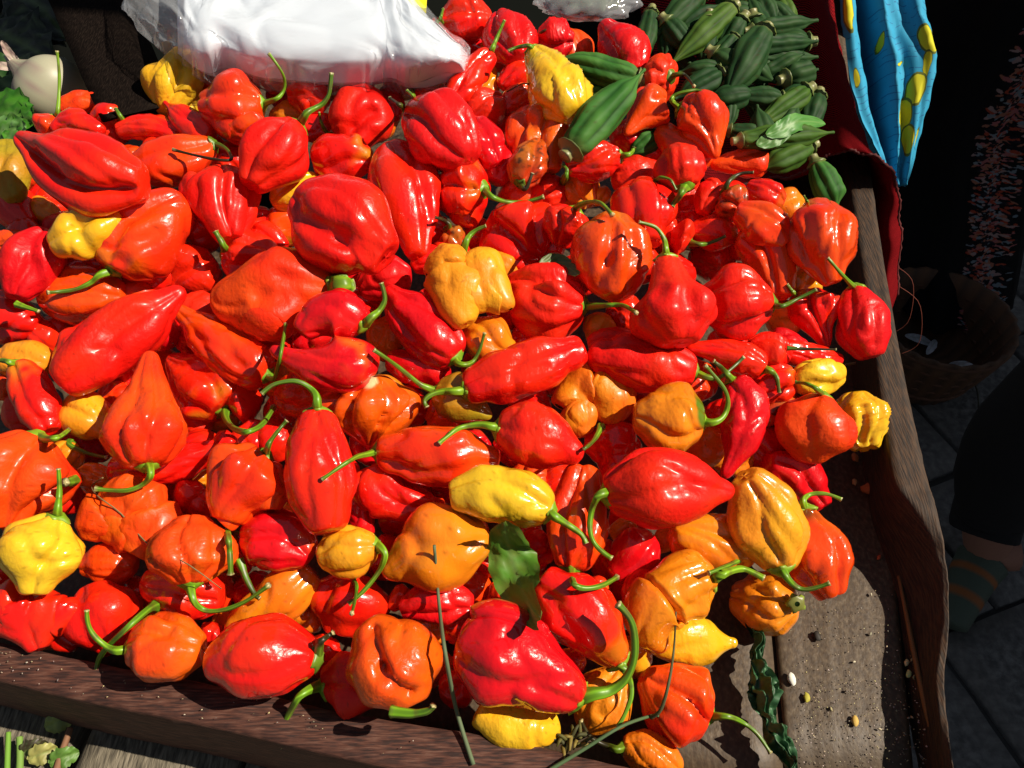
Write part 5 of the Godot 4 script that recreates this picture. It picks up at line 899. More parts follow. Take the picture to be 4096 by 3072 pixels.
	pod("shaded red pepper glimpsed beneath the golden pepper wedged under the three-lobed one beside the board", "R", [[V(1614, 7218, -3622), V(1495, 7256, -3666), V(1375, 7293, -3710), 194, 243, 249, 216, 138]], {"c": 3, "cd": 0.1, "group": "peppers buried in the heap"})
	pod("shaded orange-red pepper glimpsed beneath the red pepper beneath the long diagonal dark red one", "O", [[V(-2270, 7270, -3619), V(-2216, 7193, -3527), V(-2161, 7116, -3436), 192, 241, 247, 214, 137]], {"c": 3, "cd": 0.1, "group": "peppers buried in the heap"})
	pod("red pepper glimpsed under the ribbed red pepper with thick green calyx and stem curling right", "R", [[V(-1878, 7147, -3295), V(-1812, 7218, -3380), V(-1747, 7289, -3464), 187, 236, 241, 209, 134]], {"c": 3, "cd": 0.1, "group": "peppers buried in the heap"})
	pod("shaded red pepper glimpsed beneath the dark crimson pepper under the long crimson centre one", "R", [[V(-753, 7212, -3392), V(-881, 7223, -3405), V(-1009, 7234, -3418), 188, 236, 242, 209, 134]], {"c": 3, "cd": 0.1, "group": "peppers buried in the heap"})
	pod("shaded red pepper glimpsed beneath the olive-yellow unripe pepper with long straight stem at the centre", "R", [[V(-503, 7297, -3493), V(-446, 7223, -3404), V(-388, 7149, -3316), 188, 236, 242, 209, 134]], {"c": 3, "cd": 0.1, "group": "peppers buried in the heap"})
	pod("shaded red pepper glimpsed beneath the long red-orange pepper pointing upper right with stem hooked left", "R", [[V(83, 7177, -3336), V(-27, 7219, -3386), V(-137, 7262, -3437), 188, 236, 241, 209, 134]], {"c": 3, "cd": 0.1, "group": "peppers buried in the heap"})
	pod("shaded red pepper glimpsed beneath the dark golden pepper in shadow left of the lantern-shaped one", "R", [[V(-2465, 7099, -3087), V(-2422, 7175, -3178), V(-2379, 7251, -3268), 184, 231, 236, 205, 131]], {"c": 3, "cd": 0.1, "group": "peppers buried in the heap"})
	pod("shaded crimson pepper glimpsed beneath the upright lantern-shaped orange-red pepper with ribbed base and hooked stem", "C", [[V(-1687, 7145, -3170), V(-1798, 7183, -3215), V(-1910, 7221, -3261), 184, 232, 237, 205, 132]], {"c": 3, "cd": 0.1, "group": "peppers buried in the heap"})
	pod("shaded red pepper glimpsed beneath the dark orange pepper in shadow left of the pumpkin-shaped one", "R", [[V(-1292, 7101, -3072), V(-1361, 7169, -3153), V(-1429, 7237, -3234), 183, 230, 236, 204, 131]], {"c": 3, "cd": 0.1, "group": "peppers buried in the heap"})
	pod("shaded crimson pepper glimpsed beneath the orange pumpkin-shaped pepper with torn pale stem scar", "C", [[V(-1126, 7107, -3140), V(-1151, 7187, -3236), V(-1175, 7267, -3331), 185, 232, 238, 206, 132]], {"c": 3, "cd": 0.1, "group": "peppers buried in the heap"})
	pod("shaded orange pepper glimpsed beneath the orange-red pepper partly shaded with pointed right end", "N", [[V(-651, 7254, -3292), V(-703, 7180, -3204), V(-755, 7106, -3116), 184, 231, 237, 205, 132]], {"c": 3, "cd": 0.1, "group": "peppers buried in the heap"})
	pod("shaded red pepper glimpsed beneath the small golden pepper between the scarred red and bell-shaped ones", "R", [[V(221, 7184, -3198), V(96, 7170, -3181), V(-28, 7156, -3165), 184, 231, 236, 205, 131]], {"c": 3, "cd": 0.1, "group": "peppers buried in the heap"})
	pod("red pepper glimpsed under the ribbed red pepper behind the open-mouthed one near the right board", "R", [[V(1167, 7097, -3070), V(1219, 7170, -3158), V(1271, 7244, -3246), 183, 230, 236, 204, 131]], {"c": 3, "cd": 0.1, "group": "peppers buried in the heap"})
	pod("shaded crimson pepper glimpsed beneath the dark red long pepper in shadow under the star-shaped one", "C", [[V(1432, 7129, -3176), V(1559, 7129, -3176), V(1686, 7130, -3176), 185, 233, 238, 206, 132]], {"c": 3, "cd": 0.1, "group": "peppers buried in the heap"})
	pod("red pepper glimpsed under the small bent red pepper with stem cut by the left edge", "R", [[V(-2100, 7075, -2941), V(-2171, 7140, -3019), V(-2241, 7206, -3097), 181, 227, 232, 201, 129]], {"c": 3, "cd": 0.1, "group": "peppers buried in the heap"})
	pod("shaded orange-red pepper glimpsed beneath the long red pepper in shade behind the lantern-shaped one", "O", [[V(-2107, 6993, -3030), V(-2013, 7048, -3095), V(-1918, 7103, -3161), 185, 233, 238, 207, 132]], {"c": 3, "cd": 0.1, "group": "peppers buried in the heap"})
	pod("shaded orange pepper glimpsed beneath the small round red pepper above the crumpled pleated one", "N", [[V(-1152, 7093, -2975), V(-1275, 7087, -2968), V(-1399, 7081, -2961), 181, 228, 233, 202, 129]], {"c": 3, "cd": 0.1, "group": "peppers buried in the heap"})
	pod("shaded orange-red pepper glimpsed beneath the smooth oval red pepper with black-rimmed calyx at the centre", "O", [[V(-274, 7161, -3044), V(-154, 7141, -3020), V(-34, 7121, -2997), 181, 227, 232, 201, 129]], {"c": 3, "cd": 0.1, "group": "peppers buried in the heap"})
	pod("shaded red pepper glimpsed beneath the glossy orange pepper of three knobs half in shade", "R", [[V(105, 7182, -3023), V(194, 7127, -2958), V(283, 7073, -2893), 179, 226, 231, 200, 128]], {"c": 3, "cd": 0.1, "group": "peppers buried in the heap"})
	pod("shaded orange-red pepper glimpsed beneath the orange pepper peeking out behind the green-patched one", "O", [[V(1073, 7054, -2864), V(1019, 7125, -2949), V(966, 7197, -3034), 179, 225, 231, 200, 128]], {"c": 3, "cd": 0.1, "group": "peppers buried in the heap"})
	pod("shaded orange-red pepper glimpsed beneath the ribbed red pepper below the torn-mouthed one", "O", [[V(1255, 7054, -2900), V(1251, 7134, -2995), V(1248, 7213, -3089), 180, 227, 232, 201, 129]], {"c": 3, "cd": 0.1, "group": "peppers buried in the heap"})
	pod("shaded red pepper glimpsed beneath the dark orange pepper in shade at the left edge", "R", [[V(-2740, 7061, -2727), V(-2624, 7083, -2753), V(-2508, 7104, -2779), 176, 221, 226, 196, 125]], {"c": 3, "cd": 0.1, "group": "peppers buried in the heap"})
	pod("orange-red pepper glimpsed under the golden pepper in the gap beside the big left ribbed one", "O", [[V(-2188, 7166, -2887), V(-2148, 7093, -2799), V(-2109, 7019, -2712), 177, 222, 227, 197, 126]], {"c": 3, "cd": 0.1, "group": "peppers buried in the heap"})
	pod("shaded orange pepper glimpsed beneath the crumpled orange-red pepper with pleated folds and ragged lower end", "N", [[V(-1586, 7037, -2949), V(-1628, 6962, -2859), V(-1670, 6886, -2769), 182, 229, 234, 203, 130]], {"c": 3, "cd": 0.1, "group": "peppers buried in the heap"})
	pod("shaded red pepper glimpsed beneath the folded dark red pepper below the pointed orange-red one", "R", [[V(-463, 7061, -2745), V(-577, 7088, -2778), V(-690, 7115, -2810), 176, 221, 226, 196, 126]], {"c": 3, "cd": 0.1, "group": "peppers buried in the heap"})
	pod("shaded red pepper glimpsed beneath the dark red pepper in shadow below the three-knobbed orange one", "R", [[V(193, 7055, -2755), V(87, 7093, -2800), V(-19, 7131, -2845), 177, 222, 227, 197, 126]], {"c": 3, "cd": 0.1, "group": "peppers buried in the heap"})
	pod("shaded crimson pepper glimpsed beneath the orange pepper with green patch and stem looping above it", "C", [[V(799, 7037, -2700), V(703, 7083, -2755), V(606, 7130, -2811), 176, 221, 226, 196, 126]], {"c": 3, "cd": 0.1, "group": "peppers buried in the heap"})
	pod("red pepper glimpsed under the long curved crimson pepper standing right of the green-patched orange one", "R", [[V(1070, 7011, -2671), V(1157, 7064, -2735), V(1245, 7118, -2798), 176, 221, 226, 196, 126]], {"c": 3, "cd": 0.1, "group": "peppers buried in the heap"})
	pod("shaded orange-red pepper glimpsed beneath the small orange pepper with green stump below the lantern-shaped one", "O", [[V(-2377, 6923, -2476), V(-2410, 6997, -2564), V(-2443, 7070, -2651), 173, 218, 223, 193, 124]], {"c": 3, "cd": 0.1, "group": "peppers buried in the heap"})
	pod("shaded crimson pepper glimpsed beneath the lumpy many-lobed orange pepper crossed by a thin dry root", "C", [[V(-2326, 6924, -2558), V(-2249, 6983, -2629), V(-2172, 7043, -2700), 176, 221, 226, 196, 125]], {"c": 3, "cd": 0.1, "group": "peppers buried in the heap"})
	pod("red pepper glimpsed under the dark red pepper in shadow right of the lumpy many-lobed one", "R", [[V(-1943, 7026, -2549), V(-2058, 7043, -2569), V(-2173, 7059, -2588), 172, 216, 221, 192, 123]], {"c": 3, "cd": 0.1, "group": "peppers buried in the heap"})
	pod("red pepper glimpsed under the ribbed orange pepper with long stem sweeping right near the front", "R", [[V(-1558, 7001, -2494), V(-1663, 7035, -2534), V(-1768, 7069, -2574), 172, 216, 221, 191, 123]], {"c": 3, "cd": 0.1, "group": "peppers buried in the heap"})
	pod("red pepper glimpsed under the long upright red pepper with stem arching left at the centre", "R", [[V(-1410, 6971, -2490), V(-1385, 7045, -2579), V(-1361, 7119, -2667), 172, 217, 222, 192, 123]], {"c": 3, "cd": 0.1, "group": "peppers buried in the heap"})
	pod("shaded red pepper glimpsed beneath the rosy crimson blocky pepper above the slanting golden-orange one", "R", [[V(-1318, 7114, -2666), V(-1266, 7046, -2584), V(-1214, 6978, -2503), 172, 217, 222, 192, 123]], {"c": 3, "cd": 0.1, "group": "peppers buried in the heap"})
	pod("shaded crimson pepper glimpsed beneath the crimson pepper sliver right of the long upright red one", "C", [[V(-817, 7094, -2633), V(-749, 7032, -2559), V(-680, 6970, -2485), 172, 217, 222, 192, 123]], {"c": 3, "cd": 0.1, "group": "peppers buried in the heap"})
	pod("shaded crimson pepper glimpsed beneath the bright yellow freckled pepper above the large golden one", "C", [[V(-135, 7081, -2587), V(-228, 7035, -2532), V(-322, 6989, -2478), 172, 216, 221, 191, 123]], {"c": 3, "cd": 0.1, "group": "peppers buried in the heap"})
	pod("shaded red pepper glimpsed beneath the tall ribbed orange-red pepper with calyx at its lower end", "R", [[V(-27, 6974, -2480), V(29, 7041, -2560), V(85, 7108, -2639), 172, 216, 221, 192, 123]], {"c": 3, "cd": 0.1, "group": "peppers buried in the heap"})
	pod("shaded orange pepper glimpsed beneath the small crimson pepper tip under the long curved red one", "N", [[V(937, 7052, -2593), V(1043, 7018, -2552), V(1148, 6983, -2511), 173, 217, 222, 192, 123]], {"c": 3, "cd": 0.1, "group": "peppers buried in the heap"})
	pod("shaded orange pepper glimpsed beneath the dark crimson pepper in shadow below the brown-green one", "N", [[V(1285, 6978, -2539), V(1166, 6975, -2535), V(1047, 6972, -2531), 173, 218, 223, 193, 124]], {"c": 3, "cd": 0.1, "group": "peppers buried in the heap"})
	pod("shaded red pepper glimpsed beneath the big ribbed orange-red pepper cut by the left edge", "R", [[V(-2365, 6924, -2229), V(-2298, 6984, -2300), V(-2231, 7043, -2371), 167, 210, 215, 186, 119]], {"c": 3, "cd": 0.1, "group": "peppers buried in the heap"})
	pod("shaded red pepper glimpsed beneath the red-orange pepper under the lumpy one at left front", "R", [[V(-1744, 7011, -2408), V(-1834, 6965, -2353), V(-1925, 6918, -2298), 169, 213, 217, 188, 121]], {"c": 3, "cd": 0.1, "group": "peppers buried in the heap"})
	pod("orange pepper glimpsed under the crimson pepper in the dark gap left of the rosy one", "N", [[V(-1827, 6970, -2403), V(-1710, 6969, -2401), V(-1593, 6967, -2399), 170, 214, 219, 190, 122]], {"c": 3, "cd": 0.1, "group": "peppers buried in the heap"})
	pod("shaded red pepper glimpsed beneath the slanting golden-orange pepper under the rosy crimson one", "R", [[V(-983, 6942, -2262), V(-1075, 6987, -2315), V(-1167, 7031, -2368), 167, 211, 215, 187, 120]], {"c": 3, "cd": 0.1, "group": "peppers buried in the heap"})
	pod("shaded red pepper glimpsed beneath the orange pepper top behind the large golden one", "R", [[V(-899, 7079, -2484), V(-903, 7004, -2395), V(-908, 6930, -2306), 169, 212, 217, 188, 121]], {"c": 3, "cd": 0.1, "group": "peppers buried in the heap"})
	pod("shaded red pepper glimpsed beneath the large golden-orange pepper at the front centre", "R", [[V(-623, 7028, -2368), V(-526, 6988, -2320), V(-430, 6948, -2273), 168, 211, 215, 187, 120]], {"c": 3, "cd": 0.1, "group": "peppers buried in the heap"})
	pod("shaded crimson pepper glimpsed beneath the dark crimson pepper behind the leaf near the front", "C", [[V(-190, 6988, -2332), V(-305, 6991, -2336), V(-420, 6995, -2340), 168, 211, 216, 187, 120]], {"c": 3, "cd": 0.1, "group": "peppers buried in the heap"})
	pod("shaded orange-red pepper glimpsed beneath the golden pepper bottom peeking under the large lobed red one", "O", [[V(101, 6926, -2288), V(100, 7000, -2377), V(100, 7075, -2465), 169, 212, 217, 188, 120]], {"c": 3, "cd": 0.1, "group": "peppers buried in the heap"})
	pod("shaded red pepper glimpsed beneath the crimson pepper in shadow below the large glossy lobed one", "R", [[V(160, 6946, -2298), V(246, 6996, -2358), V(331, 7046, -2417), 168, 212, 216, 188, 120]], {"c": 3, "cd": 0.1, "group": "peppers buried in the heap"})
	pod("shaded red pepper glimpsed beneath the orange pepper shadowed behind the folded golden-orange one", "R", [[V(516, 7069, -2451), V(548, 6998, -2366), V(580, 6927, -2281), 168, 212, 217, 188, 120]], {"c": 3, "cd": 0.1, "group": "peppers buried in the heap"})
	pod("shaded orange pepper glimpsed beneath the round red pepper under the small golden one", "N", [[V(-1252, 6919, -2108), V(-1149, 6949, -2144), V(-1047, 6979, -2180), 164, 207, 211, 183, 117]], {"c": 3, "cd": 0.1, "group": "peppers buried in the heap"})
	pod("shaded red pepper glimpsed beneath the dim orange pepper under the large golden one at front", "R", [[V(-680, 6901, -2177), V(-568, 6914, -2193), V(-455, 6927, -2208), 167, 209, 214, 186, 119]], {"c": 3, "cd": 0.1, "group": "peppers buried in the heap"})
	pod("orange-red pepper glimpsed under the red pepper glimpsed in the black gap below the hanging calyx", "O", [[V(36, 6852, -2035), V(46, 6924, -2121), V(56, 6996, -2207), 164, 207, 211, 183, 117]], {"c": 3, "cd": 0.1, "group": "peppers buried in the heap"})
	pod("shaded red pepper glimpsed beneath the red pepper in shade left of the folded golden-orange one", "R", [[V(641, 7020, -2257), V(587, 6956, -2181), V(533, 6892, -2104), 165, 207, 212, 184, 118]], {"c": 3, "cd": 0.1, "group": "peppers buried in the heap"})
	pod("orange pepper glimpsed under the red lobed pepper under the ribbed orange one near the front", "N", [[V(-1345, 6760, -1955), V(-1434, 6805, -2009), V(-1523, 6851, -2063), 165, 208, 212, 184, 118]], {"c": 3, "cd": 0.1, "group": "peppers buried in the heap"})
	pod("red pepper glimpsed under the large orange pepper folded into a U at the front edge", "R", [[V(-656, 6841, -1890), V(-636, 6911, -1973), V(-616, 6980, -2056), 161, 203, 207, 180, 115]], {"c": 3, "cd": 0.1, "group": "peppers buried in the heap"})
	pod("shaded red pepper glimpsed beneath the largest crimson-red pepper at the front with thick hooked stem", "R", [[V(-141, 6974, -2050), V(-93, 6911, -1974), V(-44, 6847, -1898), 161, 203, 207, 180, 115]], {"c": 3, "cd": 0.1, "group": "peppers buried in the heap"})
	pod("red pepper glimpsed under the tapering red pepper beside the green and brown leaf at front", "R", [[V(-2, 6759, -1953), V(81, 6808, -2011), V(165, 6857, -2070), 165, 208, 212, 184, 118]], {"c": 3, "cd": 0.1, "group": "peppers buried in the heap"})
	pod("shaded red pepper glimpsed beneath the folded golden-orange pepper with star calyx at the right front", "R", [[V(549, 6742, -1917), V(502, 6808, -1996), V(456, 6874, -2075), 165, 207, 212, 184, 118]], {"c": 3, "cd": 0.1, "group": "peppers buried in the heap"})
	pod("red pepper glimpsed under the wide dark red pepper behind crossing stems at the front left", "R", [[V(-1892, 6892, -1861), V(-1838, 6831, -1788), V(-1783, 6771, -1716), 159, 200, 204, 177, 113]], {"c": 3, "cd": 0.1, "group": "peppers buried in the heap"})
	pod("shaded orange-red pepper glimpsed beneath the dark red pepper wedged right of the squat orange one", "O", [[V(-1365, 6897, -1830), V(-1466, 6871, -1800), V(-1567, 6846, -1770), 158, 199, 203, 176, 113]], {"c": 3, "cd": 0.1, "group": "peppers buried in the heap"})
	pod("shaded crimson pepper glimpsed beneath the smooth bright red pepper lying on the front board", "C", [[V(-1297, 6757, -1734), V(-1267, 6825, -1815), V(-1237, 6893, -1896), 160, 201, 205, 178, 114]], {"c": 3, "cd": 0.1, "group": "peppers buried in the heap"})
	pod("orange-red pepper glimpsed under the small red pepper squeezed between two big ones near the front", "O", [[V(-304, 6869, -1868), V(-198, 6850, -1844), V(-93, 6830, -1821), 160, 201, 205, 178, 114]], {"c": 3, "cd": 0.1, "group": "peppers buried in the heap"})
	pod("orange-red pepper glimpsed under the yellow pepper under the largest crimson one on the front board", "O", [[V(-115, 6880, -1794), V(-9, 6866, -1778), V(97, 6852, -1761), 158, 198, 203, 176, 113]], {"c": 3, "cd": 0.1, "group": "peppers buried in the heap"})
	pod("shaded orange pepper glimpsed beneath the golden pepper sliver behind the thick hooked stem at front", "N", [[V(91, 6863, -1800), V(198, 6875, -1815), V(305, 6887, -1829), 158, 199, 203, 176, 113]], {"c": 3, "cd": 0.1, "group": "peppers buried in the heap"})
	pod("shaded red pepper glimpsed beneath the orange ribbed pepper right of the largest crimson one", "R", [[V(377, 6778, -1694), V(397, 6846, -1776), V(418, 6915, -1858), 158, 199, 203, 176, 113]], {"c": 3, "cd": 0.1, "group": "peppers buried in the heap"})
	pod("shaded red pepper glimpsed beneath the yellow pepper with pointed right tip on the tray floor", "R", [[V(687, 6822, -1923), V(587, 6790, -1884), V(488, 6758, -1846), 163, 204, 209, 181, 116]], {"c": 3, "cd": 0.1, "group": "peppers buried in the heap"})
	pod("orange pepper glimpsed under the twisted red pepper hanging over the left end of front board", "N", [[V(-2305, 6879, -1685), V(-2226, 6833, -1630), V(-2148, 6787, -1575), 155, 195, 199, 172, 111]], {"c": 3, "cd": 0.1, "group": "peppers buried in the heap"})
	pod("shaded red pepper glimpsed beneath the squat orange pepper with curved stem on the front board", "R", [[V(-1580, 6825, -1625), V(-1686, 6834, -1635), V(-1791, 6842, -1645), 155, 195, 199, 173, 111]], {"c": 3, "cd": 0.1, "group": "peppers buried in the heap"})
	pod("shaded orange pepper glimpsed beneath the dark-shadowed red pepper with drooping stem on the front board", "N", [[V(-1305, 6728, -1568), V(-1354, 6790, -1642), V(-1402, 6852, -1715), 156, 197, 201, 174, 112]], {"c": 3, "cd": 0.1, "group": "peppers buried in the heap"})
	pod("orange pepper glimpsed under the red-orange pepper alone on the tray floor with long pale stem", "N", [[V(-485, 6838, -1726), V(-408, 6790, -1668), V(-331, 6742, -1611), 157, 197, 202, 175, 112]], {"c": 3, "cd": 0.1, "group": "peppers buried in the heap"})
	pod("red pepper glimpsed under the small shrivelled orange pepper at the bottom edge with dry stem", "R", [[V(-308, 6851, -1748), V(-257, 6790, -1675), V(-205, 6729, -1603), 157, 198, 202, 175, 112]], {"c": 3, "cd": 0.1, "group": "peppers buried in the heap"})
	pod("shaded orange pepper glimpsed beneath the orange pepper with dark calyx between the two golden ones", "N", [[V(-178, 6838, -1666), V(-71, 6842, -1670), V(35, 6845, -1674), 156, 196, 200, 173, 111]], {"c": 3, "cd": 0.1, "group": "peppers buried in the heap"})
	pod("crimson pepper glimpsed under the bright orange ribbed pepper with stemless star scar on tray floor", "C", [[V(-36, 6809, -1613), V(61, 6836, -1645), V(159, 6863, -1678), 155, 195, 199, 173, 111]], {"c": 3, "cd": 0.1, "group": "peppers buried in the heap"})
	pod("shaded orange pepper glimpsed beneath the orange pepper with brown shoulder and deep groove at right", "N", [[V(193, 6800, -1643), V(288, 6831, -1681), V(383, 6863, -1718), 156, 196, 201, 174, 112]], {"c": 3, "cd": 0.1, "group": "peppers buried in the heap"})
	pod("shaded red pepper glimpsed beneath the crimson pepper with dented end on the shaded tray floor", "R", [[V(446, 6860, -1769), V(442, 6791, -1687), V(438, 6721, -1604), 157, 198, 202, 175, 112]], {"c": 3, "cd": 0.1, "group": "peppers buried in the heap"})
	pod("red pepper glimpsed under the dark red pepper in shadow on the front board at left", "R", [[V(-931, 6865, -1576), V(-887, 6804, -1503), V(-844, 6742, -1430), 152, 192, 196, 170, 109]], {"c": 3, "cd": 0.1, "group": "peppers buried in the heap"})
	pod("shaded orange-red pepper glimpsed beneath the straight red pepper lying across below the bell-shaped one", "O", [[V(-474, 6803, -1483), V(-371, 6797, -1475), V(-267, 6791, -1468), 152, 191, 195, 169, 109]], {"c": 3, "cd": 0.1, "group": "peppers buried in the heap"})
	pod("red pepper glimpsed under the red lobed pepper cut by the left edge at mid height", "R", [[V(-2781, 7106, -3424), V(-2715, 7049, -3357), V(-2649, 6993, -3290), 175, 219, 225, 197, 126]], {"c": 3, "cd": 0.1, "group": "peppers buried in the heap"})
	pod("orange pepper glimpsed under the dull orange pepper lying against the onion and the dark post", "N", [[V(-1657, 7564, -5574), V(-1787, 7546, -5553), V(-1917, 7528, -5531), 213, 266, 272, 239, 153]], {"c": 3, "cd": 0.1, "group": "peppers buried in the heap"})
	pod("shaded crimson pepper glimpsed beneath the orange-red pepper right of the bright green okra", "C", [[V(848, 7515, -4586), V(746, 7555, -4634), V(645, 7595, -4682), 191, 239, 245, 215, 137]], {"c": 3, "cd": 0.1, "group": "peppers buried in the heap"})
	pod("orange pepper glimpsed under the broad lemon yellow pepper at the left front with straight stem", "N", [[V(-1026, 6765, -1635), V(-1000, 6820, -1701), V(-974, 6876, -1766), 143, 179, 184, 161, 103]], {"c": 3, "cd": 0.1, "group": "peppers buried in the heap"})
	pod("shaded orange-red pepper glimpsed beneath the tall crimson wrinkled pepper standing against the okra heap", "O", [[V(-432, 7457, -5573), V(-505, 7530, -5660), V(-578, 7602, -5746), 216, 269, 276, 242, 155]], {"c": 3, "cd": 0.1, "group": "peppers buried in the heap"})
	pod("shaded red pepper glimpsed beneath the red pepper edge showing above the straight horizontal one", "R", [[V(-287, 6830, -1282), V(-238, 6873, -1333), V(-189, 6916, -1385), 134, 167, 171, 150, 96]], {"c": 3, "cd": 0.1, "group": "peppers buried in the heap"})
	pod("shaded red pepper glimpsed beneath the dark red pepper at left edge under the olive-yellow one", "R", [[V(-1820, 6941, -2719), V(-1755, 6991, -2779), V(-1690, 7042, -2840), 164, 205, 210, 184, 118]], {"c": 3, "cd": 0.1, "group": "peppers buried in the heap"})
	pod("shaded red pepper glimpsed beneath the shadowed red pepper below the small bright red one", "R", [[V(-2832, 7090, -3333), V(-2732, 7062, -3300), V(-2633, 7035, -3267), 174, 217, 223, 196, 125]], {"c": 3, "cd": 0.1, "group": "peppers buried in the heap"})
	pod("shaded red pepper glimpsed beneath the red two-lobed pepper behind the large round stemless one", "R", [[V(-2560, 6954, -1796), V(-2481, 6980, -1826), V(-2401, 7005, -1856), 142, 178, 182, 160, 102]], {"c": 3, "cd": 0.1, "group": "peppers buried in the heap"})
	pod("shaded orange-red pepper glimpsed beneath the brown-green shadowed pepper behind the round matte one", "O", [[V(-270, 7179, -2713), V(-358, 7152, -2681), V(-447, 7124, -2648), 157, 196, 201, 177, 113]], {"c": 3, "cd": 0.1, "group": "peppers buried in the heap"})
	pod("shaded red pepper glimpsed beneath the small round orange-red pepper with hooked stem among the okra", "R", [[V(-407, 7500, -5528), V(-500, 7562, -5601), V(-593, 7623, -5674), 213, 267, 273, 240, 153]], {"c": 3, "cd": 0.1, "group": "peppers buried in the heap"})
	pod("shaded red pepper glimpsed beneath the orange-red pepper lying across the slope below the okra", "R", [[V(-2106, 7777, -5447), V(-2133, 7697, -5352), V(-2160, 7617, -5257), 204, 255, 261, 229, 146]], {"c": 3, "cd": 0.1, "group": "peppers buried in the heap"})
	pod("shaded orange pepper glimpsed beneath the orange-red tapered pepper with green stem arching left beside okra", "N", [[V(-1586, 7648, -5638), V(-1621, 7566, -5541), V(-1656, 7484, -5443), 212, 265, 271, 238, 152]], {"c": 3, "cd": 0.1, "group": "peppers buried in the heap"})
	pod("shaded orange pepper glimpsed beneath the smooth red pepper right of the spotted blemished one", "N", [[V(1801, 7408, -4109), V(1687, 7405, -4105), V(1573, 7402, -4101), 183, 229, 234, 206, 132]], {"c": 3, "cd": 0.1, "group": "peppers buried in the heap"})
	pod("shaded orange pepper glimpsed beneath the star-shaped red pepper with hollow face and pointed lower end", "N", [[V(1502, 7118, -3375), V(1604, 7142, -3404), V(1707, 7166, -3433), 174, 218, 223, 196, 125]], {"c": 3, "cd": 0.1, "group": "peppers buried in the heap"})
	pod("shaded red pepper glimpsed beneath the crumpled orange-red pepper touching the burgundy sack cloth", "R", [[V(-2534, 7555, -4784), V(-2645, 7523, -4746), V(-2756, 7492, -4709), 195, 243, 249, 219, 140]], {"c": 3, "cd": 0.1, "group": "peppers buried in the heap"})
	pod("shaded red pepper glimpsed beneath the round matte orange-red pepper left of the brain-like yellow one", "R", [[V(-1349, 7034, -2755), V(-1250, 7049, -2773), V(-1152, 7064, -2791), 162, 202, 208, 182, 116]], {"c": 3, "cd": 0.1, "group": "peppers buried in the heap"})
	pod("shaded red pepper glimpsed beneath the tall three-lobed orange-red pepper leaning on the right tray board", "R", [[V(770, 7476, -4572), V(881, 7505, -4606), V(992, 7534, -4640), 192, 240, 246, 216, 138]], {"c": 3, "cd": 0.1, "group": "peppers buried in the heap"})
	pod("shaded orange-red pepper glimpsed beneath the smooth yellow pepper below the crimson one near the board", "O", [[V(-3140, 7223, -3669), V(-3119, 7294, -3752), V(-3097, 7364, -3836), 178, 222, 228, 200, 128]], {"c": 3, "cd": 0.1, "group": "peppers buried in the heap"})
	pod("shaded crimson pepper glimpsed beneath the smooth crimson pepper resting on the right tray board", "C", [[V(-1868, 7293, -3210), V(-1959, 7261, -3171), V(-2049, 7228, -3133), 165, 207, 212, 186, 119]], {"c": 3, "cd": 0.1, "group": "peppers buried in the heap"})

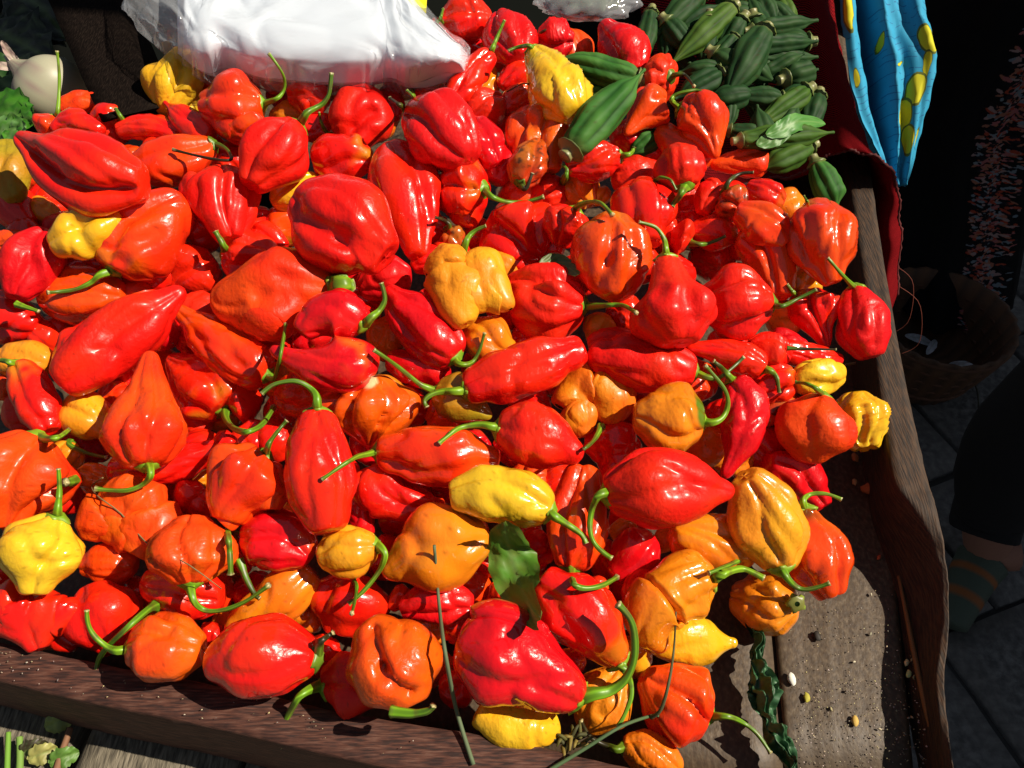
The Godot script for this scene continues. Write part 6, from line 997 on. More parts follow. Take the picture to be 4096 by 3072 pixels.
func build_okra() -> void:
	pod("bright sunlit okra pod with dark seams beside the long wrinkled yellow pepper", "okra", [[V(341, 7746, -4197), V(577, 7850, -4472), V(823, 7956, -4760), 213, 246, 235, 185, 28]], {"c": 3, "cd": 0.1, "tone": 1, "okra": 1})
	pod("okra pod lying across behind the bright one and the yellow pepper", "okra", [[V(827, 7775, -4958), V(544, 7805, -5038), V(258, 7835, -5118), 157, 187, 187, 157, 30]], {"c": 3, "cd": 0.1, "tone": 1, "okra": 1})
	pod("yellowish okra pod slanting down left at the top of the heap", "okra", [[V(1517, 7926, -5621), V(1279, 7839, -5387), V(1049, 7753, -5163), 151, 188, 182, 132, 31]], {"c": 3, "cd": 0.1, "tone": 2, "okra": 1})
	pod("broad dark okra pod pointing down in the middle of the heap", "okra", [[V(1698, 7894, -5364), V(1523, 7795, -5072), V(1358, 7694, -4803), 182, 237, 219, 152, 30]], {"c": 3, "cd": 0.1, "tone": 0, "okra": 1})
	pod("slim dark okra pod between the yellowish and the broad one", "okra", [[V(1510, 7831, -5397), V(1383, 7765, -5221), V(1258, 7698, -5050), 124, 143, 137, 106, 31]], {"c": 3, "cd": 0.1, "tone": 0, "okra": 1})
	pod("long okra pod at the top edge right of the herb bag", "okra", [[V(1328, 7946, -5813), V(1134, 7872, -5613), V(945, 7798, -5420), 167, 199, 179, 135, 32]], {"c": 3, "cd": 0.1, "tone": 0, "okra": 1})
	pod("narrow okra pod upright beside the tall crimson pepper", "okra", [[V(963, 7892, -5633), V(912, 7807, -5407), V(863, 7723, -5189), 126, 145, 139, 107, 32]], {"c": 3, "cd": 0.1, "tone": 0, "okra": 1})
	pod("okra pod showing its cap end above the round orange-red pepper", "okra", [[V(1110, 7824, -5627), V(1074, 7760, -5460), V(1038, 7697, -5297), 153, 160, 147, 115, 32]], {"c": 3, "cd": 0.1, "tone": 0, "okra": 1})
	pod("okra pod behind the arched green pepper stem", "okra", [[V(1382, 7754, -5061), V(1217, 7717, -4966), V(1055, 7680, -4872), 158, 188, 176, 134, 30]], {"c": 3, "cd": 0.1, "tone": 0, "okra": 1})
	pod("okra pod lying sideways topmost at the sack edge", "okra", [[V(1623, 7858, -5445), V(1868, 7858, -5513), V(2126, 7846, -5606), 102, 133, 133, 114, 32]], {"c": 3, "cd": 0.1, "tone": 0, "okra": 1})
	pod("striped okra pod second from the top at the sack edge", "okra", [[V(1592, 7816, -5293), V(1838, 7810, -5344), V(2097, 7792, -5420), 125, 150, 144, 125, 31]], {"c": 3, "cd": 0.1, "tone": 0, "okra": 1})
	pod("striped okra pod third from the top at the sack edge", "okra", [[V(1669, 7742, -5266), V(1883, 7730, -5302), V(2105, 7710, -5357), 107, 132, 132, 107, 32]], {"c": 3, "cd": 0.1, "tone": 0, "okra": 1})
	pod("okra pod with rounded end facing forward beside the sack fold", "okra", [[V(1812, 7706, -5078), V(1938, 7708, -5137), V(2069, 7708, -5201), 155, 180, 180, 167, 31]], {"c": 3, "cd": 0.1, "tone": 0, "okra": 1})
	pod("pale green lit okra pod tilted up right by the sack", "okra", [[V(1610, 7649, -4669), V(1802, 7685, -4823), V(2004, 7715, -4995), 102, 144, 156, 144, 30]], {"c": 3, "cd": 0.1, "tone": 2, "okra": 1})
	pod("okra pod standing on end against the sack fold", "okra", [[V(2028, 7655, -4968), V(1960, 7603, -4805), V(1894, 7550, -4647), 139, 170, 170, 127, 30]], {"c": 3, "cd": 0.1, "tone": 0, "okra": 1})
	pod("okra pod pointing to the top edge above the broad one", "okra", [[V(1743, 7792, -5408), V(1695, 7868, -5592), V(1646, 7944, -5783), 153, 166, 153, 115, 32]], {"c": 3, "cd": 0.1, "tone": 0, "okra": 1})
	pod("okra pod tucked right of the broad dark one", "okra", [[V(1802, 7782, -5522), V(1727, 7691, -5271), V(1656, 7600, -5031), 139, 177, 164, 126, 32]], {"c": 3, "cd": 0.1, "tone": 0, "okra": 1})
	pod("okra pod with pale ring-shaped cut end at the top edge", "okra", [[V(1918, 7857, -5859), V(1938, 7802, -5727), V(1959, 7747, -5598), 151, 164, 151, 124, 33]], {"c": 3, "cd": 0.1, "tone": 2, "okra": 1})
	pod("okra pod lying flat under the loose green leaf", "okra", [[V(1403, 7672, -4416), V(1711, 7664, -4474), V(2043, 7631, -4572), 121, 161, 167, 144, 29]], {"c": 3, "cd": 0.1, "tone": 2, "okra": 1})
	pod("lowest okra pod on the burgundy sack above the peppers", "okra", [[V(1894, 7573, -4508), V(1706, 7561, -4394), V(1527, 7541, -4293), 133, 174, 174, 151, 29]], {"c": 3, "cd": 0.1, "tone": 2, "okra": 1})
	pod("short okra pod upright right of the tapered orange-red pepper", "okra", [[V(1437, 7695, -4915), V(1415, 7644, -4783), V(1394, 7592, -4653), 96, 108, 102, 84, 30]], {"c": 3, "cd": 0.1, "tone": 0, "okra": 1})
	pod("okra pod lying left of the loose green leaf", "okra", [[V(1375, 7635, -4588), V(1537, 7617, -4561), V(1702, 7592, -4545), 106, 135, 135, 111, 29]], {"c": 3, "cd": 0.1, "tone": 0, "okra": 1})
	pod("small okra pod peeking below the bright sunlit one", "okra", [[V(925, 7601, -4582), V(827, 7572, -4511), V(731, 7544, -4440), 123, 141, 135, 111, 29]], {"c": 3, "cd": 0.1, "tone": 1, "okra": 1})
	pod("dark okra pod in shadow below the broad one", "okra", [[V(1625, 7597, -5141), V(1667, 7539, -5008), V(1709, 7482, -4879), 131, 150, 144, 119, 31]], {"c": 3, "cd": 0.1, "tone": 0, "okra": 1})
	pod("lit okra pod alone under the sack hem beside the board", "okra", [[V(1903, 7538, -4380), V(1963, 7462, -4238), V(2024, 7385, -4101), 138, 179, 190, 173, 29]], {"c": 3, "cd": 0.1, "tone": 1, "okra": 1})
	pod("dark okra pod at the top edge between slim and ringed ones", "okra", [[V(1484, 7889, -5942), V(1559, 7840, -5813), V(1634, 7790, -5689), 145, 158, 145, 118, 33]], {"c": 3, "cd": 0.1, "tone": 0, "okra": 1})
	pod("dark okra pod filling the heap behind the tall crimson pepper", "okra", [[V(1110, 7705, -5426), V(1209, 7668, -5330), V(1306, 7631, -5236), 140, 159, 147, 115, 32]], {"c": 3, "cd": 0.1, "tone": 0, "okra": 1})
	pod("dark okra pod low in the heap near the sack fold", "okra", [[V(1907, 7574, -5159), V(1790, 7560, -5085), V(1677, 7544, -5017), 138, 157, 145, 113, 31]], {"c": 3, "cd": 0.1, "tone": 0, "okra": 1})
	pod("small okra pod under the one lying across", "okra", [[V(615, 7659, -4954), V(525, 7667, -4976), V(435, 7676, -4999), 110, 122, 116, 98, 31]], {"c": 3, "cd": 0.1, "tone": 1, "okra": 1})
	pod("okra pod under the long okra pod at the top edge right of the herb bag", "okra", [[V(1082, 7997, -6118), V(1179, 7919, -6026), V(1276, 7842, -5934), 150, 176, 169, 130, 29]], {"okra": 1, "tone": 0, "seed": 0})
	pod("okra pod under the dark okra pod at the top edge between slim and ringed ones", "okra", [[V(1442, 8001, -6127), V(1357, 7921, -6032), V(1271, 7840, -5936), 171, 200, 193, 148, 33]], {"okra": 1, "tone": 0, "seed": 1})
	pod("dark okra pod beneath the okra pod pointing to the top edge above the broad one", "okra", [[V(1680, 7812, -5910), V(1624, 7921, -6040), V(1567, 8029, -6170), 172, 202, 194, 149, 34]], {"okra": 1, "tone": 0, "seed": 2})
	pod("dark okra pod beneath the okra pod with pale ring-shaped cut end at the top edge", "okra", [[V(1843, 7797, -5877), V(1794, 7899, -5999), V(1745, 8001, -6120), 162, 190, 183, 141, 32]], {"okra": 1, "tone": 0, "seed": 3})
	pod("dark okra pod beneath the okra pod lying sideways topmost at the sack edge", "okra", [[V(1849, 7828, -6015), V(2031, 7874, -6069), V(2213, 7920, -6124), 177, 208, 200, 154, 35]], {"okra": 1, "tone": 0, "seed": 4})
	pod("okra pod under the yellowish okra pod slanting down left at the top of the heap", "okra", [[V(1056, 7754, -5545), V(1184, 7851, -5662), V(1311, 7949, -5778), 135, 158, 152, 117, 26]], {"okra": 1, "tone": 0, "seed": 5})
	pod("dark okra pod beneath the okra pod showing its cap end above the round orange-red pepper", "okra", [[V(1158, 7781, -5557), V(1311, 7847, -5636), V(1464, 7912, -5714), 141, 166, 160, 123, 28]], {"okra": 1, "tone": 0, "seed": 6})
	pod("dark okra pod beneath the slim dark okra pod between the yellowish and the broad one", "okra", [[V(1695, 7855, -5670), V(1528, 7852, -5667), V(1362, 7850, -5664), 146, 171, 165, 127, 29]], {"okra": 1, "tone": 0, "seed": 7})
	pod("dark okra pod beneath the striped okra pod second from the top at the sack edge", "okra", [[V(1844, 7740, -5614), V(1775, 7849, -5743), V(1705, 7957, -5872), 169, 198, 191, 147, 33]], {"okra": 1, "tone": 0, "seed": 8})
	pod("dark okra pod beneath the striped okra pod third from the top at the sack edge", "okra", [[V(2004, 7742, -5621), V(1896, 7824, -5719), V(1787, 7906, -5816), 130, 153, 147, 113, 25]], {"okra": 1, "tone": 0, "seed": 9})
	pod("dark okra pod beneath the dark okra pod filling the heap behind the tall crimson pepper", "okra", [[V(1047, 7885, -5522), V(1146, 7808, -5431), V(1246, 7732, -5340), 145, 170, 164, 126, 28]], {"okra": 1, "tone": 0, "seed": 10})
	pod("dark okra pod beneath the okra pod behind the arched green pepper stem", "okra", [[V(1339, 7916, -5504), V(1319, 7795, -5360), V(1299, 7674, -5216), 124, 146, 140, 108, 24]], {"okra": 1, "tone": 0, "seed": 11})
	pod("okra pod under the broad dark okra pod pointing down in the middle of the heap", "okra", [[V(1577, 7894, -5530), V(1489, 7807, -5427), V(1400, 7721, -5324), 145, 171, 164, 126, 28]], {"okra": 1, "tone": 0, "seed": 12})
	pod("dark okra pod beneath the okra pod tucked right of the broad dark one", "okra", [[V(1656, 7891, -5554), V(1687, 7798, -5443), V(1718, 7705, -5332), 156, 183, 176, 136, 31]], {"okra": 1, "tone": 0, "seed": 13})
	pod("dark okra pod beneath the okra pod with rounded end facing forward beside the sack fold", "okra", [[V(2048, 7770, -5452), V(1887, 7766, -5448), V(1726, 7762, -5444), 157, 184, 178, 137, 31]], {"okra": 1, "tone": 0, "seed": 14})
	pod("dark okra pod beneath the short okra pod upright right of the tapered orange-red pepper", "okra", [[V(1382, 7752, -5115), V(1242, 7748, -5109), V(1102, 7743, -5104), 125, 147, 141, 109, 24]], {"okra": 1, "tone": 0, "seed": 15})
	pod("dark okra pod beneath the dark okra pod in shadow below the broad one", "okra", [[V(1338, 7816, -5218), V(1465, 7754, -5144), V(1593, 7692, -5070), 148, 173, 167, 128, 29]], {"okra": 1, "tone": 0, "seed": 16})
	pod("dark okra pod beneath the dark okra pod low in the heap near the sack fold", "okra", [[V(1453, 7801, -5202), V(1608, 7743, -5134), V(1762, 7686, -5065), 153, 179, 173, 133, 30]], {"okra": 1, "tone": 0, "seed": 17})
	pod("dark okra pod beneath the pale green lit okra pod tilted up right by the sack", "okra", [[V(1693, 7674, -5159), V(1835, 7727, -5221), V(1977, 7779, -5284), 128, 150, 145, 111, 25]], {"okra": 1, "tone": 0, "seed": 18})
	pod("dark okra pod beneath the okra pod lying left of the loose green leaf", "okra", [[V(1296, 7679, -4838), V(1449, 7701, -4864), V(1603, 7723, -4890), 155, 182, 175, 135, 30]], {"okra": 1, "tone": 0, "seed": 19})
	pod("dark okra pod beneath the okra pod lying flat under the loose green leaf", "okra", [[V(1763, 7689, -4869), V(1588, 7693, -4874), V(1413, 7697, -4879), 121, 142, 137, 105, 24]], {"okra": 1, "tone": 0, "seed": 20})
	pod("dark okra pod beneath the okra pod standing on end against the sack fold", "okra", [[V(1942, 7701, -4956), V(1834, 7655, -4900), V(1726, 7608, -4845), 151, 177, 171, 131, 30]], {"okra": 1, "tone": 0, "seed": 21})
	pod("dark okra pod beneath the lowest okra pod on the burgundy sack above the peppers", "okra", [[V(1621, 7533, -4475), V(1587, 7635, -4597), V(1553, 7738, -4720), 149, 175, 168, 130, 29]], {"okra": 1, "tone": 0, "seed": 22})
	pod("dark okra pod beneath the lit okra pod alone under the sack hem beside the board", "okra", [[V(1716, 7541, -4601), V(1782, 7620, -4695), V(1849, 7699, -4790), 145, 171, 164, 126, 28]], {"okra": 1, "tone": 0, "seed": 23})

func cloth(rows: Array, uvs: Array, thick: Vector3) -> ArrayMesh:
	var st = begin()
	var under = []
	for r in rows:
		var u = []
		for p in r: u.append(p - thick)
		under.append(u)
	var base = grid(st, rows, [], false, 0, uvs)
	grid(st, under, [], false, base, uvs)
	return mesh_of(st)

func print_image(w: int, h: int, ground: Color) -> Image:
	var im = Image.create(w, h, false, Image.FORMAT_RGBA8)
	im.fill(ground.linear_to_srgb())
	return im

func blob(im: Image, cx: float, cy: float, rx: float, ry: float, turn: float, c: Color, rim := Color(0.12, 0.14, 0.01)) -> void:
	var s = maxf(rx, ry) + 3.0
	for y in range(int(cy - s), int(cy + s)):
		for x in range(int(cx - s), int(cx + s)):
			if x < 0 or y < 0 or x >= im.get_width() or y >= im.get_height(): continue
			var d = Vector2(x - cx, y - cy).rotated(-turn)
			var q = Vector2(d.x / rx, d.y / ry).length()
			if q < 0.9: im.set_pixel(x, y, c.linear_to_srgb())
			elif q < 1.06: im.set_pixel(x, y, rim.linear_to_srgb())

func build_sack() -> void:
	# burgundy woven cloth: lies in the tray, rises over the right board and hangs down outside
	var sack = thing("woven_sack", "burgundy woven sack cloth draped over the right board under the okra", "cloth", V(2384, 7200, -4817))
	var root = sack.position
	var hem = [V(1602, 6720, -5142), V(1881, 6800, -5218), V(2008, 6900, -5104), V(2107, 7020, -5005), V(2172, 7120, -4975), V(2260, 7200, -4959), V(2354, 7260, -4893), V(2470, 7260, -4850), V(2596, 7200, -4828), V(2732, 7040, -4867), V(2848, 6820, -4900), V(2942, 6560, -4900), V(3026, 6250, -4855), V(3077, 6000, -4777)]
	var far = [V(1163, 6900, -12176), V(1752, 6920, -12110), V(2691, 6940, -12044), V(3114, 7000, -11847), V(3172, 7140, -11386), V(3159, 7260, -10991), V(3188, 7320, -10794), V(3273, 7320, -10794), V(3419, 7260, -10991), V(3662, 7100, -11518), V(3962, 6860, -12308), V(4319, 6560, -13295), V(4678, 6250, -14315), V(4962, 6000, -15138)]
	var mid = [V(1291, 6820, -6872), V(1847, 6860, -6799), V(2297, 6920, -6690), V(2435, 7040, -6472), V(2451, 7160, -6401), V(2444, 7270, -6342), V(2469, 7330, -6301), V(2523, 7330, -6264), V(2610, 7260, -6251), V(2737, 7080, -6326), V(2864, 6820, -6414), V(2966, 6540, -6435), V(3056, 6240, -6388), V(3117, 6000, -6303)]
	var rows = []
	var uvs = []
	for i in 37:
		var t = i / 36.0
		var row = []
		var uv = []
		for j in 66:
			var s = j / 65.0
			var a = curve_at(hem, s)
			var b = curve_at(mid, s)
			var c = curve_at(far, s)
			var q = b * 2.0 - (a + c) * 0.5
			var p = a * (1 - t) * (1 - t) + q * 2.0 * t * (1 - t) + c * t * t
			p += Vector3(0.3, 0.8, 0.2) * (fine.get_noise_3dv(p * 28.0) * 0.004 + 0.0015 * sin(s * 60.0 + t * 9.0) * smoothstep(0.2, 0.0, t))
			row.append(p - root)
			uv.append(Vector2(s * 5.0, t * 9.0))
		rows.append(row); uvs.append(uv)
	var im = print_image(128, 128, Color(0.16, 0.012, 0.018))
	for y in 128:
		for x in 128:
			var d = (x + y * 2) % 16
			var e = (x * 3 - y + 512) % 8
			var k = (1.0 if d < 8 else 0.25) * (1.0 if e < 5 else 0.6)
			im.set_pixel(x, y, Color(0.34 * k * k + 0.008, 0.010 * k * k + 0.001, 0.014 * k * k + 0.0015).linear_to_srgb())
	var m = StandardMaterial3D.new()
	m.albedo_texture = ImageTexture.create_from_image(im)
	m.uv1_scale = Vector3(1.1, 1.1, 1)
	m.roughness = 0.95
	m.metallic_specular = 0.1
	part("cloth", cloth(rows, uvs, Vector3(0.0004, 0.0012, 0.0003)), m, sack)
	var edge = begin()
	var line = []
	for p in rows[0]: line.append(p)
	tube(edge, line, 120, 6, func(t): return 0.0011 + 0.0005 * sin(t * 300.0), func(_t): return Color(0.10, 0.014, 0.014), 0)
	part("hem", mesh_of(edge), mats.matte, sack)
	for k in 2:
		var p0: Vector3 = rows[0][60 + k * 3]
		var d = Vector3(0.012 + 0.006 * k, -0.008 - 0.003 * k, 0.010)
		part("loose_thread", bar([p0, p0 + d, p0 + d * 1.6 + Vector3(-0.006, -0.02, 0.01), p0 + d * 1.2 + Vector3(-0.012, -0.035, 0.018)], 0.00028, 0.0002, Color(0.16, 0.03, 0.014), 5), mats.matte, sack)

func build_garments() -> void:
	# bright blue printed cloth hanging beyond the sack
	var blue = thing("printed_cloth", "bright blue cloth with yellow printed shapes hanging behind the sack", "cloth", V(3845, 5590, -6942))
	var root = blue.position
	var left = [V(3121, 7332, -8551), V(3175, 6870, -8000), V(3240, 6584, -7738), V(3315, 6325, -7507), V(3436, 6063, -7273), V(3636, 5769, -7078), V(3830, 5505, -6919)]
	var right = [V(3953, 7332, -8551), V(4003, 6870, -8000), V(4085, 6686, -7813), V(4172, 6497, -7634), V(4135, 6238, -7402), V(4075, 5917, -7176), V(4009, 5493, -6904)]
	var rows = []
	var uvs = []
	for i in 41:
		var t = i / 40.0
		var a = curve_at(left, t)
		var b = curve_at(right, t)
		var row = []
		var uv = []
		for j in 49:
			var s = j / 48.0
			var fold = -0.085 * exp(-pow((s - 0.34 - 0.02 * t) / 0.07, 2)) * smoothstep(1.05, 0.6, t) + 0.0045 * sin(s * 15.0 + 2.0 * t) + 0.002 * sin(s * 31.0 - 4.0 * t)
			row.append(a.lerp(b, s) + UP_VIEW * fold + Vector3(0.15, 0, 0.1) * fine.get_noise_2d(s * 8.0, t * 8.0) * 0.012 - root)
			uv.append(Vector2(s, t))
		rows.append(row); uvs.append(uv)
	var im = print_image(512, 512, Color(0.015, 0.29, 0.50))
	rng.seed = 31
	for k in 420:
		var cx = rng.randf() * 512.0
		var cy = floorf(rng.randf() * 34.0) * 15.0
		for x in int(rng.randf_range(10, 34)):
			for y in 2:
				var px = int(cx + x)
				var py = int(cy + y + 4.0 * sin(px * 0.05))
				if px >= 0 and px < 512 and py >= 0 and py < 512: im.set_pixel(px, py, Color(0.006, 0.13, 0.30).linear_to_srgb())
	var yel = Color(0.56, 0.54, 0.006)
	for q in [[40, 90, 30, 66, 0.1], [150, 20, 28, 34, 0.0], [462, 205, 46, 42, 0.7], [438, 272, 20, 36, 0.2], [392, 322, 58, 36, 0.0], [335, 372, 44, 40, 0.5], [366, 424, 46, 28, 0.3], [455, 445, 14, 34, 0.2], [230, 180, 8, 22, 0.3], [30, 260, 14, 22, 0.3], [300, 250, 5, 30, 1.4]]:
		blob(im, q[0], q[1], q[2], q[3], q[4], yel, Color(0.10, 0.13, 0.01))
	var m = StandardMaterial3D.new()
	m.albedo_texture = ImageTexture.create_from_image(im)
	m.roughness = 0.8
	part("cloth", cloth(rows, uvs, UP_VIEW * 0.0012), m, blue)

	# person in a long black skirt with a speckled band
	var she = thing("person", "person in a black skirt with a speckled coloured band standing beyond the basket", "person", V(7728, 600, -10737))
	root = she.position
	var axis = [V(7586, 600, -10559), V(7636, 1800, -11663), V(7406, 3300, -12387), V(7406, 3300, -12387) + Vector3(0.0, 0.22, -0.03), V(7406, 3300, -12387) + Vector3(0.0, 0.50, -0.05)]
	rows = []
	uvs = []
	for i in 49:
		var t = i / 48.0
		var c = curve_at(axis, t)
		var row = []
		var uv = []
		for j in 57:
			var a = TAU * j / 56.0
			var rr = 0.105 + 0.03 * t + 0.010 * sin(a * 7.0 + t * 2.0) * (1.0 - 0.6 * t) + 0.006 * sin(a * 13.0 + 1.0)
			row.append(c + Vector3(cos(a) * rr * 1.05, 0.0, sin(a) * rr) - root)
			uv.append(Vector2(j / 56.0, t))
		rows.append(row); uvs.append(uv)
	im = print_image(768, 768, Color(0.004, 0.004, 0.005))
	rng.seed = 33
	for k in 2600:
		var u = rng.randf_range(-1, 1)
		var cx = 768.0 * (0.215 + 0.05 * u * absf(u))
		var cy = rng.randf() * 768.0
		var c: Color = [Color(0.60, 0.10, 0.05), Color(0.55, 0.22, 0.14), Color(0.55, 0.38, 0.36), Color(0.30, 0.38, 0.44), Color(0.60, 0.20, 0.20), Color(0.02, 0.02, 0.03), Color(0.01, 0.01, 0.012)][rng.randi() % 7]
		blob(im, cx, cy, rng.randf_range(2.5, 8), rng.randf_range(1, 3), rng.randf_range(-0.6, 0.6), c, c)
	m = StandardMaterial3D.new()
	m.albedo_texture = ImageTexture.create_from_image(im)
	m.roughness = 0.9
	part("skirt", cloth(rows, uvs, Vector3.ZERO), m, she)
	var b = begin()
	tube(b, [V(7918, 80, -10925) - root, V(7503, 900, -10531) - root, V(7876, 1800, -11663) - root, V(7802, 3300, -12387) - root, V(7802, 3300, -12387) + Vector3(0.03, 0.50, -0.05) - root], 20, 12, func(t): return lerpf(0.032, 0.075, t), func(_t): return Color(0.10, 0.045, 0.025), 0)
	part("body", mesh_of(b), mats.matte, she)

	# the other person: black trouser leg, bare foot in a green slipper
	var he = thing("person", "person in black trousers and grey-green slipper standing at the right edge", "person", V(6432, 200, -5335))
	root = he.position
	var skin = Color(0.30, 0.145, 0.095)
	b = begin()
	var foot = [V(6758, 620, -5457), V(6493, 580, -5436), V(6341, 420, -5312), V(6150, 300, -5058), V(5957, 220, -4802), V(5841, 140, -4622)]
	tube(b, foot.map(func(p): return p - root), 20, 14, func(t): return lerpf(0.030, 0.020, t) * (1.0 - 0.25 * t * t), func(_t): return skin, 0)
	tube(b, [V(6505, 500, -5459) - root, V(6232, 1300, -5597) - root, V(5947, 2700, -5699) - root, V(5947, 2700, -5699) + Vector3(0.05, 0.16, -0.03) - root, V(5947, 2700, -5699) + Vector3(0.13, 0.52, -0.10) - root], 20, 14, func(t): return lerpf(0.028, 0.048, t), func(_t): return skin, 23 * 14)
	part("body", mesh_of(b), mats.matte, he)
	b = begin()
	var leg = [V(6222, 1050, -5466), V(6253, 1400, -5675), V(5947, 2700, -5699), V(5947, 2700, -5699) + Vector3(0.05, 0.16, -0.03), V(5947, 2700, -5699) + Vector3(0.13, 0.52, -0.10)]
	var trouser = []
	for i in 33:
		var t = i / 32.0
		var c = curve_at(leg, t)
		var d = (curve_at(leg, t + 0.03) - curve_at(leg, t - 0.03)).normalized()
		var u = d.cross(Vector3(0.2, 0.3, 0.9)).normalized()
		var v = d.cross(u)
		var row = []
		for j in 24:
			var a = TAU * j / 24.0
			var rr = lerpf(0.042, 0.062, t) * (1.0 + 0.05 * sin(a * 3.0 + t * 14.0) + 0.05 * fine.get_noise_3dv(c * 30.0 + u * cos(a)))
			row.append(c + (u * cos(a) + v * sin(a)) * rr - root)
		trouser.append(row)
	grid(b, trouser, [], true, 0)
	part("trouser_leg", mesh_of(b), flat_mat(Color(0.004, 0.004, 0.005), 0.9), he)
	b = begin()
	tube(b, [V(6405, 460, -5361) - root, V(6258, 400, -5198) - root, V(6103, 330, -4996) - root, V(5930, 250, -4761) - root, V(5802, 160, -4568) - root], 22, 16, func(t): return 0.0335 * (1.0 - 0.36 * t) * (1.0 if t < 0.96 else 0.7), func(t): return Color(0.26, 0.09, 0.02) if absf(t - 0.30) < 0.03 or absf(t - 0.62) < 0.03 else Color(0.062, 0.085, 0.062), 0)
	part("slipper", mesh_of(b), mats.matte, he)

func build_basket() -> void:
	var c = V(6806, 1200, -9181)
	var o = thing("basket", "dark round woven basket on the ground holding scraps", "basket", Vector3(c.x, 0.0, c.z))
	var st = begin()
	var rows = []
	var cols = []
	for q in [[0.0, 0.012], [0.070, 0.012], [0.088, 0.05], [0.100, 0.10], [0.106, 0.135], [0.112, 0.135], [0.106, 0.10], [0.094, 0.05], [0.074, 0.0], [0.0, 0.0]]:
		var row = []
		var col = []
		for j in 72:
			var a = TAU * j / 72.0
			var w: float = q[0] * (1.0 + 0.02 * sin(a * 24.0) * (1.0 if int(q[1] * 400.0) % 2 == 0 else -1.0))
			row.append(Vector3(cos(a) * w, q[1], sin(a) * w))
			col.append(Color(0.06, 0.03, 0.015).lerp(Color(0.13, 0.06, 0.028), 0.5 + 0.5 * sin(a * 24.0)))
		rows.append(row); cols.append(col)
	grid(st, rows, cols, true, 0)
	part("bowl", mesh_of(st), mats.matte, o)
	for k in 5:
		st = begin()
		var line = []
		var y = 0.03 + 0.024 * k
		var rr = 0.086 + 0.006 * k
		for j in 25: line.append(Vector3(cos(TAU * j / 24.0) * rr, y, sin(TAU * j / 24.0) * rr))
		tube(st, line, 60, 6, func(_t): return 0.0036, func(_t): return Color(0.11, 0.05, 0.025), 0)
		part("rim" if k == 4 else "hoop", mesh_of(st), mats.matte, o)
	rng.seed = 41
	# scraps lying in the basket
	for q in [["paper_scrap", "white paper scrap deepest in the dark basket near its left side", V(6954, 300, -9619), Vector3(0.020, 0.0, 0.012), Color(0.66, 0.68, 0.74)],
		["paper_scrap", "small white scrap in the middle of the dark basket", V(7087, 340, -9421), Vector3(0.012, 0.002, -0.014), Color(0.7, 0.72, 0.78)],
		["paper_scrap", "folded white scrap at the near right rim of the basket", V(7044, 900, -8494), Vector3(0.010, 0.014, 0.016), Color(0.7, 0.72, 0.78)],
		["wood_chip", "long brown wood chip slanting across the dark basket", V(7414, 600, -9932), Vector3(0.055, 0.012, 0.055), Color(0.16, 0.07, 0.045)],
		["wood_chip", "short orange-brown chip near the far rim of the basket", V(7372, 700, -10281), Vector3(0.020, 0.004, 0.014), Color(0.30, 0.12, 0.05)],
		["wood_chip", "grey chip beside the long brown one in the basket", V(7301, 500, -10315), Vector3(0.026, 0.0, 0.020), Color(0.20, 0.19, 0.19)]]:
		var s = part(numbered(q[0]), leaf_mesh([-q[3], Vector3(0, 0.003, 0), q[3]], 0.007, 0.2, q[4], q[4] * 0.8), mats.matte, self)
		s.position = q[2]
		tag(s, q[1], "scrap")

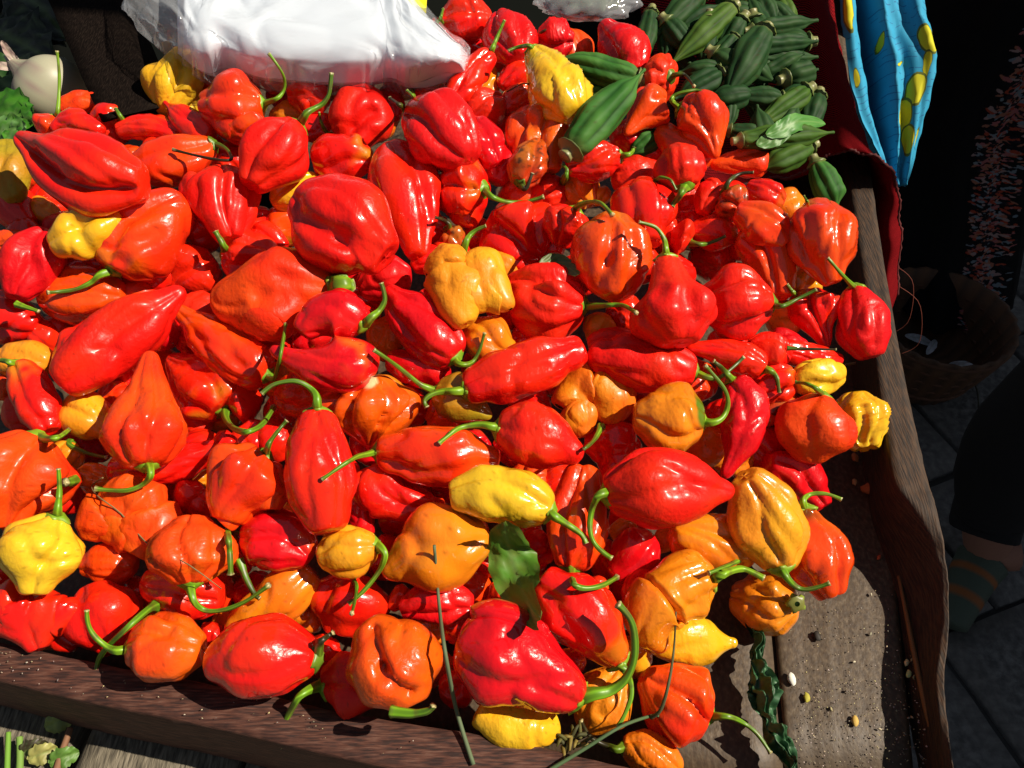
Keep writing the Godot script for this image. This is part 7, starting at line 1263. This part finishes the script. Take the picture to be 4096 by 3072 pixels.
func build_bag() -> void:
	# clear crackling bag with a white package inside, lying on the top of the heap
	var bag = thing("plastic_bag", "crinkled clear plastic bag with a white package inside lying on the peppers", "bag", V(-1310, 8160, -4871))
	var root = bag.position
	var film = StandardMaterial3D.new()
	film.albedo_color = Color(0.95, 0.97, 1.0, 0.15)
	film.transparency = BaseMaterial3D.TRANSPARENCY_ALPHA
	film.roughness = 0.10
	var white = flat_mat(Color(0.66, 0.73, 0.82), 0.35)
	var ridge = noise(1.0, FastNoiseLite.TYPE_CELLULAR, 1, 9)
	ridge.cellular_return_type = FastNoiseLite.RETURN_DISTANCE2_SUB
	rng.seed = 77
	var folds = []
	for k in 9:
		var dir = Vector2.from_angle(rng.randf() * TAU)
		folds.append([dir, rng.randf_range(1.6, 5.0), rng.randf() * 9.0, rng.randf_range(0.5, 1.0), Vector3(rng.randf() * 20, rng.randf() * 20, 0)])
	# columns from the left tip to the right corner, each from the upper side to the lower edge
	var lines = [
		[V(-2724, 8029, -5932), V(-2713, 8021, -5886), V(-2702, 8013, -5841), V(-2692, 8005, -5797), V(-2681, 7998, -5752), V(-2671, 7990, -5709), V(-2660, 7982, -5665), V(-2650, 7975, -5622), V(-2639, 7967, -5579)],
		[V(-2674, 8082, -6182), V(-2532, 8173, -5800), V(-2489, 8172, -5651), V(-2464, 8154, -5544), V(-2439, 8137, -5438), V(-2418, 8116, -5342), V(-2417, 8076, -5291), V(-2438, 8012, -5288), V(-2481, 7924, -5330)],
		[V(-2579, 8105, -6283), V(-2400, 8223, -5780), V(-2346, 8222, -5587), V(-2316, 8199, -5451), V(-2285, 8178, -5315), V(-2259, 8153, -5193), V(-2260, 8100, -5132), V(-2288, 8016, -5132), V(-2343, 7899, -5192)],
		[V(-2472, 8116, -6334), V(-2281, 8243, -5769), V(-2223, 8240, -5547), V(-2189, 8214, -5388), V(-2155, 8190, -5230), V(-2126, 8162, -5089), V(-2125, 8103, -5014), V(-2153, 8009, -5008), V(-2210, 7877, -5066)],
		[V(-2354, 8116, -6334), V(-2167, 8241, -5745), V(-2108, 8235, -5503), V(-2071, 8207, -5324), V(-2035, 8181, -5149), V(-2004, 8150, -4993), V(-2000, 8088, -4903), V(-2024, 7990, -4881), V(-2077, 7853, -4926)],
		[V(-2237, 8116, -6334), V(-2058, 8239, -5737), V(-2000, 8232, -5487), V(-1963, 8204, -5299), V(-1926, 8176, -5117), V(-1896, 8145, -4953), V(-1891, 8081, -4856), V(-1913, 7982, -4828), V(-1962, 7842, -4865)],
		[V(-2102, 8116, -6334), V(-1935, 8241, -5745), V(-1882, 8235, -5503), V(-1849, 8207, -5324), V(-1817, 8181, -5149), V(-1790, 8150, -4993), V(-1786, 8088, -4903), V(-1808, 7990, -4881), V(-1855, 7853, -4926)],
		[V(-1901, 8116, -6334), V(-1748, 8239, -5733), V(-1698, 8231, -5480), V(-1666, 8202, -5288), V(-1635, 8174, -5103), V(-1609, 8142, -4936), V(-1604, 8078, -4836), V(-1622, 7978, -4806), V(-1663, 7838, -4840)],
		[V(-1699, 8116, -6334), V(-1562, 8238, -5727), V(-1517, 8229, -5469), V(-1487, 8199, -5272), V(-1458, 8171, -5082), V(-1434, 8138, -4911), V(-1429, 8074, -4807), V(-1445, 7973, -4772), V(-1481, 7831, -4802)],
		[V(-1364, 8116, -6334), V(-1253, 8237, -5723), V(-1216, 8228, -5460), V(-1192, 8198, -5259), V(-1168, 8169, -5065), V(-1148, 8135, -4891), V(-1144, 8070, -4784), V(-1156, 7968, -4746), V(-1185, 7826, -4772)],
		[V(-1061, 8116, -6334), V(-975, 8237, -5724), V(-946, 8228, -5461), V(-928, 8198, -5261), V(-909, 8169, -5068), V(-894, 8136, -4894), V(-891, 8071, -4787), V(-900, 7969, -4749), V(-923, 7827, -4776)],
		[V(-919, 8094, -6233), V(-846, 8222, -5646), V(-822, 8219, -5400), V(-807, 8192, -5221), V(-793, 8166, -5047), V(-781, 8135, -4891), V(-779, 8073, -4801), V(-789, 7974, -4780), V(-810, 7835, -4823)],
		[V(-767, 8029, -5932), V(-705, 8178, -5386), V(-687, 8186, -5178), V(-677, 8165, -5038), V(-667, 8145, -4901), V(-660, 8119, -4781), V(-661, 8061, -4724), V(-671, 7966, -4733), V(-691, 7832, -4806)],
		[V(-638, 7983, -5667), V(-588, 8145, -5173), V(-575, 8160, -5007), V(-569, 8145, -4905), V(-563, 8130, -4805), V(-558, 8109, -4719), V(-561, 8056, -4695), V(-572, 7966, -4736), V(-591, 7838, -4840)],
		[V(-517, 7947, -5463), V(-480, 8108, -5035), V(-471, 8126, -4907), V(-468, 8116, -4837), V(-464, 8105, -4768), V(-462, 8089, -4711), V(-465, 8043, -4711), V(-475, 7963, -4771), V(-490, 7847, -4891)],
		[V(-402, 7915, -5284), V(-378, 8052, -4958), V(-373, 8069, -4869), V(-372, 8063, -4826), V(-370, 8056, -4783), V(-369, 8045, -4750), V(-372, 8009, -4763), V(-378, 7946, -4824), V(-388, 7854, -4934)],
		[V(-323, 7906, -5229), V(-311, 7995, -5004), V(-308, 8005, -4936), V(-306, 7999, -4899), V(-305, 7993, -4862), V(-304, 7984, -4831), V(-306, 7959, -4830), V(-309, 7915, -4862), V(-314, 7853, -4926)],
		[V(-272, 7890, -5138), V(-272, 7886, -5114), V(-271, 7882, -5091), V(-270, 7878, -5067), V(-270, 7873, -5044), V(-269, 7869, -5021), V(-269, 7865, -4998), V(-268, 7861, -4975), V(-267, 7857, -4952)]
	]
	for pass_ in 2:
		var st = begin()
		var front = []
		var back = []
		var nu = 200
		var nv = 110
		for i in nu + 1:
			var s = i / float(nu)
			if pass_ == 1: s = lerpf(0.17, 0.965, s)
			var col = []
			for line in 9:
				var across = []
				for c in lines: across.append(c[line])
				col.append(curve_at(across, s))
			var row = []
			var rowb = []
			for j in nv + 1:
				var t = j / float(nv)
				if pass_ == 1: t = lerpf(0.04, 0.90 - 0.10 * exp(-pow((s - 0.86) / 0.05, 2)), t)
				var p = curve_at(col, t)
				var rim = smoothstep(0.0, 0.10, s) * smoothstep(1.0, 0.95, s) * smoothstep(0.0, 0.12, t) * smoothstep(1.0, 0.86, t)
				var crumple = 0.0
				for f in folds:
					var q = Vector2(s * 4.6, t * 2.0) + Vector2(low.get_noise_2d(s * 5.0, t * 2.5 + float(f[2])), low.get_noise_2d(s * 5.0 + 30.0, t * 2.5)) * 0.35
					var wv = absf(wrapf(q.dot(f[0]) * float(f[1]) + float(f[2]), -1.0, 1.0))
					crumple += (0.5 - wv) * float(f[3]) / float(f[1]) * maxf(0.0, 0.35 + low.get_noise_3dv(Vector3(s * 6.0, t * 3.0, 0) + Vector3(f[4])) * 1.5)
				var lift = crumple * (0.0120 if pass_ == 0 else 0.0032) + (0.0007 * absf(fine.get_noise_2d(s * 60.0 + t * 14.0, t * 26.0 - s * 18.0)) if pass_ == 0 else 0.0)
				var thick = 0.034 * pow(rim, 0.6)
				var n = Vector3(0.0, 0.85, 0.53)
				if pass_ == 1:
					p -= n * 0.0045
					var e = smoothstep(0.0, 0.06, float(i) / nu) * smoothstep(1.0, 0.94, float(i) / nu) * smoothstep(0.0, 0.05, float(j) / nv) * smoothstep(1.0, 0.88, float(j) / nv)
					thick = 0.024 * sqrt(e)
					p -= n * 0.008 * (1.0 - e)
				if pass_ == 0: p += Vector3(fine.get_noise_2d(s * 30.0, 3.0), 0, fine.get_noise_2d(s * 38.0, 9.0)) * 0.005 * smoothstep(0.75, 1.0, t)
				row.append(p + n * lift * (0.35 + 0.65 * rim) - root)
				rowb.append(p + n * (lift * 0.3 * rim - thick - 0.0003) - root)
			front.append(row); back.append(rowb)
		var base = grid(st, front, [], false, 0)
		grid(st, back, [], false, base)
		part("film" if pass_ == 0 else "package", mesh_of(st), film if pass_ == 0 else white, bag)
	# card standing behind the bag
	var im = print_image(128, 128, Color(0.75, 0.50, 0.42))
	for x in range(92, 128):
		for y in 128: im.set_pixel(x, y, Color(0.80, 0.74, 0.01).linear_to_srgb())
	for k in 9:
		for x in range(12, 80):
			if (x * 7 + k * 13) % 11 < 7:
				im.set_pixel(x, 84 + k * 4, Color(0.55, 0.06, 0.04).linear_to_srgb())
				im.set_pixel(x, 85 + k * 4, Color(0.55, 0.06, 0.04).linear_to_srgb())
	var cm = StandardMaterial3D.new()
	cm.albedo_texture = ImageTexture.create_from_image(im)
	cm.roughness = 0.6
	var corners = [V(-963, 8171, -5817), V(-567, 8159, -5803), V(-565, 7996, -5298), V(-892, 8012, -5316)]
	var st2 = begin()
	var n = Vector3(corners[1] - corners[0]).cross(corners[3] - corners[0]).normalized() * 0.0012
	var cr = []
	var cu = []
	for i in 2:
		cr.append([corners[0] - n * i, corners[1] - n * i]); cu.append([Vector2(0, 0), Vector2(1, 0)])
		cr.append([corners[3] - n * i, corners[2] - n * i]); cu.append([Vector2(0, 1), Vector2(1, 1)])
	var bs = grid(st2, [cr[0], cr[1]], [], false, 0, [cu[0], cu[1]])
	grid(st2, [cr[2], cr[3]], [], false, bs, [cu[2], cu[3]])
	tag(part(numbered("printed_card"), mesh_of(st2), cm, self), "pink card with red print and yellow edge behind the plastic bag", "card")

	# second clear bag with herbs
	var herb = thing("herb_bag", "clear plastic bag of dark herbs at the top edge above the okra", "bag", V(533, 7885, -5865))
	root = herb.position
	for pass_ in 2:
		var st = begin()
		var rows = []
		var grow = 1.0 if pass_ == 0 else 0.8
		for i in 41:
			var t = i / 40.0
			var row = []
			for j in 60:
				var th = TAU * j / 60.0
				var lat = PI * t
				var p = Vector3(cos(lat) * 0.046, 0.014 * sin(lat) * sin(th), 0.034 * sin(lat) * cos(th)) * grow
				var k = ridge.get_noise_3dv(p * 70.0) + 0.4 * ridge.get_noise_3dv(p * 190.0)
				p *= 1.0 + (0.16 if pass_ == 0 else 0.3) * k
				row.append(p + Vector3(0.0, 0.0, 0.0))
			rows.append(row)
		grid(st, rows, [], true, 0)
		part("film" if pass_ == 0 else "herbs", mesh_of(st), film if pass_ == 0 else flat_mat(Color(0.025, 0.045, 0.012), 0.7), herb)

func build_greens() -> void:
	# white onion
	var onion = thing("white_onion", "white onion with papery skin at the upper left corner", "onion", V(-3259, 7423, -5361))
	var root = onion.position
	var st = begin()
	var rows = []
	var cols = []
	var up = (Vector3(-0.75, 0.38, -0.42)).normalized()
	var u = up.cross(Vector3(1, 0, 0.2)).normalized()
	var v = up.cross(u)
	for i in 31:
		var t = i / 30.0
		var lat = PI * t
		var row = []
		var col = []
		for j in 40:
			var a = TAU * j / 40.0
			var r = 0.026 * sin(lat) * (1.0 + 0.02 * sin(a * 5.0))
			var h = -cos(lat) * 0.022
			if t > 0.8:
				h += 0.020 * pow((t - 0.8) / 0.2, 1.5)
				r = maxf(r * (1.0 - 0.35 * (t - 0.8) / 0.2), 0.0035 * (1.0 - pow((t - 0.8) / 0.2, 6)))
			row.append(up * (h + 0.004) + (u * cos(a) + v * sin(a)) * r)
			var s = fine.get_noise_2d(a * 14.0, t * 1.5)
			col.append(Color(0.36, 0.35, 0.25).lerp(Color(0.28, 0.20, 0.18), clampf(s * 1.4 + (t - 0.55) * 1.2, 0, 1)))
		rows.append(row); cols.append(col)
	grid(st, rows, cols, true, 0)
	part("bulb", mesh_of(st), vertex_mat(0.45), onion)
	for k in 3:
		var a = TAU * k / 3.0
		part("skin_tip", leaf_mesh([up * 0.030, up * 0.040 + (u * cos(a) + v * sin(a)) * 0.006, up * 0.047 + (u * cos(a) + v * sin(a)) * 0.012], 0.003, 0.3, Color(0.40, 0.26, 0.24), Color(0.6, 0.5, 0.42)), mats.matte, onion)
	# leaves round the onion and in the dark upper left corner
	var list = [
		["bright green lettuce leaf at the left edge below the onion", [V(-3608, 7459, -4968), V(-3346, 7558, -4899), V(-3139, 7571, -4791)], 0.016, Color(0.03, 0.16, 0.008), Color(0.06, 0.24, 0.014)],
		["pale crinkled lettuce leaf under the bright one at the left edge", [V(-3556, 7444, -4826), V(-3343, 7507, -4793), V(-3170, 7547, -4731)], 0.010, Color(0.16, 0.34, 0.10), Color(0.07, 0.24, 0.02)],
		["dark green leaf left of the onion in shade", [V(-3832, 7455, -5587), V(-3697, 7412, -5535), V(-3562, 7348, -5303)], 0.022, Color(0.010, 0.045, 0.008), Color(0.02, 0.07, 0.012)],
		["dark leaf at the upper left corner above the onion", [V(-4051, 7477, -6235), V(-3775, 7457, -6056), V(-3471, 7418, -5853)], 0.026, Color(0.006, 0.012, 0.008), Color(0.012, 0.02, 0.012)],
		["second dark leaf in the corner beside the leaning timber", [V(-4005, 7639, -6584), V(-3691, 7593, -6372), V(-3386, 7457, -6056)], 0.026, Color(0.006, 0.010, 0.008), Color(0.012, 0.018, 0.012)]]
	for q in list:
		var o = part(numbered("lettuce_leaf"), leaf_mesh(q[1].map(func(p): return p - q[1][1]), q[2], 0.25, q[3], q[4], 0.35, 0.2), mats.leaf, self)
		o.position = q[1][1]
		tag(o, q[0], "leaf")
	# dark cloth over the back of the stall
	var black_cloth = flat_mat(Color(0.006, 0.007, 0.006), 1.0)
	black_cloth.metallic_specular = 0.1
	var back = begin()
	var br = []
	for i in 21:
		var row = []
		for j in 31:
			var p = Vector3(lerpf(-0.75, 0.24, j / 30.0), 0.655, lerpf(-1.5, -0.50, i / 20.0))
			p.y += 0.02 * fine.get_noise_3dv(p * 9.0)
			row.append(p)
		br.append(row)
	grid(back, br, [], false, 0)
	tag(part(numbered("dark_cloth"), mesh_of(back), black_cloth, self), "black cloth covering the stall behind the peppers", "cloth")

	var leaves = [
		["half rotten brown and green leaf lying in the front gap", [V(-36, 7526, -1809), V(-13, 7177, -1862), V(38, 7176, -1695), V(106, 7512, -1355)], 0.0115, Color(0.075, 0.21, 0.018), Color(0.10, 0.16, 0.02), 0.12, 0.15],
		["small dark green leaf tucked behind the scarred red pepper", [V(151, 7596, -3371), V(251, 7575, -3410), V(354, 7625, -3252)], 0.0048, Color(0.05, 0.13, 0.01), Color(0.07, 0.10, 0.02), 0.0, 0.2],
		["loose light green leaf lying across the lowest okra pods", [V(1543, 7742, -4370), V(1643, 7763, -4406), V(1763, 7762, -4488), V(2014, 7619, -4693)], 0.0060, Color(0.05, 0.19, 0.03), Color(0.08, 0.25, 0.04), 0.15, 0.2],
		["narrow green okra leaf pointing to the crumpled orange-red pepper", [V(1715, 7746, -4432), V(1594, 7721, -4363), V(1487, 7699, -4337)], 0.0050, Color(0.07, 0.19, 0.04), Color(0.09, 0.22, 0.05), 0.1, 0.1]]
	for q in leaves:
		var o = part(numbered("green_leaf"), leaf_mesh(q[1].map(func(p): return p - q[1][1]), q[2], 0.12, q[3], q[4], q[5], q[6]), mats.leaf, self)
		o.position = q[1][1]
		tag(o, q[0], "leaf")
	# the wilted strip of leaf on the tray floor
	var strip = thing("wilted_leaf", "long crumpled wilted green leaf strip on the tray floor", "leaf", V(1241, 6640, -1390))
	root = strip.position
	var line = [V(1165, 6700, -1723), V(1196, 6720, -1620), V(1168, 6730, -1508), V(1171, 6740, -1377), V(1160, 6720, -1278), V(1183, 6730, -1172), V(1206, 6730, -1103), V(1235, 6720, -981)]
	for k in 2:
		st = begin()
		rows = []
		cols = []
		for i in 90:
			var t = i / 89.0
			var c = curve_at(line, t) - root
			var d = (curve_at(line, t + 0.01) - curve_at(line, t - 0.01)).normalized()
			var side = d.cross(Vector3.UP).normalized()
			var w = (0.0038 + 0.0016 * sin(t * 17.0 + k)) * (0.6 + 0.7 * sin(PI * clampf(t, 0.08, 1)))
			var row = []
			var col = []
			for j in 15:
				var s = j / 7.0 - 1.0
				var p = c + side * s * w * (1.0 if k == 0 else 0.7)
				p.y += (0.0005 + 0.006 * absf(fine.get_noise_3dv(p * 95.0 + Vector3(k * 3, 0, 0))) * 2.0 + 0.0022 * sin(s * 6.0 + t * 16.0 + k * 2.0)) * (1.0 - 0.4 * absf(s)) + 0.003 * k
				p.x += 0.003 * fine.get_noise_3dv(p * 70.0 + Vector3(9, k, 0))
				p.y = maxf(p.y, FLOOR_Y - root.y + 0.0008)
				row.append(p)
				col.append(Color(0.012, 0.055, 0.016).lerp(Color(0.045, 0.13, 0.055), clampf(0.5 + 1.6 * fine.get_noise_3dv(p * 210.0), 0, 1)))
			rows.append(row); cols.append(col)
		grid(st, rows, cols, false, 0)
		part("blade" if k == 0 else "fold", mesh_of(st), mats.leaf, strip)

func single(called: String, label: String, category: String, p: Array, r0: float, r1: float, colour: Color, group := "", sides := 6) -> void:
	var o = part(numbered(called), bar(p.map(func(q): return q - p[0]), r0, r1, colour, sides, 20), mats.matte, self)
	o.position = p[0]
	tag(o, label, category, group)

func build_details() -> void:
	build_sack()
	build_garments()
	build_basket()
	build_bag()
	build_greens()
	single("dry_grass", "long grey-green grass blade hanging over the front board", "grass blade", [V(-342, 7367, -1786), V(-328, 7145, -1625), V(-268, 7426, -1296), V(-235, 7080, -1178), V(-159, 7010, -974)], 0.0007, 0.0010, Color(0.10, 0.14, 0.07))
	single("grass_stalk", "green grass stalk leaning from the front board to the lone red-orange pepper", "grass stalk", [V(139, 7020, -943), V(297, 7040, -1027), V(451, 7060, -1109), V(599, 6910, -1200), V(634, 6942, -1193)], 0.0009, 0.0006, Color(0.06, 0.11, 0.04))
	single("dry_twig", "thin dark twig standing against the lone red-orange pepper", "twig", [V(727, 7153, -1573), V(728, 7001, -1470), V(679, 7054, -1305), V(644, 6972, -1211), V(606, 6914, -1194)], 0.0004, 0.0010, Color(0.07, 0.075, 0.03))
	single("dry_root", "thin dry root fibre lying across the lumpy orange pepper", "root", [V(-1921, 7356, -2148), V(-2065, 7178, -2216), V(-1931, 7320, -2068), V(-1814, 7284, -1996), V(-1672, 7229, -1869), V(-1386, 7438, -1665), V(-1263, 7288, -1618)], 0.0004, 0.0003, Color(0.20, 0.13, 0.05))
	single("wood_splinter", "long orange-brown wood splinter between tray floor and right board", "splinter", [V(2014, 6670, -1990), V(1986, 6680, -1793), V(1958, 6690, -1597), V(1926, 6700, -1327), V(1912, 6700, -1053), V(1902, 6690, -859)], 0.0008, 0.0019, Color(0.19, 0.085, 0.025))
	single("dry_twig", "short brown twig on the floor below the smooth crimson pepper", "twig", [V(2102, 6700, -3431), V(2176, 6700, -3446), V(2276, 6700, -3470)], 0.0009, 0.0007, Color(0.30, 0.24, 0.13))
	# withered calyx and shreds
	var dry = thing("withered_calyx", "withered olive calyx bits beside the yellow pepper on the front board", "plant scrap", V(247, 6960, -1084))
	rng.seed = 51
	for k in 16:
		var a = rng.randf_range(0, TAU)
		var d = Vector3(cos(a), rng.randf_range(0.0, 0.6), sin(a)) * rng.randf_range(0.004, 0.008)
		var s = Vector3(rng.randf_range(-0.006, 0.007), 0, rng.randf_range(-0.003, 0.003))
		part("shred", bar([s, s + d * 0.6 + Vector3(0, 0.002, 0), s + d], 0.0011, 0.0004, [Color(0.09, 0.08, 0.015), Color(0.20, 0.15, 0.03), Color(0.05, 0.05, 0.012)][k % 3], 5), mats.matte, dry)
	# what lies on the table below the front board
	single("cut_stem", "bright green cut stem at the bottom left corner", "stem", [V(-2329, 6500, -1017), V(-2361, 6520, -1132), V(-2392, 6540, -1247)], 0.0014, 0.0012, Color(0.14, 0.30, 0.03))
	single("cut_stem", "light green cut stem right of the bottom left corner one", "stem", [V(-2274, 6500, -1017), V(-2302, 6520, -1132), V(-2331, 6540, -1226)], 0.0017, 0.0015, Color(0.16, 0.28, 0.05))
	single("dry_stick", "reddish brown stick on the table below the front board", "stick", [V(-2122, 6500, -1056), V(-2117, 6520, -1152), V(-2110, 6530, -1271)], 0.0020, 0.0014, Color(0.20, 0.095, 0.05))
	var skins = [["pale green onion skin scrap at the front board foot", V(-2181, 6510, -1297), Color(0.34, 0.40, 0.10)], ["yellowish onion skin scrap beside the brown stick", V(-2208, 6510, -1151), Color(0.36, 0.34, 0.10)], ["green leaf scrap right of the brown stick", V(-2102, 6510, -1135), Color(0.10, 0.22, 0.03)], ["dark curled scrap left of the yellowish skin scrap", V(-2259, 6510, -1172), Color(0.04, 0.03, 0.015)]]
	for k in skins.size():
		var q: Array = skins[k]
		var o = part(numbered("vegetable_scrap"), leaf_mesh([Vector3(-0.006, 0, 0.002), Vector3(0, 0.002, 0), Vector3(0.006, 0, -0.003)], 0.0048, 0.5, q[2], q[2] * 0.7, 0.4, 0.3), mats.leaf, self)
		o.position = q[1]
		tag(o, q[0], "scrap")
	# bits on the tray floor and boards
	var bits = [
		["pepper_scrap", "flat orange pepper scrap lying in the shaded tray corner", V(2030, 6640, -2540), Color(0.42, 0.13, 0.03), 0.0048],
		["pepper_scrap", "small orange scrap above the flat one in shade", V(1999, 6640, -2757), Color(0.45, 0.20, 0.06), 0.0024],
		["pepper_seed", "pale yellow seed alone near the bottom of the tray floor", V(1600, 6640, -1266), Color(0.55, 0.36, 0.08), 0.0020],
		["pepper_seed", "yellow-green seed left of the lone pale seed", V(1400, 6640, -1373), Color(0.40, 0.36, 0.04), 0.0019],
		["garlic_chip", "white chip on the tray floor beside the wilted leaf", V(1347, 6640, -1461), Color(0.72, 0.72, 0.64), 0.0024],
		["dry_clod", "dark clod on the tray floor below the star-scarred orange pepper", V(1521, 6640, -1677), Color(0.02, 0.016, 0.012), 0.0022],
		["seed_husk", "pale seed husk in the trough left of the splinter", V(1928, 6640, -1543), Color(0.60, 0.52, 0.26), 0.0014],
		["seed_husk", "green-white seed husk in the trough below the pale one", V(1920, 6640, -1488), Color(0.50, 0.55, 0.22), 0.0016],
		["pepper_scrap", "tiny red scrap beside the orange brown-shouldered pepper", V(1955, 6640, -2113), Color(0.45, 0.08, 0.02), 0.0012],
		["pepper_scrap", "small cream scrap above the orange brown-shouldered pepper", V(1952, 6640, -2590), Color(0.5, 0.34, 0.14), 0.0018]]
	for q in bits:
		var st = begin()
		var s: float = q[4]
		var rows = []
		for i in 7:
			var row = []
			for j in 9:
				var lat = PI * i / 6.0
				var a = TAU * j / 9.0
				var p = Vector3(cos(lat) * 1.3, 0.55 * sin(lat) * sin(a), 0.8 * sin(lat) * cos(a)) * s
				row.append(p * (1.0 + 0.35 * fine.get_noise_3dv(p * 600.0 + q[2] * 90.0)))
			rows.append(row)
		grid(st, rows, [], true, 0)
		var o = part(numbered(q[0]), mesh_of(st), flat_mat(q[3], 0.7), self)
		o.position = q[2] + Vector3(0, s * 0.4, 0)
		o.rotation.y = s * 700.0
		tag(o, q[1], "scrap")
	# crumbs nobody would count
	rng.seed = 61
	var mm = MultiMesh.new()
	mm.transform_format = MultiMesh.TRANSFORM_3D
	mm.use_colors = true
	var grain = begin()
	grid(grain, [[Vector3(-1, 0, 0), Vector3(-1, 0, 0), Vector3(-1, 0, 0), Vector3(-1, 0, 0)], [Vector3(-0.3, 0.5, 0.1), Vector3(-0.2, 0, 0.7), Vector3(-0.3, -0.4, 0), Vector3(-0.1, 0, -0.7)], [Vector3(0.6, 0.3, 0), Vector3(0.5, 0, 0.4), Vector3(0.6, -0.3, 0), Vector3(0.5, 0, -0.5)], [Vector3(1, 0, 0), Vector3(1, 0, 0), Vector3(1, 0, 0), Vector3(1, 0, 0)]], [], true, 0)
	mm.mesh = mesh_of(grain)
	mm.instance_count = 780
	for k in 780:
		var p: Vector3
		var f = rng.randf()
		if k < 520:
			p = V(1440, 6640, -1992).lerp(V(2010, 6640, -1992), f).lerp(V(1278, 6640, -1040).lerp(V(1829, 6640, -1040), f), sqrt(rng.randf()))
		elif k < 720:
			var w = rng.randf()
			p = V(1998, 6650, -1782).lerp(V(2091, 6660, -1778), f).lerp(V(1831, 6650, -1056).lerp(V(1931, 6680, -1048), f), w)
		else:
			var w = pow(rng.randf(), 1.5)
			p = V(-2295, 7012, -1466).lerp(V(-2240, 7012, -1330), f).lerp(V(-401, 7012, -1106).lerp(V(-430, 7012, -995), f), w)
		p.y += 0.0004
		var s = rng.randf_range(0.00025, 0.0006) * (2.2 if rng.randf() < 0.06 else 1.0)
		mm.set_instance_transform(k, Transform3D(Basis.from_euler(Vector3(rng.randf() * 6, rng.randf() * 6, rng.randf() * 6)).scaled(Vector3.ONE * s), p))
		var shade = rng.randf_range(0.12, 0.6)
		mm.set_instance_color(k, Color(shade, shade * rng.randf_range(0.75, 0.95), shade * rng.randf_range(0.4, 0.8)))
	var crumbs = MultiMeshInstance3D.new()
	crumbs.name = "crumbs"
	crumbs.multimesh = mm
	crumbs.material_override = mats.matte
	add_child(crumbs)
	tag(crumbs, "pale crumbs and seed dust scattered over the tray floor and boards", "crumbs", "", "stuff")
	# litter on the dark ground
	single("string_scrap", "whitish string scrap on the ground beyond the basket", "scrap", [V(8111, 60, -11167), V(8608, 80, -11548), V(9118, 60, -11962)], 0.0035, 0.0022, Color(0.30, 0.30, 0.32))
	single("string_scrap", "bent whitish string scrap right of the basket", "scrap", [V(7828, 60, -10145), V(7811, 80, -9747), V(7877, 60, -9548), V(8221, 60, -9441)], 0.003, 0.002, Color(0.30, 0.32, 0.36))
	single("straw", "thin dark straw on the ground below the basket", "straw", [V(7731, 40, -9268), V(7692, 80, -8623), V(7421, 50, -7883), V(7221, 40, -7439)], 0.0014, 0.001, Color(0.05, 0.05, 0.03))
	single("green_straw", "long thin green stem lying on the dark ground at the right", "straw", [V(9322, 40, -12808), V(8999, 80, -11548), V(8861, 60, -10704), V(8980, 40, -10029)], 0.0016, 0.0012, Color(0.03, 0.08, 0.02))
	var pap = part(numbered("paper_scrap"), leaf_mesh([Vector3(-0.022, 0, 0), Vector3(0, 0.006, 0.004), Vector3(0.022, 0, 0.002)], 0.014, 0.2, Color(0.34, 0.37, 0.44), Color(0.28, 0.30, 0.36), 0.3), mats.matte, self)
	pap.position = V(7848, 60, -9398)
	tag(pap, "white paper scrap on the ground right of the basket", "scrap")
